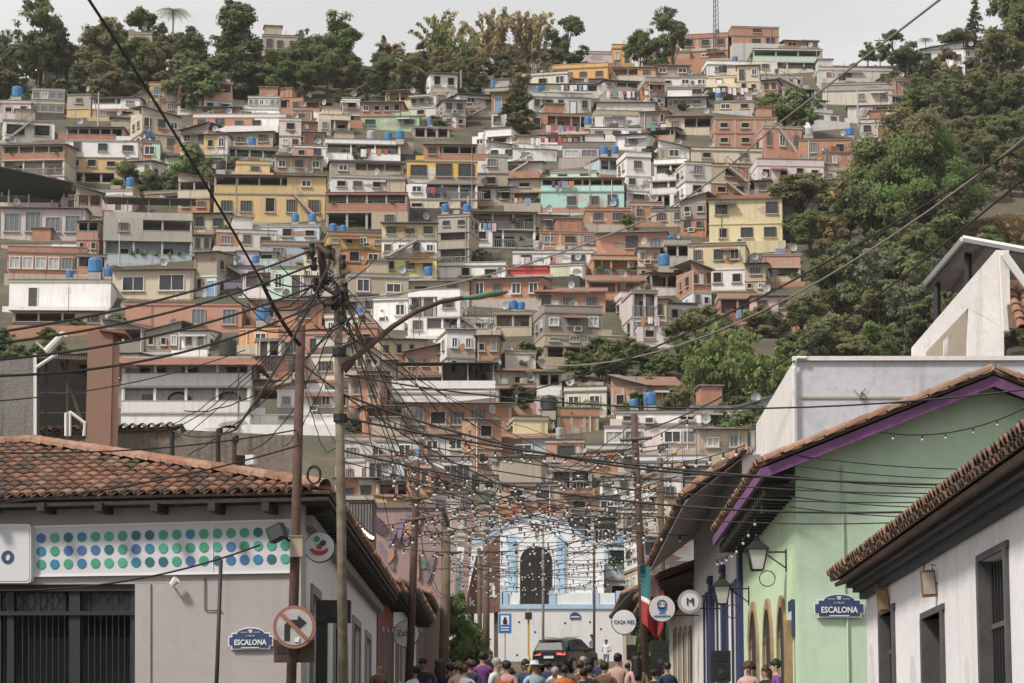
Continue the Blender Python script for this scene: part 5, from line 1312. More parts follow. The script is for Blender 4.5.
pxpoly(b, [(60, 362), (63, 362), (84, 425), (81, 425)], ((0, 66, 0), (0, -1, 0)), -.08, 'wood_pole'); bw(b, 'brace', sh)
ch = thing('white_rack', 'small white metal frame standing in the dark shed', 'frame', P(75, 428, 63)); b = MB(); b.tube([P(66, 436, 63), P(66, 413, 63), P(70, 412, 63), P(85, 423, 63), P(84, 436, 63)], .04, 'frame_white', 6); bw(b, 'frame', ch); b = MB(); b.tube([P(70, 436, 62.9), P(70, 413, 62.9)], .03, 'frame_white', 6); bw(b, 'bar', ch)
pi_ = thing('brick_pillar', 'tall brown plastered pillar beside the dark shed', 'pillar', P(101, 430, 63)); b = MB(); p0, p1 = P(88, 331, 63), P(113, 331, 63); b.box(p0.x, p1.x, 63, 63.7, 1, p0.z, 'pillar_brown'); bw(b, 'shaft', pi_); b = MB(); b.box(p1.x + .002, p1.x + .07, 63.08, 63.6, 1, p0.z - .25, 'brickpink'); bw(b, 'side_strip', pi_); b = MB(); b.prism([(p1.x - .3, 62.9, p0.z + .002), (p1.x + .3, 62.9, p0.z - .08), (p1.x + .3, 63.8, p0.z - .08), (p1.x - .3, 63.8, p0.z + .02)], (0, 0, .06), 'tile_a'); bw(b, 'cap_tile', pi_)
al = thing('antenna_arm', 'slanted white tube light above the rough wall', 'lamp', P(48, 352, 63.8)); b = MB(); b.tube([P(47, 351, 63.8), P(64, 334, 63.5)], .09, 'frame_white', 8); bw(b, 'tube', al); b = MB(); b.tube([P(37, 367, 63.9), P(57, 354, 63.7)], .04, 'frame_white', 6); b.tube([P(36, 342, 63.9), P(47, 352, 63.8)], .025, 'frame_metal', 6); bw(b, 'bracket', al)

# ---------------- rows of houses along the street
def row_house(side, Y0, Y1, wall, eave_h, label, doors, depth=7.0, Xw=None, ov=.55, rise=1.5, seed=0, tin=False, door_mat='timber_dark', pitch_run=3.2):
    s = side; X = (Xw if Xw is not None else (4.5 if s > 0 else 4.3)) * s; g0 = G(Y0); ze = G((Y0 + Y1) / 2) + eave_h
    r = thing('row_house', label, 'house', (X, Y0, g0)); b = MB(); ops = [(Y0 + a, Y0 + a + w_, G(Y0 + a) + sill - .05, G(Y0 + a) + top) for a, w_, sill, top in doors]
    sidewall(b, X, Y0 + .002, Y1 - .002, g0 - 1, ze - .05, ops, wall, .4, s); xa, xb = sorted((X + s * .402, X + s * depth)); b.box(xa, xb, Y0 + .002, Y0 + .3, g0 - 1, ze - .05, wall); b.box(xa, xb, Y1 - .3, Y1 - .002, g0 - 1, ze - .05, wall); bw(b, 'wall', r)
    for ya, yb, za, zb in ops:
        d = MB(); xa, xb = sorted((X + s * .22, X + s * .3)); d.box(xa, xb, ya + .002, yb - .002, za, zb - .002, door_mat); xa, xb = sorted((X + s * .16, X + s * .219)); d.box(xa, xb, (ya + yb) / 2 - .04, (ya + yb) / 2 + .04, za, zb - .01, 'frame_wood'); bw(d, 'door', r)
        d = MB(); xa, xb = sorted((X - s * .05, X + s * .1)); fm = 'navy' if wall == 'white' else 'greybrown'; d.box(xa, xb, ya - .16, ya - .002, za, zb + .16, fm); d.box(xa, xb, yb + .002, yb + .16, za, zb + .16, fm); d.box(xa, xb, ya, yb, zb + .002, zb + .16, fm); bw(d, 'door_surround', r)
    xe = X - s * ov; xr = X + s * pitch_run; A_, B_ = Vector((xe, Y0 - .15, ze)), Vector((xe, Y1 + .1, ze)); C_, D_ = Vector((xr, Y1 + .1, ze + rise)), Vector((xr, Y0 - .15, ze + rise))
    if s < 0: A_, B_, C_, D_ = A_, B_, C_, D_
    b = MB(); tile_roof(b, A_, B_, C_, D_, .27, .4, .115, seed); cap_tiles(b, A_ + Vector((0, -.03, .05)), D_ + Vector((0, -.03, .05)), .12, .4, seed); bw(b, 'tiled_roof', r)
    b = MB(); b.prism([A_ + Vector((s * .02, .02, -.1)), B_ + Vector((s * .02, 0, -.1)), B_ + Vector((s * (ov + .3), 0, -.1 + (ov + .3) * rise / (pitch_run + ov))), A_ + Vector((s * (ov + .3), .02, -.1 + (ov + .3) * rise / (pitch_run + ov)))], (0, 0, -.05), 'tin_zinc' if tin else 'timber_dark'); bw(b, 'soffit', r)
    b = MB(); b.prism([(X + s * .05, Y0 + .05, ze - .06), (xr, Y0 + .05, ze - .06), (xr, Y0 + .05, ze + rise - .1)], (0, .25, 0), wall); bw(b, 'gable_wall', r)
    if not tin:
        n = int((Y1 - Y0) / .7)
        for i in range(n): d = MB(); xa, xb = sorted((xe + s * .08, X - s * .005)); yy = Y0 + .2 + i * .7; d.box(xa, xb, yy, yy + .12, ze - .3, ze - .17, 'timber_dark'); bw(d, 'rafter_end', r)
    return r
DR = [(1.5, 1.1, 0, 2.4), (4.2, 1.1, .9, 2.4), (7, 1.2, 0, 2.4), (10, 1.1, .9, 2.4)]
row_house(-1, 79.2, 88, 'maroon', 3.5, 'maroon fronted low house beyond the taupe corner building', DR[:3], seed=11)
row_house(-1, 88, 104, 'street_white', 3.3, 'white low house with a sagging tiled eave on the left', DR, seed=12, ov=.7)
row_house(-1, 104, 121, 'cream', 3.2, 'cream low house on the left of the street', DR, seed=13)
row_house(-1, 121, 140, 'street_white', 3.4, 'farthest tiled white house on the left of the street', DR, seed=14)
row_house(1, 60.8, 79.5, 'white', 4.7, 'white house with navy pilasters beside the green front', [(1.9, 1.2, 0, 3.3), (5.0, 1.3, .8, 3.2), (8.5, 1.3, 0, 3.2), (12.5, 1.2, .8, 3.2)], seed=21, ov=1.25, tin=True, rise=1.0, pitch_run=.08)
row_house(1, 79.5, 93, 'cream', 3.5, 'cream house with a ragged tiled eave behind the round signs', DR, seed=22, ov=1.0)
row_house(1, 93, 108, 'mint', 3.0, 'mint low house behind the CASA RES sign', DR, seed=23, ov=.9)
row_house(1, 108, 125, 'street_white', 3.1, 'white low house on the right beyond the mint one', DR, seed=24)
row_house(1, 125, 143, 'tan', 3.2, 'farthest tan house on the right of the street', DR, seed=25)
uw = [o for o in bpy.data.objects if o.get('label', '').startswith('white house with navy')][0]; b = MB(); zz = G(70.15) + 4.7; b.box(4.5, 4.9, 60.8, 79.5, zz - .048, zz + .9, 'white'); bw(b, 'upper_wall', uw)
for px, y0 in ((739.5, 541), (722.5, 566), (710, 577)):   # navy pilasters
    Y = 4.45 * F / (px - VPX); r = thing('pilaster', 'navy painted pilaster on the white house, %s of three' % {739.5: 'nearest', 722.5: 'middle', 710: 'farthest'}[px], 'pilaster', (4.44, Y, G(Y)), 0, 'navy pilasters'); b = MB(); b.box(-.03, .055, -.35, .35, 0, P(px, y0 + 6, Y).z - G(Y), 'navy'); b.build('shaft', r); b = MB(); b.box(-.06, .055, -.42, .42, P(px, y0 + 6, Y).z - G(Y) + .002, P(px, y0, Y).z - G(Y), 'navy'); b.build('capital', r)

# ---------------- green corner building
GX, GY = 4.5, 48.5; ge = 5.45; ap = Vector((7.85, GY, 7.12)); slope = (7.12 - 5.57) / (7.85 - 3.95)
gb = thing('green_building', 'pale green corner building with a purple edged gable', 'building', (GX, GY, G(GY)))
b = MB(); zt = 5.57 + (GX - 3.95) * slope - .16; xr_ = 2 * 7.85 - GX
b.prism([(GX, GY, -1), (xr_, GY, -1), (xr_, GY, zt), (7.85, GY, 7.12 - .16), (GX, GY, zt)], (0, .35, 0), 'green_wall'); bw(b, 'gable_wall', gb)
aops = [(50.7, 52.1), (53.6, 55.3), (57.0, 58.9)]
b = MB(); sidewall(b, GX, GY + .352, 60.7, -1, ge, [(a, c, G(a) - 1, G(a) + 2.75) for a, c in aops], 'green_wall_lit', .4, 1); bw(b, 'side_wall', gb)
for a, c in aops:
    m_, w_ = (a + c) / 2, (c - a) / 2; zt_ = G(a) + 2.75
    for sgn in (-1, 1):       # spandrels make the arch
        d = MB(); arc = [(GX - .004, m_ + sgn * w_ * math.cos(R(t)), zt_ - w_ * 1.0 + w_ * math.sin(R(t))) for t in range(0, 91, 15)]; d.prism(arc + [(GX - .004, m_ + sgn * w_, zt_ + .0)], (.012, 0, 0), 'green_wall_lit'); bw(d, 'arch_spandrel', gb)
    d = MB(); arc = [(m_ + (w_ + .0) * math.cos(R(t)), zt_ - w_ + w_ * math.sin(R(t))) for t in range(0, 181, 12)]; arc2 = [(m_ + (w_ + .2) * math.cos(R(t)), zt_ - w_ + (w_ + .2) * math.sin(R(t))) for t in range(180, -1, -12)]
    pts_ = [(GX - .05, y, z) for y, z in [(m_ + w_, G(a) - .2)] + arc + [(m_ - w_, G(a) - .2), (m_ - w_ - .2, G(a) - .2)] + arc2 + [(m_ + w_ + .2, G(a) - .2)]]
    n = len(pts_); d.add(pts_ + [(x + .048, y, z) for x, y, z in pts_], [(i, (i + 1) % n, n + (i + 1) % n, n + i) for i in range(n)], 'wood_tan')
    k = len(arc) + 2; L_ = [(m_ + w_, G(a) - .2)] + arc + [(m_ - w_, G(a) - .2)]; O_ = [(m_ + w_ + .2, G(a) - .2)] + list(reversed(arc2)) + [(m_ - w_ - .2, G(a) - .2)]
    d.add([(GX - .05, y, z) for y, z in L_ + O_], [(i, i + 1, k + i + 1, k + i) for i in range(k - 1)], 'wood_tan'); bw(d, 'arch_frame', gb)
    d = MB(); d.box(GX + .012, GX + .08, a + .001, c - .001, G(a) - 1, zt_ - .001, 'timber_dark'); d.box(GX + .004, GX + .011, m_ - .05, m_ + .05, G(a) - 1, zt_ - .1, 'rosewood'); bw(d, 'door', gb)
b = MB(); ovf = .55; Yf = GY - ovf
def rake(x): return 5.57 + (x - 3.95) * slope if x <= 7.85 else 7.12 - (x - 7.85) * slope
A_, B_, C_, D_ = Vector((3.9, Yf, 5.6)), Vector((3.9, 61, 5.6)), Vector((7.85, 61, 7.17)), Vector((7.85, Yf, 7.17))
tile_roof(b, A_, B_, C_, D_, .26, .4, .115, 31); A2, B2 = Vector((11.8, Yf, 5.6)), Vector((11.8, 61, 5.6)); tile_roof(b, A2, B2, C_, D_, .26, .4, .115, 32); cap_tiles(b, A_ + Vector((0, -.02, .03)), D_ + Vector((0, -.02, .03)), .10, .38, 33, ('tile_c', 'tile_a', 'tile_c')); cap_tiles(b, A2 + Vector((0, -.02, .03)), D_ + Vector((0, -.02, .03)), .10, .38, 34, ('tile_c', 'tile_a')); bw(b, 'tiled_roof', gb)
b = MB(); t = .18
b.prism([(3.88, Yf, 5.5 - t), (7.85, Yf, 7.08 - t), (7.85, Yf, 7.08), (3.88, Yf, 5.5)], (0, .07, 0), 'purple'); b.prism([(7.853, Yf, 7.08 - t), (11.82, Yf, 5.5 - t), (11.82, Yf, 5.5), (7.853, Yf, 7.08)], (0, .07, 0), 'purple'); b.box(3.86, 3.93, Yf + .072, 60.9, 5.5 - t, 5.5, 'purple'); bw(b, 'fascia', gb)
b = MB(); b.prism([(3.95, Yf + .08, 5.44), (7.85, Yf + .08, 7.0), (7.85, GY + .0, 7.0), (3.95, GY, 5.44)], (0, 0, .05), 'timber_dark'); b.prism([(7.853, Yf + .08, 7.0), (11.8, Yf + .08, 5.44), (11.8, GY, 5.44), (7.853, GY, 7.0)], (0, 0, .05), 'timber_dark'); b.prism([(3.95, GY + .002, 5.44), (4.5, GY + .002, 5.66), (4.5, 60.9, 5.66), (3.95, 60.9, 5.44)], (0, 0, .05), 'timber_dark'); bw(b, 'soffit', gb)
for i in range(20): d = MB(); yy = GY + .1 + i * .6; d.box(3.95, 4.49, yy, yy + .14, 5.1, 5.3, 'timber_dark'); bw(d, 'rafter_end', gb)
lb = thing('leaning_plank', 'tan wooden board leaning at the green corner', 'board', (4.38, 49.0, G(49))); b = MB(); b.prism([(-.1, -.05, 0), (.06, -.05, 0), (.08, .05, 2.45), (-.02, .05, 2.45)], (0, .06, 0), 'wood_tan'); b.build('board', lb)
def lantern(px, py, Y, label):
    p = P(px, py, Y); r = thing('wall_lantern', label, 'lantern', p); s = 1.0
    def ring(rr_, z, n=4): return [(p.x + rr_ * math.cos(R(45 + 90 * k)), p.y + rr_ * math.sin(R(45 + 90 * k)), p.z + z) for k in range(n)]
    b = MB(); b.add(ring(.13, -.24) + ring(.235, .1), [(0, 1, 5, 4), (1, 2, 6, 5), (2, 3, 7, 6), (3, 0, 4, 7), (0, 3, 2, 1)], 'lamp_glass'); bw(b, 'glass', r)
    b = MB()
    for k in range(4):
        a, c = ring(.14, -.25)[k], ring(.245, .1)[k]; b.tube([a, c], .014, 'black_iron', 4)
        a, c = ring(.14, -.25)[k], ring(.14, -.25)[(k + 1) % 4]; b.tube([a, c], .014, 'black_iron', 4)
    bw(b, 'lantern_frame', r); b = MB(); lv = [(.29, .1), (.29, .125), (.12, .25), (.07, .27), (.075, .31), (.03, .33)]
    vs = []; 
    for rr_, z in lv: vs += ring(rr_, z)
    b.add(vs, [(i * 4 + k, i * 4 + (k + 1) % 4, (i + 1) * 4 + (k + 1) % 4, (i + 1) * 4 + k) for i in range(len(lv) - 1) for k in range(4)] + [(0, 1, 2, 3)], 'black_iron'); b.sphere((p.x, p.y, p.z + .35), .035, 'black_iron', 8, 5); bw(b, 'lantern_roof', r)
    b = MB(); b.tube([(p.x + .2, p.y, p.z + .07), (4.49, p.y, p.z + .07)], .016, 'black_iron', 5); b.tube([(4.0 + .1, p.y, p.z + .06), (4.49, p.y, p.z - .22)], .013, 'black_iron', 5); b.tube([(4.485, p.y, p.z + .12), (4.485, p.y, p.z - .28)], .016, 'black_iron', 5)
    b.tube([(4.15 + .14 * math.cos(R(a)), p.y, p.z - .4 + .14 * math.sin(R(a))) for a in range(0, 361, 24)], .009, 'black_iron', 4, cap=False); bw(b, 'bracket', r)
lantern(757, 556, 50.4, 'black wall lantern on the green wall, the larger and nearer one'); lantern(721.5, 592, 59.2, 'black wall lantern before the white and navy house')

# ---------------- near white building at the right edge
nw = thing('white_building', 'near white building with a dark cornice at the right edge', 'building', (4.5, 38.5, G(38.5)))
def zt_(y): return 2.74
ops = [(35.45, 36.95, G(36) + .9, 2.31), (31.2, 32.95, -3, 2.02), (26.9, 28.7, G(28) + .7, 2.33)]
b = MB(); ys = [20.0] + sorted(sum(([a, c] for a, c, _, _ in ops), [])) + [38.5]
for a, c in zip(ys, ys[1:]):
    o_ = [o for o in ops if abs(o[0] - a) < .01]
    if o_: o_ = o_[0]; b.prism([(4.5, a, o_[3]), (4.5, c, o_[3]), (4.5, c, zt_(c)), (4.5, a, zt_(a))], (.4, 0, 0), 'near_white'); b.box(4.5, 4.9, a, c, -3, o_[2], 'near_white')
    else: b.prism([(4.5, a, -3), (4.5, c, -3), (4.5, c, zt_(c)), (4.5, a, zt_(a))], (.4, 0, 0), 'near_white')
b.box(4.902, 12, 38.1, 38.5, -3, 2.8, 'near_white'); bw(b, 'wall', nw)
for i, (a, c, z0, z1) in enumerate(ops):
    d = MB(); d.box(4.46, 4.7, a + .002, a + .14, z0, z1 - .002, 'grey_frame'); d.box(4.46, 4.7, c - .14, c - .002, z0, z1 - .002, 'grey_frame'); d.box(4.47, 4.7, a - .04, c + .04, z1, z1 + .07, 'grey_frame'); bw(d, 'frame', nw)
    d = MB(); d.box(4.78, 4.84, a + .01, c - .01, z0, z1, 'rosewood' if i == 1 else 'void')
    if i == 1:
        for q in range(3): d.box(4.74, 4.779, a + .2 + q * .45, a + .5 + q * .45, z0, z1 - .15, 'rosewood')
    bw(d, 'door' if i == 1 else 'window', nw)
    if i != 1:
        d = MB()
        for q in range(9): yy = a + .2 + (c - a - .4) * q / 8; d.tube([(4.6, yy, z0), (4.6, yy, z1 - .03)], .016, 'black_iron', 5)
        for q in (.35, .72): d.box(4.58, 4.62, a + .14, c - .14, z0 + (z1 - z0) * q, z0 + (z1 - z0) * q + .05, 'grey_frame')
        bw(d, 'window_bars', nw)
b = MB()
for i, (xo, z0, z1) in enumerate(((4.42, -.10, -.01), (4.33, -.008, .05), (4.25, .052, .11), (4.19, .112, .16))):
    b.prism([(xo, 20, zt_(20) + z0), (xo, 38.6, zt_(38.6) + z0), (xo, 38.6, zt_(38.6) + z1), (xo, 20, zt_(20) + z1)], (4.9 - xo, 0, 0), 'cornice')
bw(b, 'cornice', nw)
b = MB(); A_, B_ = Vector((4.07, 20, zt_(20) + .20)), Vector((4.07, 38.75, zt_(38.75) + .20)); tile_roof(b, A_, B_, B_ + Vector((3.5, 0, 1.2)), A_ + Vector((3.5, 0, 1.2)), .235, .4, .098, 41, mats=('tile_a', 'tile_b', 'tile_d', 'tile_b')); A_ = A_ + Vector((.03, 0, -.075)); B_ = B_ + Vector((.03, 0, -.075)); tile_roof(b, A_, B_, B_ + Vector((.8, 0, .27)), A_ + Vector((.8, 0, .27)), .235, .4, .09, 42, mats=('tile_d', 'tile_b')); bw(b, 'tiled_roof', nw)
for x0, y0, x1, y1, Y, mt, lab in ((877, 588, 889, 612, 35.95, 'wood_tan', 'small reddish wooden plaque above the far barred window'), (921, 570, 936, 597, 31.7, 'mural_cream', 'pale carved plaque hung above the rosewood door')):
    p = P((x0 + x1) / 2, (y0 + y1) / 2, Y); w_, h_ = (x1 - x0) * Y / F, (y1 - y0) * Y / F; r = thing('wall_plaque', lab, 'plaque', p); b = MB(); b.obox((0, 0, 0), (w_, .04, h_), Matrix.Rotation(R(-4), 3, 'Y'), 'frame_wood'); b.build('backboard', r); b = MB(); b.obox((0, -.026, 0), (w_ * .8, .01, h_ * .8), Matrix.Rotation(R(-4), 3, 'Y'), mt); b.build('carving', r)
    b = MB()
    for sx in (-.6, .6): b.tube([(sx * w_ * .5, 0, h_ * .5), (sx * w_ * .4, 0, h_ * .72), (sx * w_ * .8, 0, h_ * .66)], .008, 'black_iron', 4)
    b.tube([(w_ * .5, .02, 0), (4.5 - p.x, .02, 0)], .012, 'black_iron', 4); b.build('hook', r)

# ---------------- grey terrace block and stuccoed stair gable behind the green house
tb = thing('terrace_block', 'bare grey concrete block with a white coping behind the green gable', 'building', P(900, 480, 63)); b = MB(); c0 = P(796, 361, 63); b.box(c0.x, c0.x + 18, 63, 74, 2, c0.z, 'terrace_wall'); bw(b, 'wall', tb)
b = MB(); b.box(c0.x - .002, c0.x + .06, 63.06, 73.9, 2, c0.z - .004, 'stucco_white'); b.v = [(x - .05, y, z) for x, y, z in b.v]; bw(b, 'side_render', tb)
b = MB(); b.box(c0.x - .08, c0.x + 18, 62.92, 63.12, c0.z + .002, c0.z + .10, 'stucco_white'); bw(b, 'coping', tb); b = MB(); b.box(c0.x + .1, c0.x + 7.4, 62.97, 62.998, c0.z - .85, c0.z - .80, 'concrete'); bw(b, 'string_course', tb)
b = MB(); q = random.Random(3); o_ = P(862, 392, 62.98)
for i in range(8): b.tube([o_, o_ + Vector((q.uniform(-.1, .1), -.02, q.uniform(-.2, .05))), o_ + Vector((q.uniform(-.2, .2), -.03, q.uniform(-.45, .15)))], .007, 'wood_pole', 4)
bw(b, 'dry_creeper', tb)
b = MB(); b.tube([P(795, 480, 62.9), P(794, 368, 62.9), P(797, 358, 62.9), P(806, 358, 62.9)], .045, 'frame_white', 7); bw(b, 'corner_pipe', tb)
st_ = thing('stair_gable', 'peeling white stucco stair wall with a triangular opening', 'wall', P(960, 357, 66)); b = MB(); pl = ((0, 66, 0), (0, -1, 0))
pxpoly(b, [(913, 346), (996, 250), (1004, 250), (1004, 328), (968, 308), (926, 352), (926, 357), (913, 357)], pl, -.3, 'stucco_white'); pxpoly(b, [(968.2, 308.4), (1004, 328.2), (1004, 357), (968.2, 357)], pl, -.3, 'stucco_white'); bw(b, 'stucco_wall', st_)
b = MB(); pxpoly(b, [(926, 352), (968, 308), (968, 357), (926, 357)], ((0, 67.2, 0), (0, -1, 0)), -.2, 'greytan'); pxpoly(b, [(944, 340), (948, 336), (948, 357), (944, 357)], ((0, 66.6, 0), (0, -1, 0)), -.15, 'stucco_white'); bw(b, 'inner_wall', st_)
b = MB(); pxpoly(b, [(1000, 250), (1009, 250), (1011, 330), (1004, 330)], ((0, 65.7, 0), (0, -1, 0)), -.25, 'stucco_white'); bw(b, 'corner_pier', st_); b = MB(); b.tube([P(1004, 254, 65.6), P(1030, 290, 65.6)], .10, 'frame_white', 6); bw(b, 'handrail', st_)
mr = thing('metal_canopy', 'tilted corrugated metal canopy on dark posts at the right edge', 'canopy', P(975, 300, 68)); b = MB(); a_, c_, d_ = P(925, 287, 74), P(962, 244, 67.6), P(1060, 262, 67.6); e_ = P(1060, 312, 74); b.prism([a_, c_, d_, e_], (0, 0, .09), 'tin_brown'); bw(b, 'roof', mr)
b = MB(); 
for q in (.2, .45, .7): b.tube([a_.lerp(e_, q) - Vector((0, 0, .06)), c_.lerp(d_, q) - Vector((0, 0, .06))], .05, 'frame_dark', 4)
b.tube([a_ + Vector((.1, .1, -.06)), c_ + Vector((.1, 0, -.06))], .06, 'frame_dark', 4); b.tube([c_ + Vector((0, -.1, .12)), d_ + Vector((0, -.1, .12))], .08, 'frame_white', 4); b.tube([a_ + Vector((0, 0, .12)), c_ + Vector((0, 0, .12))], .07, 'frame_white', 4); bw(b, 'purlin', mr)
for x, y0, y1, Y in ((937, 283, 357, 73), (968, 252, 357, 68.6)): b = MB(); b.tube([P(x, y0, Y), P(x, y1, Y)], .1, 'black_iron', 6); bw(b, 'post', mr)
tr = thing('tiled_lean_to', 'small red tiled lean-to roof at the right edge', 'roof', P(1020, 328, 65)); b = MB(); A_, B_ = P(1009, 328, 64.6), P(1070, 330, 64.6); tile_roof(b, A_, B_, P(1070, 286, 66.6), P(1006, 286, 66.6), .3, .4, .13, 51, mats=('tile_a', 'tile_c', 'tile_a')); bw(b, 'tiles', tr); b = MB(); pxpoly(b, [(1008, 280), (1060, 280), (1060, 287), (1008, 287)], ((0, 66.7, 0), (0, -1, 0)), -.2, 'tile_a'); bw(b, 'ridge', tr)

# ---------------- signs, loudspeakers, flag on the right
r, p, r_ = round_sign(624, 622, 98, 12.6, 'round white sign reading CASA RES', 4.5); text('CASA RES', r_ * .40, 'sign_navy', r, (0, -.03, 0), sx=.95)
r, p, r_ = round_sign(662, 608.5, 77, 13.6, 'round white sign with a blue cup logo', 4.5)
b = MB(); b.prism([(p.x + r_ * .34 * math.cos(R(a)), p.y - .03, p.z + r_ * .1 + r_ * .34 * math.sin(R(a))) for a in range(180, 361, 15)], (0, .012, 0), 'sign_blue'); bw(b, 'logo', r)
b = MB(); vs = []; n = 20
for q in (.36, .27): vs += [(p.x + r_ * q * math.cos(2 * math.pi * j / n), p.y - .03, p.z + r_ * .3 + r_ * q * .95 * math.sin(2 * math.pi * j / n)) for j in range(n)]
b.add(vs, [(j, (j + 1) % n, n + (j + 1) % n, n + j) for j in range(n)], 'sign_navy'); b.disc((p.x - .05, p.y - .031, p.z + r_ * .33), .02, .01, 'sign_navy', 10); b.disc((p.x + .05, p.y - .031, p.z + r_ * .33), .02, .01, 'sign_navy', 10); bw(b, 'logo_head', r)
b = MB(); b.box(p.x - r_ * .25, p.x + r_ * .25, p.y - .03, p.y - .018, p.z - r_ * .36, p.z - r_ * .32, 'sign_blue'); bw(b, 'logo_line', r); 
for i in range(9): b = MB(); b.box(p.x + r_ * (-.6 + i * .14), p.x + r_ * (-.6 + i * .14 + .09), p.y - .03, p.y - .018, p.z - r_ * .62, p.z - r_ * .5, 'sign_blue'); bw(b, 'letter', r)
r, p, r_ = round_sign(690, 602, 67.5, 12.3, 'round beige sign with a letter M', 4.5, mat='sign_worn', rim='greybrown'); b = MB(); b.disc(p - Vector((0, .02, 0)), r_ * .72, .006, 'sign_white', 28); bw(b, 'inner_face', r); text('M', r_ * .85, 'black_iron', r, (0, -.035, 0))
r, p, r_ = round_sign(406, 634, 88, 13.3, 'round white sign with lilac script on the left of the street', -4.3); text('Zahra', r_ * .62, 'mural_mauve', r, (0, -.03, .02), bold=.004, sx=.9)
def speaker(px, y0, y1, wpx, Y, label):
    a, c = P(px, y0, Y), P(px, y1, Y); h, w_ = a.z - c.z, wpx * Y / F; gz = H(c.x, Y) - c.z; r = thing('loudspeaker', label, 'loudspeaker', (c.x, Y, c.z + gz)); zb = -gz
    b = MB(); b.prism([(-w_ / 2, -.2, zb), (w_ / 2, -.2, zb), (w_ * .36, .2, zb), (-w_ * .36, .2, zb)], (0, 0, h), 'black_iron'); b.build('cabinet', r)
    b = MB(); b.disc((0, -.215, zb + h * .32), w_ * .38, .014, 'void', 20); b.disc((0, -.225, zb + h * .32), w_ * .16, .009, 'glass_dark', 14); b.build('woofer', r); b = MB(); b.box(-w_ * .3, w_ * .3, -.212, -.201, zb + h * .66, zb + h * .9, 'void'); b.build('horn', r)
    b = MB(); b.tube([(0, 0, zb), (0, 0, .7)], .022, 'black_iron', 6)
    for q in range(3): a_ = R(90 + 120 * q); b.tube([(0, 0, .8), (math.cos(a_) * .55, math.sin(a_) * .55, .01)], .016, 'black_iron', 5)
    b.build('stand', r)
speaker(660, 641, 671, 18.5, 66, 'plain black loudspeaker below the cup sign'); speaker(720.5, 651, 682, 19.5, 58, 'large black loudspeaker with a round woofer below the lantern'); speaker(632, 645, 660, 11, 92, 'small black loudspeaker beside the CASA RES sign')
fg = thing('flag', 'hanging red white and teal flag beside the right pole', 'flag', P(652, 560, 80)); b = MB(); n = 14
rows = [(640, 565, 642, 622), (645, 563, 648, 628), (650, 565, 651, 632), (655, 562, 656, 640), (660, 570, 661, 632), (664, 574, 664, 625)]
for i, (xa, ya, xb, yb) in enumerate(rows):
    for k in range(n): b.v.append(tuple(P(xa + (xb - xa) * k / (n - 1), ya + (yb - ya) * k / (n - 1), 80 + .18 * math.sin(i * 1.9 + k * .2))))
for i in range(len(rows) - 1):
    for k in range(n - 1):
        b.f.append((i * n + k, i * n + k + 1, (i + 1) * n + k + 1, (i + 1) * n + k)); b.m.append(('teal' if k < 7 else ('flag_white' if k == 7 else 'flag_red')) if i < 2 else ('flag_white' if k < 6 - (i > 3) * 3 else 'flag_red'))
bw(b, 'cloth', fg); b = MB(); b.tube([P(638, 566, 80.2), P(668, 558, 80.2)], .025, 'wood_tan', 6); bw(b, 'flag_rod', fg)
aw = thing('awning', 'dark torn awning tilting over the far right pavement', 'awning', P(625, 610, 112)); b = MB(); b.prism([P(609, 618, 110), P(632, 592, 110), P(640, 592, 118), P(618, 618, 118)], (0, 0, .1), 'tin_dark'); bw(b, 'sheet', aw); b = MB(); b.tube([P(612, 622, 110), P(645, 590, 112)], .06, 'wood_pole', 5); bw(b, 'beam', aw)
# flowering creeper on the right
# ---------------- mural wall and brown board on the left
mu = thing('mural_building', 'tall narrow building with a pink and purple mural facing the street', 'building', P(400, 610, 112)); b = MB(); a_, c_ = P(362, 508, 112), P(441, 620, 112); b.box(a_.x - 3, c_.x, 112, 120, 3.5, a_.z, 'mural_pink'); bw(b, 'wall', mu)
b = MB(); pl = ((0, 111.96, 0), (0, -1, 0))
qm = random.Random(8)
for i in range(26):
    cx, cy, w_, h_ = qm.uniform(368, 436), qm.uniform(514, 612), qm.uniform(2, 7), qm.uniform(5, 16); an = qm.uniform(-.6, .6)
    pts_ = [(max(363, min(440.5, cx + w_ * math.cos(t) * (1 + .25 * math.sin(2 * t + i)) + an * h_ * math.sin(t))), max(509, min(619, cy + h_ * math.sin(t)))) for t in [R(a) for a in range(360, 0, -24)]]
    pxpoly(b, pts_, ((0, 111.96 - i * .004, 0), (0, -1, 0)), -.02, qm.choice(['mural_cream', 'mural_mauve', 'mural_pink', 'mural_green', 'mural_dark', 'mural_mauve', 'salmon']))
bw(b, 'mural', mu); b = MB(); b.box(a_.x - 3.1, c_.x + .1, 111.9, 120.1, a_.z + .002, a_.z + .2, 'concrete_dark'); bw(b, 'roof_slab', mu)
gc = thing('plaster_tower', 'bare grey plaster party wall rising over the left eaves', 'wall', P(356, 560, 84)); b = MB(); a_, c_ = P(338, 500, 84), P(371, 620, 84); b.box(a_.x, c_.x, 84, 86.5, 2, a_.z, 'rough_wall'); bw(b, 'masonry', gc); b = MB(); b.box(a_.x - .05, c_.x + .05, 83.95, 86.55, a_.z + .002, a_.z + .12, 'concrete'); bw(b, 'coping', gc)
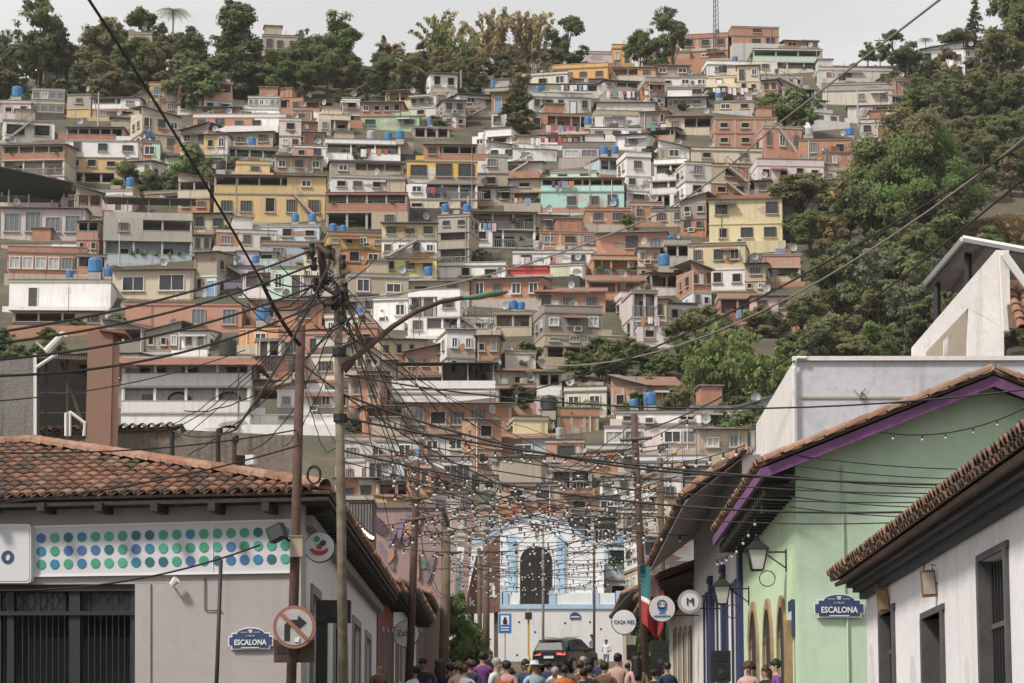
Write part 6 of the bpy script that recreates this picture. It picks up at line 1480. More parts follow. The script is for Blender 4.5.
bb = thing('brown_signboard', 'tall brown signboard with white script on the left', 'sign', P(480, 610, 138)); b = MB(); pl = ((0, 138, 0), (0, -1, 0)); pxpoly(b, [(476, 556), (500, 534), (500, 612), (463, 614)], pl, -.3, 'brown_board'); bw(b, 'board', bb); text('a', 1.5, 'sign_white', bb, (P(491, 588, 138) - Vector(bb.location)) + Vector((0, -.02, 0))); text('k', .6, 'sign_white', bb, (P(472, 602, 138) - Vector(bb.location)) + Vector((0, -.02, 0)), bold=.01)
for xa, xb, mt in ((446, 452, 'mural_cream'), (458, 468, 'mural_pink')): b = MB(); pxpoly(b, [(xa, 612), (xb, 510), (xb + 7, 510), (xa + 8, 612)], ((0, 137.6, 0), (0, -1, 0)), -.1, mt); bw(b, 'slat', bb)
b = MB(); a_ = P(470, 612, 138.4); b.box(a_.x, a_.x + .2, 138.3, 138.5, G(138), a_.z, 'wood_pole'); a_ = P(494, 612, 138.4); b.box(a_.x, a_.x + .2, 138.3, 138.5, G(138), a_.z, 'wood_pole'); bw(b, 'leg', bb)
bl = thing('balcony', 'small balcony with a row of warm lamps above the left eave', 'balcony', P(362, 530, 83)); b = MB(); a_, c_ = P(350, 536, 83.3), P(373, 540, 83.3); b.box(a_.x, c_.x, 82.9, 83.9, c_.z, a_.z, 'timber_dark'); bw(b, 'floor', bl); b = MB()
for q in range(9): xx = a_.x + (c_.x - a_.x) * q / 8; b.box(xx, xx + .03, 82.92, 82.95, a_.z + .002, a_.z + .9, 'black_iron')
b.box(a_.x, c_.x, 82.91, 82.96, a_.z + .902, a_.z + .95, 'black_iron'); bw(b, 'railing', bl)

# ---------------- church
CYc = 172.0; ch = thing('church', 'small white chapel with a stepped gable and blue trim', 'church', P(536, 606, CYc)); pl = ((0, CYc, 0), (0, -1, 0))
b = MB(); gable = [(468, 612), (604, 612), (604, 543), (590, 540), (562, 521), (548, 516), (536, 513), (524, 516), (510, 521), (482, 540), (468, 543)]
pxpoly(b, gable, pl, -.5, 'church_white'); q0, q1 = P(470, 612, CYc), P(602, 545, CYc); b.box(q0.x, q1.x, CYc + .502, CYc + 9, q0.z, q1.z, 'church_white'); bw(b, 'facade', ch)
b = MB(); top = gable[2:]
for (xa, ya), (xb, yb) in zip(top, top[1:]): pxpoly(b, [(xa, ya + 2.0), (xa, ya - .6), (xb, yb - .6), (xb, yb + 2.0)], ((0, CYc - .12, 0), (0, -1, 0)), -.115, 'church_blue')
bw(b, 'gable_trim', ch)
for x0, x1, y0 in ((507.5, 515.5, 534), (556.5, 564.5, 534)):
    b = MB(); pxpoly(b, [(x0, 604), (x1, 604), (x1, y0 + 5), ((x0 + x1) / 2, y0), (x0, y0 + 5)], ((0, CYc - .16, 0), (0, -1, 0)), -.155, 'church_blue'); pxpoly(b, [(x0 - 1, 604), (x1 + 1, 604), (x1 + 1, 596), (x0 - 1, 596)], ((0, CYc - .22, 0), (0, -1, 0)), -.058, 'church_blue'); bw(b, 'pilaster', ch)
b = MB(); arch = [(520, 604)] + [(536 - 16 * math.cos(R(a)), 561 - 15 * math.sin(R(a))) for a in range(0, 181, 15)] + [(552, 604)]; pxpoly(b, [(518, 604)] + [(536 - 18 * math.cos(R(a)), 561 - 18 * math.sin(R(a))) for a in range(0, 181, 15)] + [(554, 604)], ((0, CYc - .06, 0), (0, -1, 0)), -.055, 'church_white'); bw(b, 'door_arch', ch)
b = MB(); pxpoly(b, arch, ((0, CYc - .1, 0), (0, -1, 0)), -.035, 'void'); pxpoly(b, [(535.3, 604), (535.3, 548), (536.7, 548), (536.7, 604)], ((0, CYc - .14, 0), (0, -1, 0)), -.035, 'timber_dark'); pxpoly(b, [(521, 578), (551, 578), (551, 576), (521, 576)], ((0, CYc - .145, 0), (0, -1, 0)), -.03, 'timber_dark')
for x in (524, 528, 532, 540, 544, 548): pxpoly(b, [(x, 604), (x, 580), (x + .8, 580), (x + .8, 604)], ((0, CYc - .14, 0), (0, -1, 0)), -.03, 'timber_dark')
bw(b, 'door', ch)
b = MB(); pxpoly(b, [(535, 538), (537, 538), (537, 522), (535, 522)], ((0, CYc - .1, 0), (0, -1, 0)), -.095, 'frame_wood'); pxpoly(b, [(531.5, 529), (540.5, 529), (540.5, 527), (531.5, 527)], ((0, CYc - .102, 0), (0, -1, 0)), -.09, 'frame_wood'); bw(b, 'cross', ch)
for y in (552, 564, 576, 588): b = MB(); pxpoly(b, [(566, y), (596, y), (596, y + .8), (566, y + .8)], ((0, CYc - .05, 0), (0, -1, 0)), -.045, 'greyblue'); pxpoly(b, [(478, y), (506, y), (506, y + .8), (478, y + .8)], ((0, CYc - .05, 0), (0, -1, 0)), -.045, 'greyblue'); bw(b, 'moulding', ch)
rw = thing('retaining_wall', 'long white retaining wall with a blue top below the chapel', 'wall', P(530, 665, 166.5)); b = MB(); q0, q1 = P(432, 609, 166.5), P(640, 609, 166.5); b.box(q0.x, q1.x, 166.5, 176, 5.5, q0.z, 'retaining_white'); bw(b, 'wall', rw)
b = MB(); q2 = P(432, 604.5, 166.5); b.box(q0.x, q1.x, 166.4, 167.0, q0.z + .002, q2.z, 'church_blue'); bw(b, 'coping', rw)
for x in (497, 502, 549, 592, 616, 470):
    b = MB(); p0, p1 = P(x, 604.4, 166.5), P(x + 6, 590 + (x % 3), 166.5); b.box(p0.x, p1.x, 166.45, 166.9, p0.z, p1.z, 'church_blue'); bw(b, 'parapet_post', rw)
for xa, xb in ((503.5, 519), (555.5, 591), (598.5, 615)):
    b = MB(); p0, p1 = P(xa, 604.4, 166.6), P(xb, 593, 166.6); b.box(p0.x, p1.x, 166.55, 166.8, p0.z, p1.z, 'church_white'); bw(b, 'parapet', rw)
for x, y in ((519, 622), (535, 632), (565, 623), (590, 622), (601, 629), (517, 655)): b = MB(); p = P(x, y, 166.48); b.disc(p, .06, .03, 'void', 8); bw(b, 'weep_hole', rw)
pk = thing('street_sign', 'small dark arched plaque on the white retaining wall', 'street sign', P(575, 616, 166.45)); b = MB(); pxpoly(b, [(570, 619), (580.5, 619), (580.5, 615), (578, 613), (575, 612), (572, 613), (570, 615)], ((0, 166.44, 0), (0, -1, 0)), -.04, 'sign_navy'); bw(b, 'panel', pk); b = MB(); pxpoly(b, [(571, 617.6), (579.5, 617.6), (579.5, 616.2), (571, 616.2)], ((0, 166.42, 0), (0, -1, 0)), -.015, 'sign_grey'); bw(b, 'lettering_band', pk)
bs = thing('blue_sign', 'blue information sign with a white pictogram on a thin post', 'sign', P(505, 690, 150)); pl = ((0, 150, 0), (0, -1, 0)); b = MB(); pxpoly(b, round_rect(498.5, 511.5, 613.5, 633.5, 1), pl, -.05, 'sign_blue'); bw(b, 'panel', bs); b = MB(); pxpoly(b, [(500.8, 625), (509.2, 625), (509.2, 615.5), (500.8, 615.5)], ((0, 149.97, 0), (0, -1, 0)), -.02, 'sign_white'); bw(b, 'white_field', bs); b = MB(); pxpoly(b, [(503, 624), (507, 624), (507, 620), (506, 619), (506, 617), (504, 617), (504, 619), (503, 620)], ((0, 149.94, 0), (0, -1, 0)), -.02, 'black_iron'); bw(b, 'pictogram', bs)
for y in (627, 629.5): b = MB(); pxpoly(b, [(501, y + 1), (509, y + 1), (509, y), (501, y)], ((0, 149.97, 0), (0, -1, 0)), -.02, 'sign_white'); bw(b, 'text_line', bs)
b = MB(); b.tube([P(505, 634, 150.1), P(505, 690, 150.1)], .045, 'frame_metal', 6); bw(b, 'post', bs)
yp = thing('yellow_post', 'yellow post with a black box in front of the white wall', 'post', P(528.5, 676, 156)); b = MB(); b.tube([P(528.5, 680, 156), P(528.5, 661, 156), P(528.5, 656, 156)], [.16, .16, .07], 'gold', 10); b.tube([P(528.5, 656.2, 156), P(528.5, 609, 156)], .06, 'gold', 8); bw(b, 'shaft', yp); b = MB(); p = P(528.5, 616, 155.9); b.box(p.x - .19, p.x + .19, 155.75, 155.95, p.z - .19, p.z + .19, 'black_iron'); bw(b, 'box', yp)
for sp, yy, lab in (('425 492 612 3 F|w2/36/bluewhite,w2/34/white', 181, 'two-storey white and bluish house left of the chapel'), ('606 662 612 -3 F|w2/34/greywhite,b2/30/lightblue', 179, 'light blue balcony house right of the chapel'), ('640 705 600 4 T|w2/34/tan,w2/28/white', 172, 'white over tan house behind the right pole'), ('380 440 600 -3 T|w2/36/greywhite,w2/30/bluewhite', 176, 'greyish house behind the mural building'), ('500 560 520 2 F|w0/14/brick,w2/22/greytan', 196, 'grey tan house straight above the chapel gable'), ('565 620 540 -4 T|b2/24/greywhite,w2/20/brickpink', 192, 'small brick topped house right above the chapel shoulder'), ('455 505 560 3 F|w2/24/white,w2/22/palecream', 190, 'cream topped house at the chapel left shoulder')):
    h = make_house(sp, 700 + yy, Y=yy); tag(h['root'], lab, 'house', 'houses around the chapel')

# worn plaster patches, cracks and conduits on the near walls
wall_mat('bank_patch', (.40, .375, .365), .4, var=0, dirt=(.22, .2, .19)); wall_mat('green_patch', (.47, .575, .46), .4, var=0, dirt=(.28, .33, .27)); wall_mat('white_patch', (.60, .585, .585), .5, var=0, dirt=(.33, .31, .29))
def patches(root, P0, U, Nn, w, h, n, mat, seed, size=.5):
    q = random.Random(seed)
    for i in range(n):
        cx, cz = q.uniform(0, w), q.uniform(0, h); rw, rh = size * q.uniform(.3, 1.2), size * q.uniform(.2, .8); b = MB()
        pts_ = [P0 + U * (cx + rw * k * math.cos(a)) + Vector((0, 0, cz + rh * k * math.sin(a))) - Nn * .004 for a, k in [(R(22.5 * j), q.uniform(.86, 1.06)) for j in range(16)]]
        b.prism(pts_, Nn * (.0055 + .0004 * i), mat); bw(b, 'plaster_patch', root)
for yy_, sd_ in ((29.5, 3), (33.7, 4), (37.5, 6)): patches(nw, Vector((4.5, yy_, .1)), Vector((0, 1, 0)), Vector((-1, 0, 0)), .7, 2.2, 3, 'white_patch', sd_, .28)
b = MB(); a_ = RP(150, 583, *lpl(.03)); c_ = RP(150, 700, *lpl(.03)); b.tube([a_, c_], .016, 'bank_patch', 6); a_ = RP(205, 578, *lpl(.03)); c_ = RP(205, 610, *lpl(.03)); b.tube([a_, c_, RP(222, 611, *lpl(.03))], .012, 'cable_black', 5); bw(b, 'conduit', bank)
b = MB(); b.tube([(5.3, GY - .03, 5.6), (5.3, GY - .03, 3.4), (5.34, GY - .03, 3.3), (5.34, GY - .03, .5)], .02, 'green_patch', 6); bw(b, 'conduit', gb)

# the two black arched openings and hanging ferns of the white balcony house
wb = [o for o in bpy.data.objects if o.get('label', '').startswith('white balcony house with a red awning')][0]
hz = 22 * [h for h in HREC if h['root'] == wb][0]['Y'] / F
for xx in (-.75, 3.6):
    b = MB(); arc = [(xx + 1.0 * math.cos(R(a)), 1.42, hz + 1.25 + .75 * math.sin(R(a))) for a in range(0, 181, 15)]; b.prism([(xx + 1.0, 1.42, hz + .1)] + arc + [(xx - 1.0, 1.42, hz + .1)], (0, .05, 0), 'black_iron'); b.build('arched_window', wb)
    b = MB(); arc = [(xx + .82 * math.cos(R(a)), 1.40, hz + 1.2 + .6 * math.sin(R(a))) for a in range(0, 181, 15)]; b.prism([(xx + .82, 1.40, hz + .6)] + arc + [(xx - .82, 1.40, hz + .6)], (0, .015, 0), 'curtain'); b.build('arched_pane', wb)
# ------------------------------------------------------------------ street poles
lp = pole('utility_pole', 'slender rusty pole left of the mural with a coil of cable', (417, 460), (409, 683), 84, .10, .13, 'steel_rust')
lq = pole('utility_pole', 'thick dark wooden pole wrapped in cables left of the chapel', (447, 530), (443, 683), 108, .16, .22, 'wood_pole')
lr = pole('utility_pole', 'thin dark pole left of the chapel, nearer of the close pair', (479, 548), (480, 683), 128, .09, .12, 'wood_pole'); pole('utility_pole', 'thick dark pole left of the chapel, farther of the close pair', (486, 540), (486, 683), 134, .16, .18, 'wood_pole')
rp_ = pole('utility_pole', 'tall rusty pole leaning beside the flag on the right', (634, 414), (646, 683), 84, .10, .13, 'steel_rust'); rq = pole('utility_pole', 'wooden pole behind the flag on the right', (660, 458), (663, 683), 96, .11, .13, 'wood_pole')
pole('thin_post', 'grey post in front of the chapel door', (543, 520), (543, 690), 158, .07, .08, 'cable_grey'); pole('thin_post', 'brown post in front of the chapel right corner', (594, 545), (594, 690), 158, .07, .08, 'steel_rust')
for rt, pts in ((lp, [(405, 500), (428, 498)]), (lp, [(408, 520), (426, 518)]), (rp_, [(620, 440), (652, 438)]), (lq, [(432, 556), (462, 552)])):
    Y = rt.location.y; b = MB(); b.tube([P(*pts[0], Y - .1), P(*pts[1], Y - .1)], .05, 'wood_pole', 5); bw(b, 'crossarm', rt)
def coil(px, py, Y, r, label):
    p = P(px, py, Y); o = thing('cable_coil', label, 'cable', p); q = random.Random(int(px)); b = MB()
    pts = [(r * (1 + .1 * math.sin(k * .7 + 1)) * math.cos(k * .55) * .75, .03 * math.sin(k), r * (1 + .08 * math.sin(k * .31)) * math.sin(k * .55)) for k in range(46)]; b.tube(pts, .016, 'cable_black', 5); b.build('coil', o)
coil(314, 475, 51, .16, 'black cable coil hanging on the brown pole at the roof edge'); coil(406, 540, 84, .2, 'black cable coil on the slender rusty pole'); coil(328, 292, 50.8, .25, 'loose cable loops on the head of the olive pole')
# ------------------------------------------------------------------ overhead cables
def cable(A, B, sag, r, mat, label, group=None, n=18, wob=0.0):
    a, c = P(*A), P(*B); o = thing('overhead_cable', label, 'cable', a, 0, group); q = random.Random(int(A[0] * 7 + B[1])); pts = []
    for i in range(n + 1):
        t = i / n; p = a.lerp(c, t); p.z -= sag * 4 * t * (1 - t)
        if wob and 0 < i < n: p += Vector((q.uniform(-wob, wob), 0, q.uniform(-wob, wob)))
        pts.append(p - a)
    b = MB(); b.tube(pts, r, mat, 5); b.build('strand', o); return o
CB = 'cable_black'; g1 = 'thick cables sweeping in from the left'
for i, (A, B, s) in enumerate((((-30, 336, 40), (312, 250, 51), .35), ((-30, 346, 40), (314, 264, 51), .42), ((-30, 362, 40), (316, 285, 51), .45), ((-30, 376, 40), (345, 290, 51), .75))):
    cable(A, B, s * .55, .021, CB, 'thick black cable sweeping in from the left, %s of four' % ['topmost', 'second', 'third', 'lowest'][i], g1)
cable((80, -14, 36), (262, 282, 50), -.10, .022, CB, 'thick dark cable falling steeply from the top left'); cable((262, 282, 50), (300, 345, 51), .1, .04, CB, 'short thick cable ending at the brown pole head')
cable((330, 262, 51), (235, 430, 48), .2, .026, CB, 'thick cable dropping left from the olive pole head'); cable((235, 430, 48), (173, 431, 57), .12, .018, CB, 'cable running from the thick one to the curved vent pipe')
cable((-20, 590, 47), (260, 545, 51), .25, .018, CB, 'thin cable crossing low over the dotted sign'); cable((-20, 505, 46), (300, 445, 51), .15, .016, CB, 'thin cable just above the tiled roof'); cable((-20, 452, 46), (296, 430, 51.2), .15, .014, CB, 'thin cable grazing the roof ridge'); cable((-20, 402, 46), (245, 350, 60), .2, .012, CB, 'fine cable before the white balcony house')
cable((955, -12, 44), (770, 130, 70), .0, .022, 'cable_grey', 'pale cable rising to the top right corner'); cable((770, 130, 70), (640, 222, 84), .25, .022, 'cable_grey', 'pale cable continuing down past the pale yellow corner building'); cable((640, 222, 84), (345, 300, 90), .4, .03, 'cable_grey', 'pale cable running on behind the streetlamp')
for i, (A, B) in enumerate((((1060, 120, 40), (512, 395, 75)), ((1060, 148, 40), (645, 430, 84)))): cable(A, B, .55, .02, CB, 'dark cable slanting down from the right edge, %s of two' % ['upper', 'lower'][i], 'dark slanting cables at the right')
cable((1060, 110, 45), (540, 365, 78), 1.2, .02, 'cable_grey', 'light sagging cable over the bushes')
for i, y in enumerate((443, 452, 461, 470, 480)):
    cable((345, 418 + i * 11, 51), (1060, y + 42 - i * 3, 46), .35 + .06 * i, [.022, .012, .012, .02, .011][i], CB, 'long black cable crossing the street before the green gable, %s of five' % ['topmost', 'second', 'third', 'fourth', 'lowest'][i], 'long cables crossing the street')
cable((345, 395, 51), (800, 477, 48), .4, .022, CB, 'long cable from the olive pole to the green corner'); cable((345, 375, 51), (1060, 385, 47), .5, .016, CB, 'long fine cable passing the grey terrace block')
g2 = 'cables of the tangle between the street poles'; lab2 = 'one of the thin cables tangled between the street poles'
q = random.Random(33)
HUBS = [(340, 290, 51), (340, 330, 51), (338, 430, 51), (300, 350, 51.3), (412, 480, 84), (412, 510, 84), (446, 545, 108), (446, 570, 108), (480, 560, 128), (486, 555, 134), (635, 430, 84), (638, 470, 84), (640, 500, 84), (661, 470, 96), (661, 500, 96), (543, 540, 158), (594, 560, 158)]
for i in range(40):
    A, B = q.sample(HUBS, 2); A = (A[0] + q.uniform(-4, 4), A[1] + q.uniform(-14, 22), A[2]); B = (B[0] + q.uniform(-4, 4), B[1] + q.uniform(-14, 30), B[2])
    cable(A, B, q.uniform(.15, 1.1), q.uniform(.006, .015), CB if q.random() < .7 else 'cable_grey', lab2, g2, wob=.03)
for i in range(14):     # service drops to the houses
    A = (340 + q.uniform(-6, 6), q.uniform(262, 330), 51); B = (q.uniform(120, 300), q.uniform(395, 470), 60); 
    if i > 6: B = (q.uniform(395, 520), q.uniform(430, 580), q.uniform(84, 120))
    cable(A, B, q.uniform(.1, .6), q.uniform(.008, .014), CB, 'one of the thin service cables fanning out from the olive pole', 'service cables of the olive pole', wob=.02)
for i in range(9):      # loops and tails at the pole head
    x, y = q.uniform(270, 345), q.uniform(255, 330); o = thing('cable_loop', 'one of the loose cable loops at the olive pole head', 'cable', P(x, y, 50.8), 0, 'loose loops at the olive pole'); b = MB(); w_ = q.uniform(.3, .9); d_ = q.uniform(.15, .6)
    b.tube([(-w_ + 2 * w_ * k / 10, .05 * math.sin(k), -d_ * (1 - (k / 5 - 1) ** 2) + .2 * k / 10 * q.uniform(.8, 1.2)) for k in range(11)], q.uniform(.008, .015), CB, 5); b.build('strand', o)
for i in range(6): cable((775 + i * 3, 452 + i * 11, 48), (1040, 468 + i * 9, 47.5), .12, .01, CB, 'one of the fine wires strung across the green gable wall', 'fine wires across the green wall')
# ------------------------------------------------------------------ strings of bulbs
plain_mat('bulb_white', (.52, .52, .50), .3)
emit_mat('bulb_warm', (1.0, .72, .38), 3.0)
bm_ = MB(); bm_.sphere((0, 0, -.14), .037, 'bulb_white', 8, 6, (1, 1, 1.15)); bm_.tube([(0, 0, 0), (0, 0, -.11)], .024, 'cable_black', 6); BULB = bm_.mesh('bulb', True); bm_.fixn(BULB)
bm_ = MB(); bm_.sphere((0, 0, -.13), .05, 'bulb_warm', 8, 6); bm_.tube([(0, 0, 0), (0, 0, -.09)], .02, 'cable_black', 6); WARM = bm_.mesh('bulb', True); bm_.fixn(WARM)
def bulbs(a, c, sag, n, label, group, mesh=None, r=.011, sc=1.0):
    o = thing('string_lights', label, 'string lights', a, 0, group); b = MB(); pts = [a.lerp(c, k / 16) - a - Vector((0, 0, sag * 4 * (k / 16) * (1 - k / 16))) for k in range(17)]; b.tube(pts, r, CB, 4); b.build('cord', o)
    for i in range(n):
        t = (i + .5 + q.uniform(-.12, .12)) / n; p = a.lerp(c, t) - a - Vector((0, 0, sag * 4 * t * (1 - t))); inst('bulb', mesh or BULB, o, p, q.uniform(0, 6), (sc, sc, sc))
gl = 'strings of bulbs zigzagging over the street'; y = 64.0; side = 1; 
for i in range(46):
    x0 = 3.6 * side; y2 = y + q.uniform(1.5, 4.5); zh = lambda yy: G(yy) + q.uniform(4.2, 5.4) + q.choice([.2, 1.2, 2.2]) * max(0, min(1, (118 - yy) / 30))
    a, c = Vector((-x0 + q.uniform(-.3, .3), y, zh(y))), Vector((x0 + q.uniform(-.3, .3), y2, zh(y2))); bulbs(a, c, q.uniform(.1, .55), q.randint(11, 16), 'one of the strings of white bulbs zigzagging over the far street', gl); side = -side; y = y + .9 + (y - 64) * .045 + q.uniform(-.2, .6)
    if y > 146: break
a = Vector((3.98, 48.6, 5.05)); bulbs(a, Vector((3.98, 62, 5.1)), .25, 9, 'string of bulbs along the green building eave', None, sc=.75)
a = P(712, 470, 49); bulbs(P(880, 432, 47.9), P(1040, 400, 47.9), .25, 6, 'string of small bulbs along the purple gable', None, sc=.6)
bulbs(P(352, 512, 82.8), P(374, 534, 82.8), .1, 8, 'warm lit bulbs along the balcony above the left eave', None, WARM); bulbs(P(600, 455, 70), P(745, 445, 58), .3, 12, 'string of bulbs before the pinkish house', None); bulbs(P(420, 470, 80), P(640, 470, 84), .5, 18, 'highest string of bulbs across the far street', None)
dc = thing('yellow_ornament', 'yellow star ornament hanging among the bulbs on the right', 'ornament', P(650, 487, 84))
for x, yy in ((645, 487), (654, 488), (675, 453)): b = MB(); p = P(x, yy, 84); b.sphere(p, .075, 'gold', 8, 5); bw(b, 'ball', dc)
b = MB(); b.tube([P(640, 486, 84), P(676, 452, 84)], .012, CB, 4); bw(b, 'cord', dc)
# ------------------------------------------------------------------ car
def make_car():
    plain_mat('car_paint', (.018, .019, .021), .22, spec=.6); plain_mat('car_glass', (.012, .013, .014), .35, spec=.25); plain_mat('tyre', (.02, .02, .02), .85); plain_mat('rim_grey', (.3, .3, .31), .4, metal=.6); emit_mat('tail_red', (.75, .08, .05), .3); plain_mat('plate', (.6, .6, .58), .5); plain_mat('chrome', (.4, .4, .4), .2, metal=1)
    Y = 141; p = P(567, 690, Y); r = thing('parked_suv', 'black sports utility vehicle seen from behind below the white wall', 'car', (p.x, Y, G(Y) + .02), R(-23)); r.rotation_euler[0] = math.atan(.06)
    # length along +y, rear at y=-2.2; cross sections (y, half width, z low, z belt, z top, half top width)
    S = [(-2.25, .80, .42, .95, 1.0, .70), (-2.2, .90, .34, 1.02, 1.16, .78), (-1.95, .93, .30, 1.05, 1.52, .66), (-1.5, .94, .28, 1.05, 1.64, .66), (-.5, .94, .26, 1.02, 1.68, .68), (.35, .94, .26, 1.0, 1.60, .66), (1.0, .94, .28, .99, 1.06, .78), (1.9, .90, .32, .90, .94, .72), (2.2, .80, .40, .72, .78, .62)]
    b = MB(); ring = []
    for y, w, zl, zb, zt, wt in S: ring += [(-w * .96, y, zl), (-w, y, (zl + zb) / 2), (-w * .97, y, zb), (-wt, y, zt), (0, y, zt + .03), (wt, y, zt), (w * .97, y, zb), (w, y, (zl + zb) / 2), (w * .96, y, zl)]
    n = 9; b.add(ring, [(i * n + j, i * n + (j + 1) % n, (i + 1) * n + (j + 1) % n, (i + 1) * n + j) for i in range(len(S) - 1) for j in range(n)] + [tuple(range(n)), tuple(range((len(S) - 1) * n, len(S) * n))], 'car_paint'); o = b.build('body', r, True)
    b = MB(); b.prism([(-.60, -2.06, 1.46), (.60, -2.06, 1.46), (.72, -2.225, 1.1), (-.72, -2.225, 1.1)], (0, .02, .0), 'car_glass'); b.v = [(x, y - .03, z + .02) for x, y, z in b.v]; b.build('rear_window', r)
    for s in (-1, 1):
        b = MB(); b.prism([(s * .95, -1.85, 1.1), (s * .945, .9, 1.07), (s * .72, .35, 1.53), (s * .70, -.5, 1.60), (s * .70, -1.5, 1.55)], (s * .012, 0, .01), 'car_glass'); b.build('side_window', r)
        b = MB(); b.prism([(s * .42, -2.27, .98), (s * .86, -2.22, 1.0), (s * .90, -2.1, .90), (s * .84, -2.26, .86), (s * .42, -2.30, .88)], (0, .05, 0), 'tail_red'); b.build('taillight', r)
        b = MB(); b.obox((s * 1.02, .75, 1.08), (.2, .12, .14), 0.0, 'car_paint'); b.build('mirror', r)
        b = MB(); b.tube([(s * .62, -1.6, 1.72), (s * .62, .2, 1.73)], .02, 'chrome', 5); b.build('roof_rail', r)
        for yy in (-1.4, 1.4):
            w = empty('wheel', (s * .86, yy, .36)); w.parent = r; b = MB(); b.tube([(-.12, 0, 0), (.12, 0, 0)], .36, 'tyre', 20); b.build('tyre', w); b = MB(); b.tube([(s * .121, 0, 0), (s * .13, 0, 0)], .22, 'rim_grey', 14); b.build('rim', w)
    b = MB(); b.box(-.26, .26, -2.30, -2.285, .72, .84, 'plate'); b.build('number_plate', r); b = MB(); b.box(-.82, .82, -2.31, -2.2, .40, .56, 'tyre'); b.build('bumper', r); b = MB(); b.box(-.6, .6, -2.1, -1.9, 1.56, 1.61, 'car_paint'); b.build('spoiler', r)
make_car()
# ------------------------------------------------------------------ people
for n, c in (('skin_a', (.32, .19, .13)), ('skin_b', (.20, .11, .075)), ('skin_c', (.42, .27, .20))): plain_mat(n, c, .6)
plain_mat('hair_black', (.014, .012, .011), .6); plain_mat('hair_brown', (.06, .032, .018), .6); plain_mat('hair_grey', (.3, .29, .28), .7); plain_mat('lip', (.22, .08, .07), .6); plain_mat('eye', (.02, .015, .015), .3)
for n, c in (('s_white', (.62, .62, .63)), ('s_black', (.02, .02, .022)), ('s_purple', (.16, .05, .20)), ('s_pink', (.52, .26, .30)), ('s_navy', (.03, .045, .10)), ('s_orange', (.62, .16, .04)), ('s_grey', (.16, .16, .17)), ('s_peach', (.5, .33, .29)), ('s_denim', (.07, .11, .2)), ('s_khaki', (.25, .2, .13)), ('s_lblue', (.35, .45, .55)), ('s_brown', (.15, .08, .05))): plain_mat(n, c, .9, noise_s=5, dark=tuple(x * .75 for x in c))
def skin_body(seed, mats, arms, stride, female):
    """one continuous body grown over a skeleton with the Skin modifier"""
    q = random.Random(seed); sh = .185 if female else .205; hp = .10
    V = [(0, 0, .95), (0, 0, 1.10), (0, .01, 1.28), (0, 0, 1.42), (0, -.01, 1.50), (0, -.02, 1.555), (0, -.03, 1.63), (0, -.025, 1.70)]
    Rd = [(.15, .11), (.135, .10), (.165, .115), (.13, .09), (.055, .055), (.068, .075), (.078, .095), (.055, .07)]
    E = [(i, i + 1) for i in range(7)]
    def add(p, r, to): V.append(p); Rd.append(r); E.append((to, len(V) - 1)); return len(V) - 1
    for s in (-1, 1):
        a = add((s * sh * .75, 0, 1.40), (.07, .07), 3); a = add((s * (sh + .02), 0, 1.36), (.06, .06), a)
        sw = s * stride * .5
        if arms[0 if s < 0 else 1] == 'up': e = (s * (sh + .10), -.16, 1.20); h_ = (s * (sh - .02), -.30, 1.36)
        elif arms[0 if s < 0 else 1] == 'bent': e = (s * (sh + .07), .03, 1.10); h_ = (s * (sh - .03), -.24, 1.07)
        else: e = (s * (sh + .06), .03 + sw * .3, 1.10); h_ = (s * (sh + .06), -.04 - sw * .5, .86)
        a = add(e, (.043, .043), a); w_ = add(h_, (.029, .029), a); d = (Vector(h_) - Vector(e)).normalized(); pm = Vector(h_) + d * .07; hn = add(tuple(pm), (.036, .02), w_)
        for k in range(4): add(tuple(pm + d * (.075 - .008 * abs(k - 1.4)) + Vector((.0, (k - 1.5) * .018, 0))), (.009, .009), hn)
        add(tuple(Vector(h_) + d * .05 + Vector((-s * .01, -.05, 0))), (.010, .010), w_)
        a = add((s * hp, 0, .88), (.095, .1), 0); a = add((s * (hp + .01), -.02 + sw * .35 - .01, .50), (.062, .065), a); a = add((s * (hp + .01), .03 + sw, .10), (.042, .045), a); add((s * (hp + .02), -.12 + sw, .045), (.045, .035), a)
    me = bpy.data.meshes.new('body'); me.from_pydata(V, E, []); o = bpy.data.objects.new('body', me); COL.objects.link(o)
    md = o.modifiers.new('skin', 'SKIN'); md.use_smooth_shade = True; o.modifiers.new('sub', 'SUBSURF').levels = 1
    for i, rd in enumerate(Rd): me.skin_vertices[0].data[i].radius = rd
    me.skin_vertices[0].data[0].use_root = True
    dg = bpy.context.evaluated_depsgraph_get(); m2 = bpy.data.meshes.new_from_object(o.evaluated_get(dg)); bpy.data.objects.remove(o)
    m2.materials.clear()
    for n in mats: m2.materials.append(M(n))      # skin, shirt, trousers, shoes
    for pl in m2.polygons:
        c = pl.center; hand = abs(c.x) > sh - .09 and (c.z < .90 or c.y < -.14) and c.z < 1.42 and c.z > .6 and (abs(c.x) > .17 or c.y < -.17); pl.use_smooth = True
        short = abs(c.x) > sh - .01 and c.z < 1.19 and c.z > .6
        pl.material_index = 0 if (c.z > 1.47 or hand or (short and seed % 2)) else (1 if c.z > .93 else (3 if c.z < .09 else 2))
    return m2
PN = 0
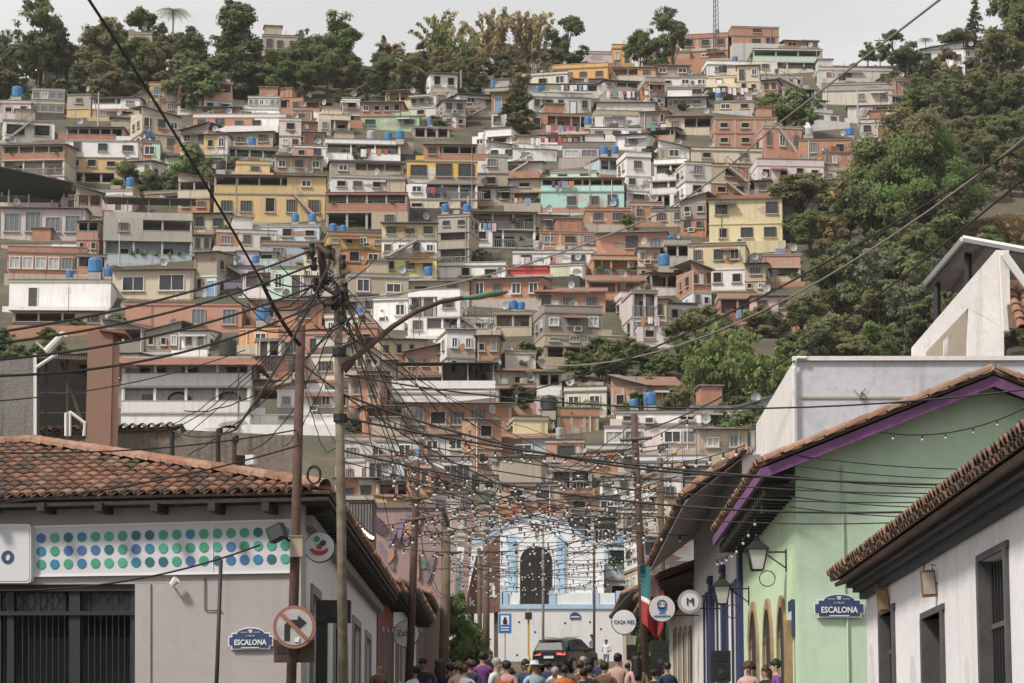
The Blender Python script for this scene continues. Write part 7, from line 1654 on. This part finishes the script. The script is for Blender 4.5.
def person(px, py, label, shirt, trousers, hair, skin='skin_a', rz=0.0, style='short', arms=('down', 'down'), Y=None, X=None, female=False, extra=None, stride=.0, sc=None, lift=0.0):
    global PN; PN += 1
    if Y is None:       # the distance at which a head of this height meets the street
        best = min((abs(P(px, py, y).z - (G(y) + 1.70)), y) for y in [58 + k for k in range(90)] if abs(P(px, py, y).x) < 4.0); Y = best[1]
    p = P(px, py, Y); g = H(p.x, Y) + (.13 if abs(p.x) > 2.9 and Y < 162 else .015) + lift; s = sc or min(1.12, max(.86, (p.z - g) / 1.76))
    jq = random.Random(PN * 13); s *= jq.uniform(.97, 1.09); p.x += jq.uniform(-.12, .12); rz += jq.uniform(-.5, .5)
    r = thing('person', label, 'person', (p.x, Y, g), rz, 'people in the street'); r.scale = (s, s, s)
    o = bpy.data.objects.new('body', skin_body(PN, [skin, shirt, trousers, 's_black'], arms, stride, female)); COL.objects.link(o); o.parent = r
    # hair
    b = MB(); c = Vector((0, -.022, 1.665))
    if style == 'cap':
        b.sphere(c + Vector((0, .005, .03)), .098, hair, 12, 8, (.95, 1.12, .85)); b.prism([(-.07, -.09, 1.70), (.07, -.09, 1.70), (.05, -.19, 1.685), (-.05, -.19, 1.685)], (0, 0, .012), hair); b.build('cap', r, True)
    elif style == 'hat':
        b.tube([(0, -.02, 1.70), (0, -.02, 1.712)], .19, hair, 16); b.tube([(0, -.02, 1.713), (0, -.02, 1.80)], .105, hair, 14, .085); b.build('hat', r)
    elif style != 'bald':
        b.sphere(c + Vector((0, .022, .022)), .098, hair, 12, 8, (.98, 1.08, 1.02)); 
        if style == 'long': b.add([(x, y, z) for z, w_, d_ in ((1.70, .10, .10), (1.55, .115, .10), (1.40, .13, .11), (1.28, .10, .105)) for x, y in ((-w_, .0), (-w_ * .7, d_), (0, d_ + .03), (w_ * .7, d_), (w_, .0), (0, .045))], [(i * 6 + j, i * 6 + (j + 1) % 6, (i + 1) * 6 + (j + 1) % 6, (i + 1) * 6 + j) for i in range(3) for j in range(6)] + [(18, 19, 20, 21, 22, 23)], hair)
        if style == 'bun': b.sphere(c + Vector((0, .13, .03)), .055, hair, 8, 6)
        if style == 'short' and PN % 3 == 0:
            q = random.Random(PN)
            for k in range(30): d = rdir(q); d.z = abs(d.z) * .8; d.y = d.y * .7 + .3; b.sphere(c + Vector((0, .015, .02)) + d * .09, .026, hair, 5, 4, (1, 1, 1.4))
        if style == 'curly':
            q = random.Random(PN)
            for k in range(26): d = rdir(q); d.z = abs(d.z) * .9 - .1; d.y = d.y * .8 + .25; b.sphere(c + d * .11, .045, hair, 6, 5)
        hq = random.Random(PN * 7); b.v = [(x + hq.uniform(-.009, .009), y + hq.uniform(-.009, .009), z + hq.uniform(-.008, .012)) for x, y, z in b.v]; b.build('hair', r, True)
    f = MB(); y = -.022 - .098
    for s_ in (-1, 1): f.sphere((s_ * .03, y + .012, 1.645), .011, 'eye', 6, 4)
    f.prism([(-.012, y + .01, 1.605), (.012, y + .01, 1.605), (0, y + .012, 1.645)], (0, -.022, -.0), skin); f.box(-.022, .022, y + .004, y + .016, 1.578, 1.588, 'lip'); f.build('face', r)
    f = MB()
    for s_ in (-1, 1): f.sphere((s_ * .081, -.02, 1.635), .024, skin, 6, 5, (.4, .7, 1.2))
    f.build('ears', r)
    if extra == 'orange_bag': b = MB(); b.box(-.16, .16, .17, .30, 1.0, 1.34, 's_orange'); b.build('backpack', r)
    if extra == 'strap': b = MB(); b.tube([(-.14, .12, 1.40), (0, .15, 1.2), (.16, .11, .98)], .018, 's_navy', 5); b.build('bag_strap', r)
    return r
B_ = R(180)
person(414, 667, 'person in a white shirt beside the slender rusty pole', 's_white', 's_denim', 'hair_black', rz=B_)
person(427, 663, 'person in a black cap and black shirt', 's_black', 's_black', 's_black', 'skin_b', 0, 'cap')
person(380, 675, 'bald person close to the left wall', 's_brown', 's_black', 'hair_black', 'skin_a', R(60), 'bald', Y=60)
person(445, 667, 'person in a purple and pink top at the thick pole', 's_purple', 's_denim', 'hair_black', rz=B_, female=True, style='long')
person(453, 665, 'person in dark clothes beside the thick wooden pole', 's_black', 's_grey', 'hair_black', 'skin_b', B_)
person(463, 668, 'person with curly brown hair', 's_peach', 's_denim', 'hair_brown', 'skin_c', B_, 'curly', female=True)
person(468, 664, 'person with brown hair and a white shirt with a bag strap', 's_white', 's_navy', 'hair_brown', 'skin_c', B_, extra='strap')
person(479, 659, 'person in a purple shirt in front of the close pair of poles', 's_purple', 's_denim', 'hair_black', rz=B_, arms=('bent', 'down'))
person(485, 656, 'person in a white shirt behind the purple shirt', 's_white', 's_khaki', 'hair_brown', rz=B_)
person(492, 653, 'person in black behind the crowd below the blue sign', 's_black', 's_black', 'hair_black', 'skin_b', 0)
person(492, 665, 'grey haired person in a white shirt', 's_white', 's_grey', 'hair_grey', 'skin_c', R(90))
person(502, 664, 'person in pink with an orange backpack', 's_pink', 's_denim', 'hair_black', rz=B_, extra='orange_bag', female=True)
person(524, 660, 'person in a dark suit beside the yellow post', 's_navy', 's_navy', 'hair_black', 'skin_b', R(-60))
person(538, 664, 'person in a pale blue shirt and white hat', 's_lblue', 's_khaki', 's_white', 'skin_a', B_, 'hat')
person(541, 674, 'person in white in front of the white hat', 's_white', 's_denim', 'hair_black', rz=R(140), Y=62)
person(552, 674, 'person in grey at the bottom centre', 's_grey', 's_black', 'hair_grey', 'skin_a', 0, Y=61)
person(514, 676, 'dark haired person at the very bottom left of the car', 's_black', 's_denim', 'hair_black', 'skin_b', 0, 'curly', Y=60)
person(530, 678, 'person with black hair at the bottom, left of the grey one', 's_brown', 's_denim', 'hair_black', 'skin_b', 0, Y=59, female=True, style='long')
person(570, 668, 'person in orange in front of the car', 's_orange', 's_black', 'hair_black', 'skin_b', B_)
person(578, 669, 'person in black right of the orange shirt', 's_black', 's_denim', 'hair_black', rz=B_)
person(582, 657, 'elderly person in a grey jacket at the car side', 's_grey', 's_black', 'hair_grey', 'skin_c', 0)
person(591, 668, 'person in a black top with black hair, lower right of the car', 's_black', 's_grey', 'hair_black', rz=B_, female=True)
person(598, 657, 'person in a dark jacket with a shaved head', 's_navy', 's_black', 'hair_black', 'skin_b', B_, 'bald')
person(591, 636, 'person in a light shirt standing by the car front', 's_lblue', 's_khaki', 'hair_black', 'skin_b', R(80), Y=158, lift=.3)
person(608, 646, 'person in white at the foot of the white wall', 's_white', 's_grey', 'hair_black', 'skin_b', 0, arms=('bent', 'bent'), Y=150)
person(607, 661, 'person in brown behind the long haired one', 's_brown', 's_denim', 'hair_black', rz=B_)
person(617, 660, 'person in a peach top with her hair in a bun', 's_peach', 's_denim', 'hair_black', rz=B_, style='bun', female=True, arms=('bent', 'down'))
person(641, 662, 'person with long black hair in a pale top', 's_peach', 's_denim', 'hair_black', rz=B_, style='long', female=True)
person(672, 671, 'dark haired person below the plain loudspeaker', 's_navy', 's_black', 'hair_black', rz=B_, Y=60)
person(754, 671, 'person with wavy dark hair at the green front', 's_peach', 's_denim', 'hair_brown', 'skin_c', R(-20), 'curly', Y=52, female=True)
person(768, 667, 'person with long dark hair between two arched doors', 's_black', 's_denim', 'hair_brown', 'skin_c', R(-70), 'long', Y=51, female=True)
person(783, 660, 'person in purple leaning at the nearest arched door', 's_purple', 's_black', 'hair_black', 'skin_c', R(-90), 'short', Y=49.6)
person(560, 672, 'person in white left of the orange shirt', 's_white', 's_denim', 'hair_black', 'skin_b', B_, Y=64); person(628, 668, 'person in black near the long haired one', 's_black', 's_black', 'hair_black', 'skin_b', R(170), 'cap', Y=72)

for k, (px, py, sh, lab, hr, st, yy) in enumerate(((436, 672, 's_grey', 'person in a grey shirt between the black cap and the purple top', 'hair_black', 'short', 68), (472, 673, 's_navy', 'person in navy low in front of the purple shirt', 'hair_brown', 'curly', 64), (506, 670, 's_khaki', 'person in khaki beside the orange backpack', 'hair_black', 'short', 72),
        (534, 668, 's_black', 'person in black left of the white hat', 'hair_black', 'long', 78), (547, 669, 's_navy', 'person in navy right of the white hat', 'hair_black', 'curly', 75), (585, 674, 's_brown', 'person in brown at the very bottom below the car front', 'hair_brown', 'bun', 62), (603, 671, 's_black', 'person in black with a cap below the shaved head', 's_black', 'cap', 66), (622, 673, 's_grey', 'person in grey below the CASA RES sign', 'hair_black', 'long', 63), (650, 674, 's_black', 'person in black at the foot of the right pole', 'hair_black', 'bun', 61))):
    person(px, py, lab, sh, 's_denim', hr, ['skin_a', 'skin_b', 'skin_c'][k % 3], B_ + (k % 4 - 1.5) * .5, st, Y=yy, female=st in ('long', 'bun', 'curly'), arms=('bent', 'down') if k % 2 else ('down', 'down'))
for k in list(TREES):
    pr = TREES[k][0]
    for c in list(pr.children): bpy.data.objects.remove(c)
    bpy.data.objects.remove(pr)
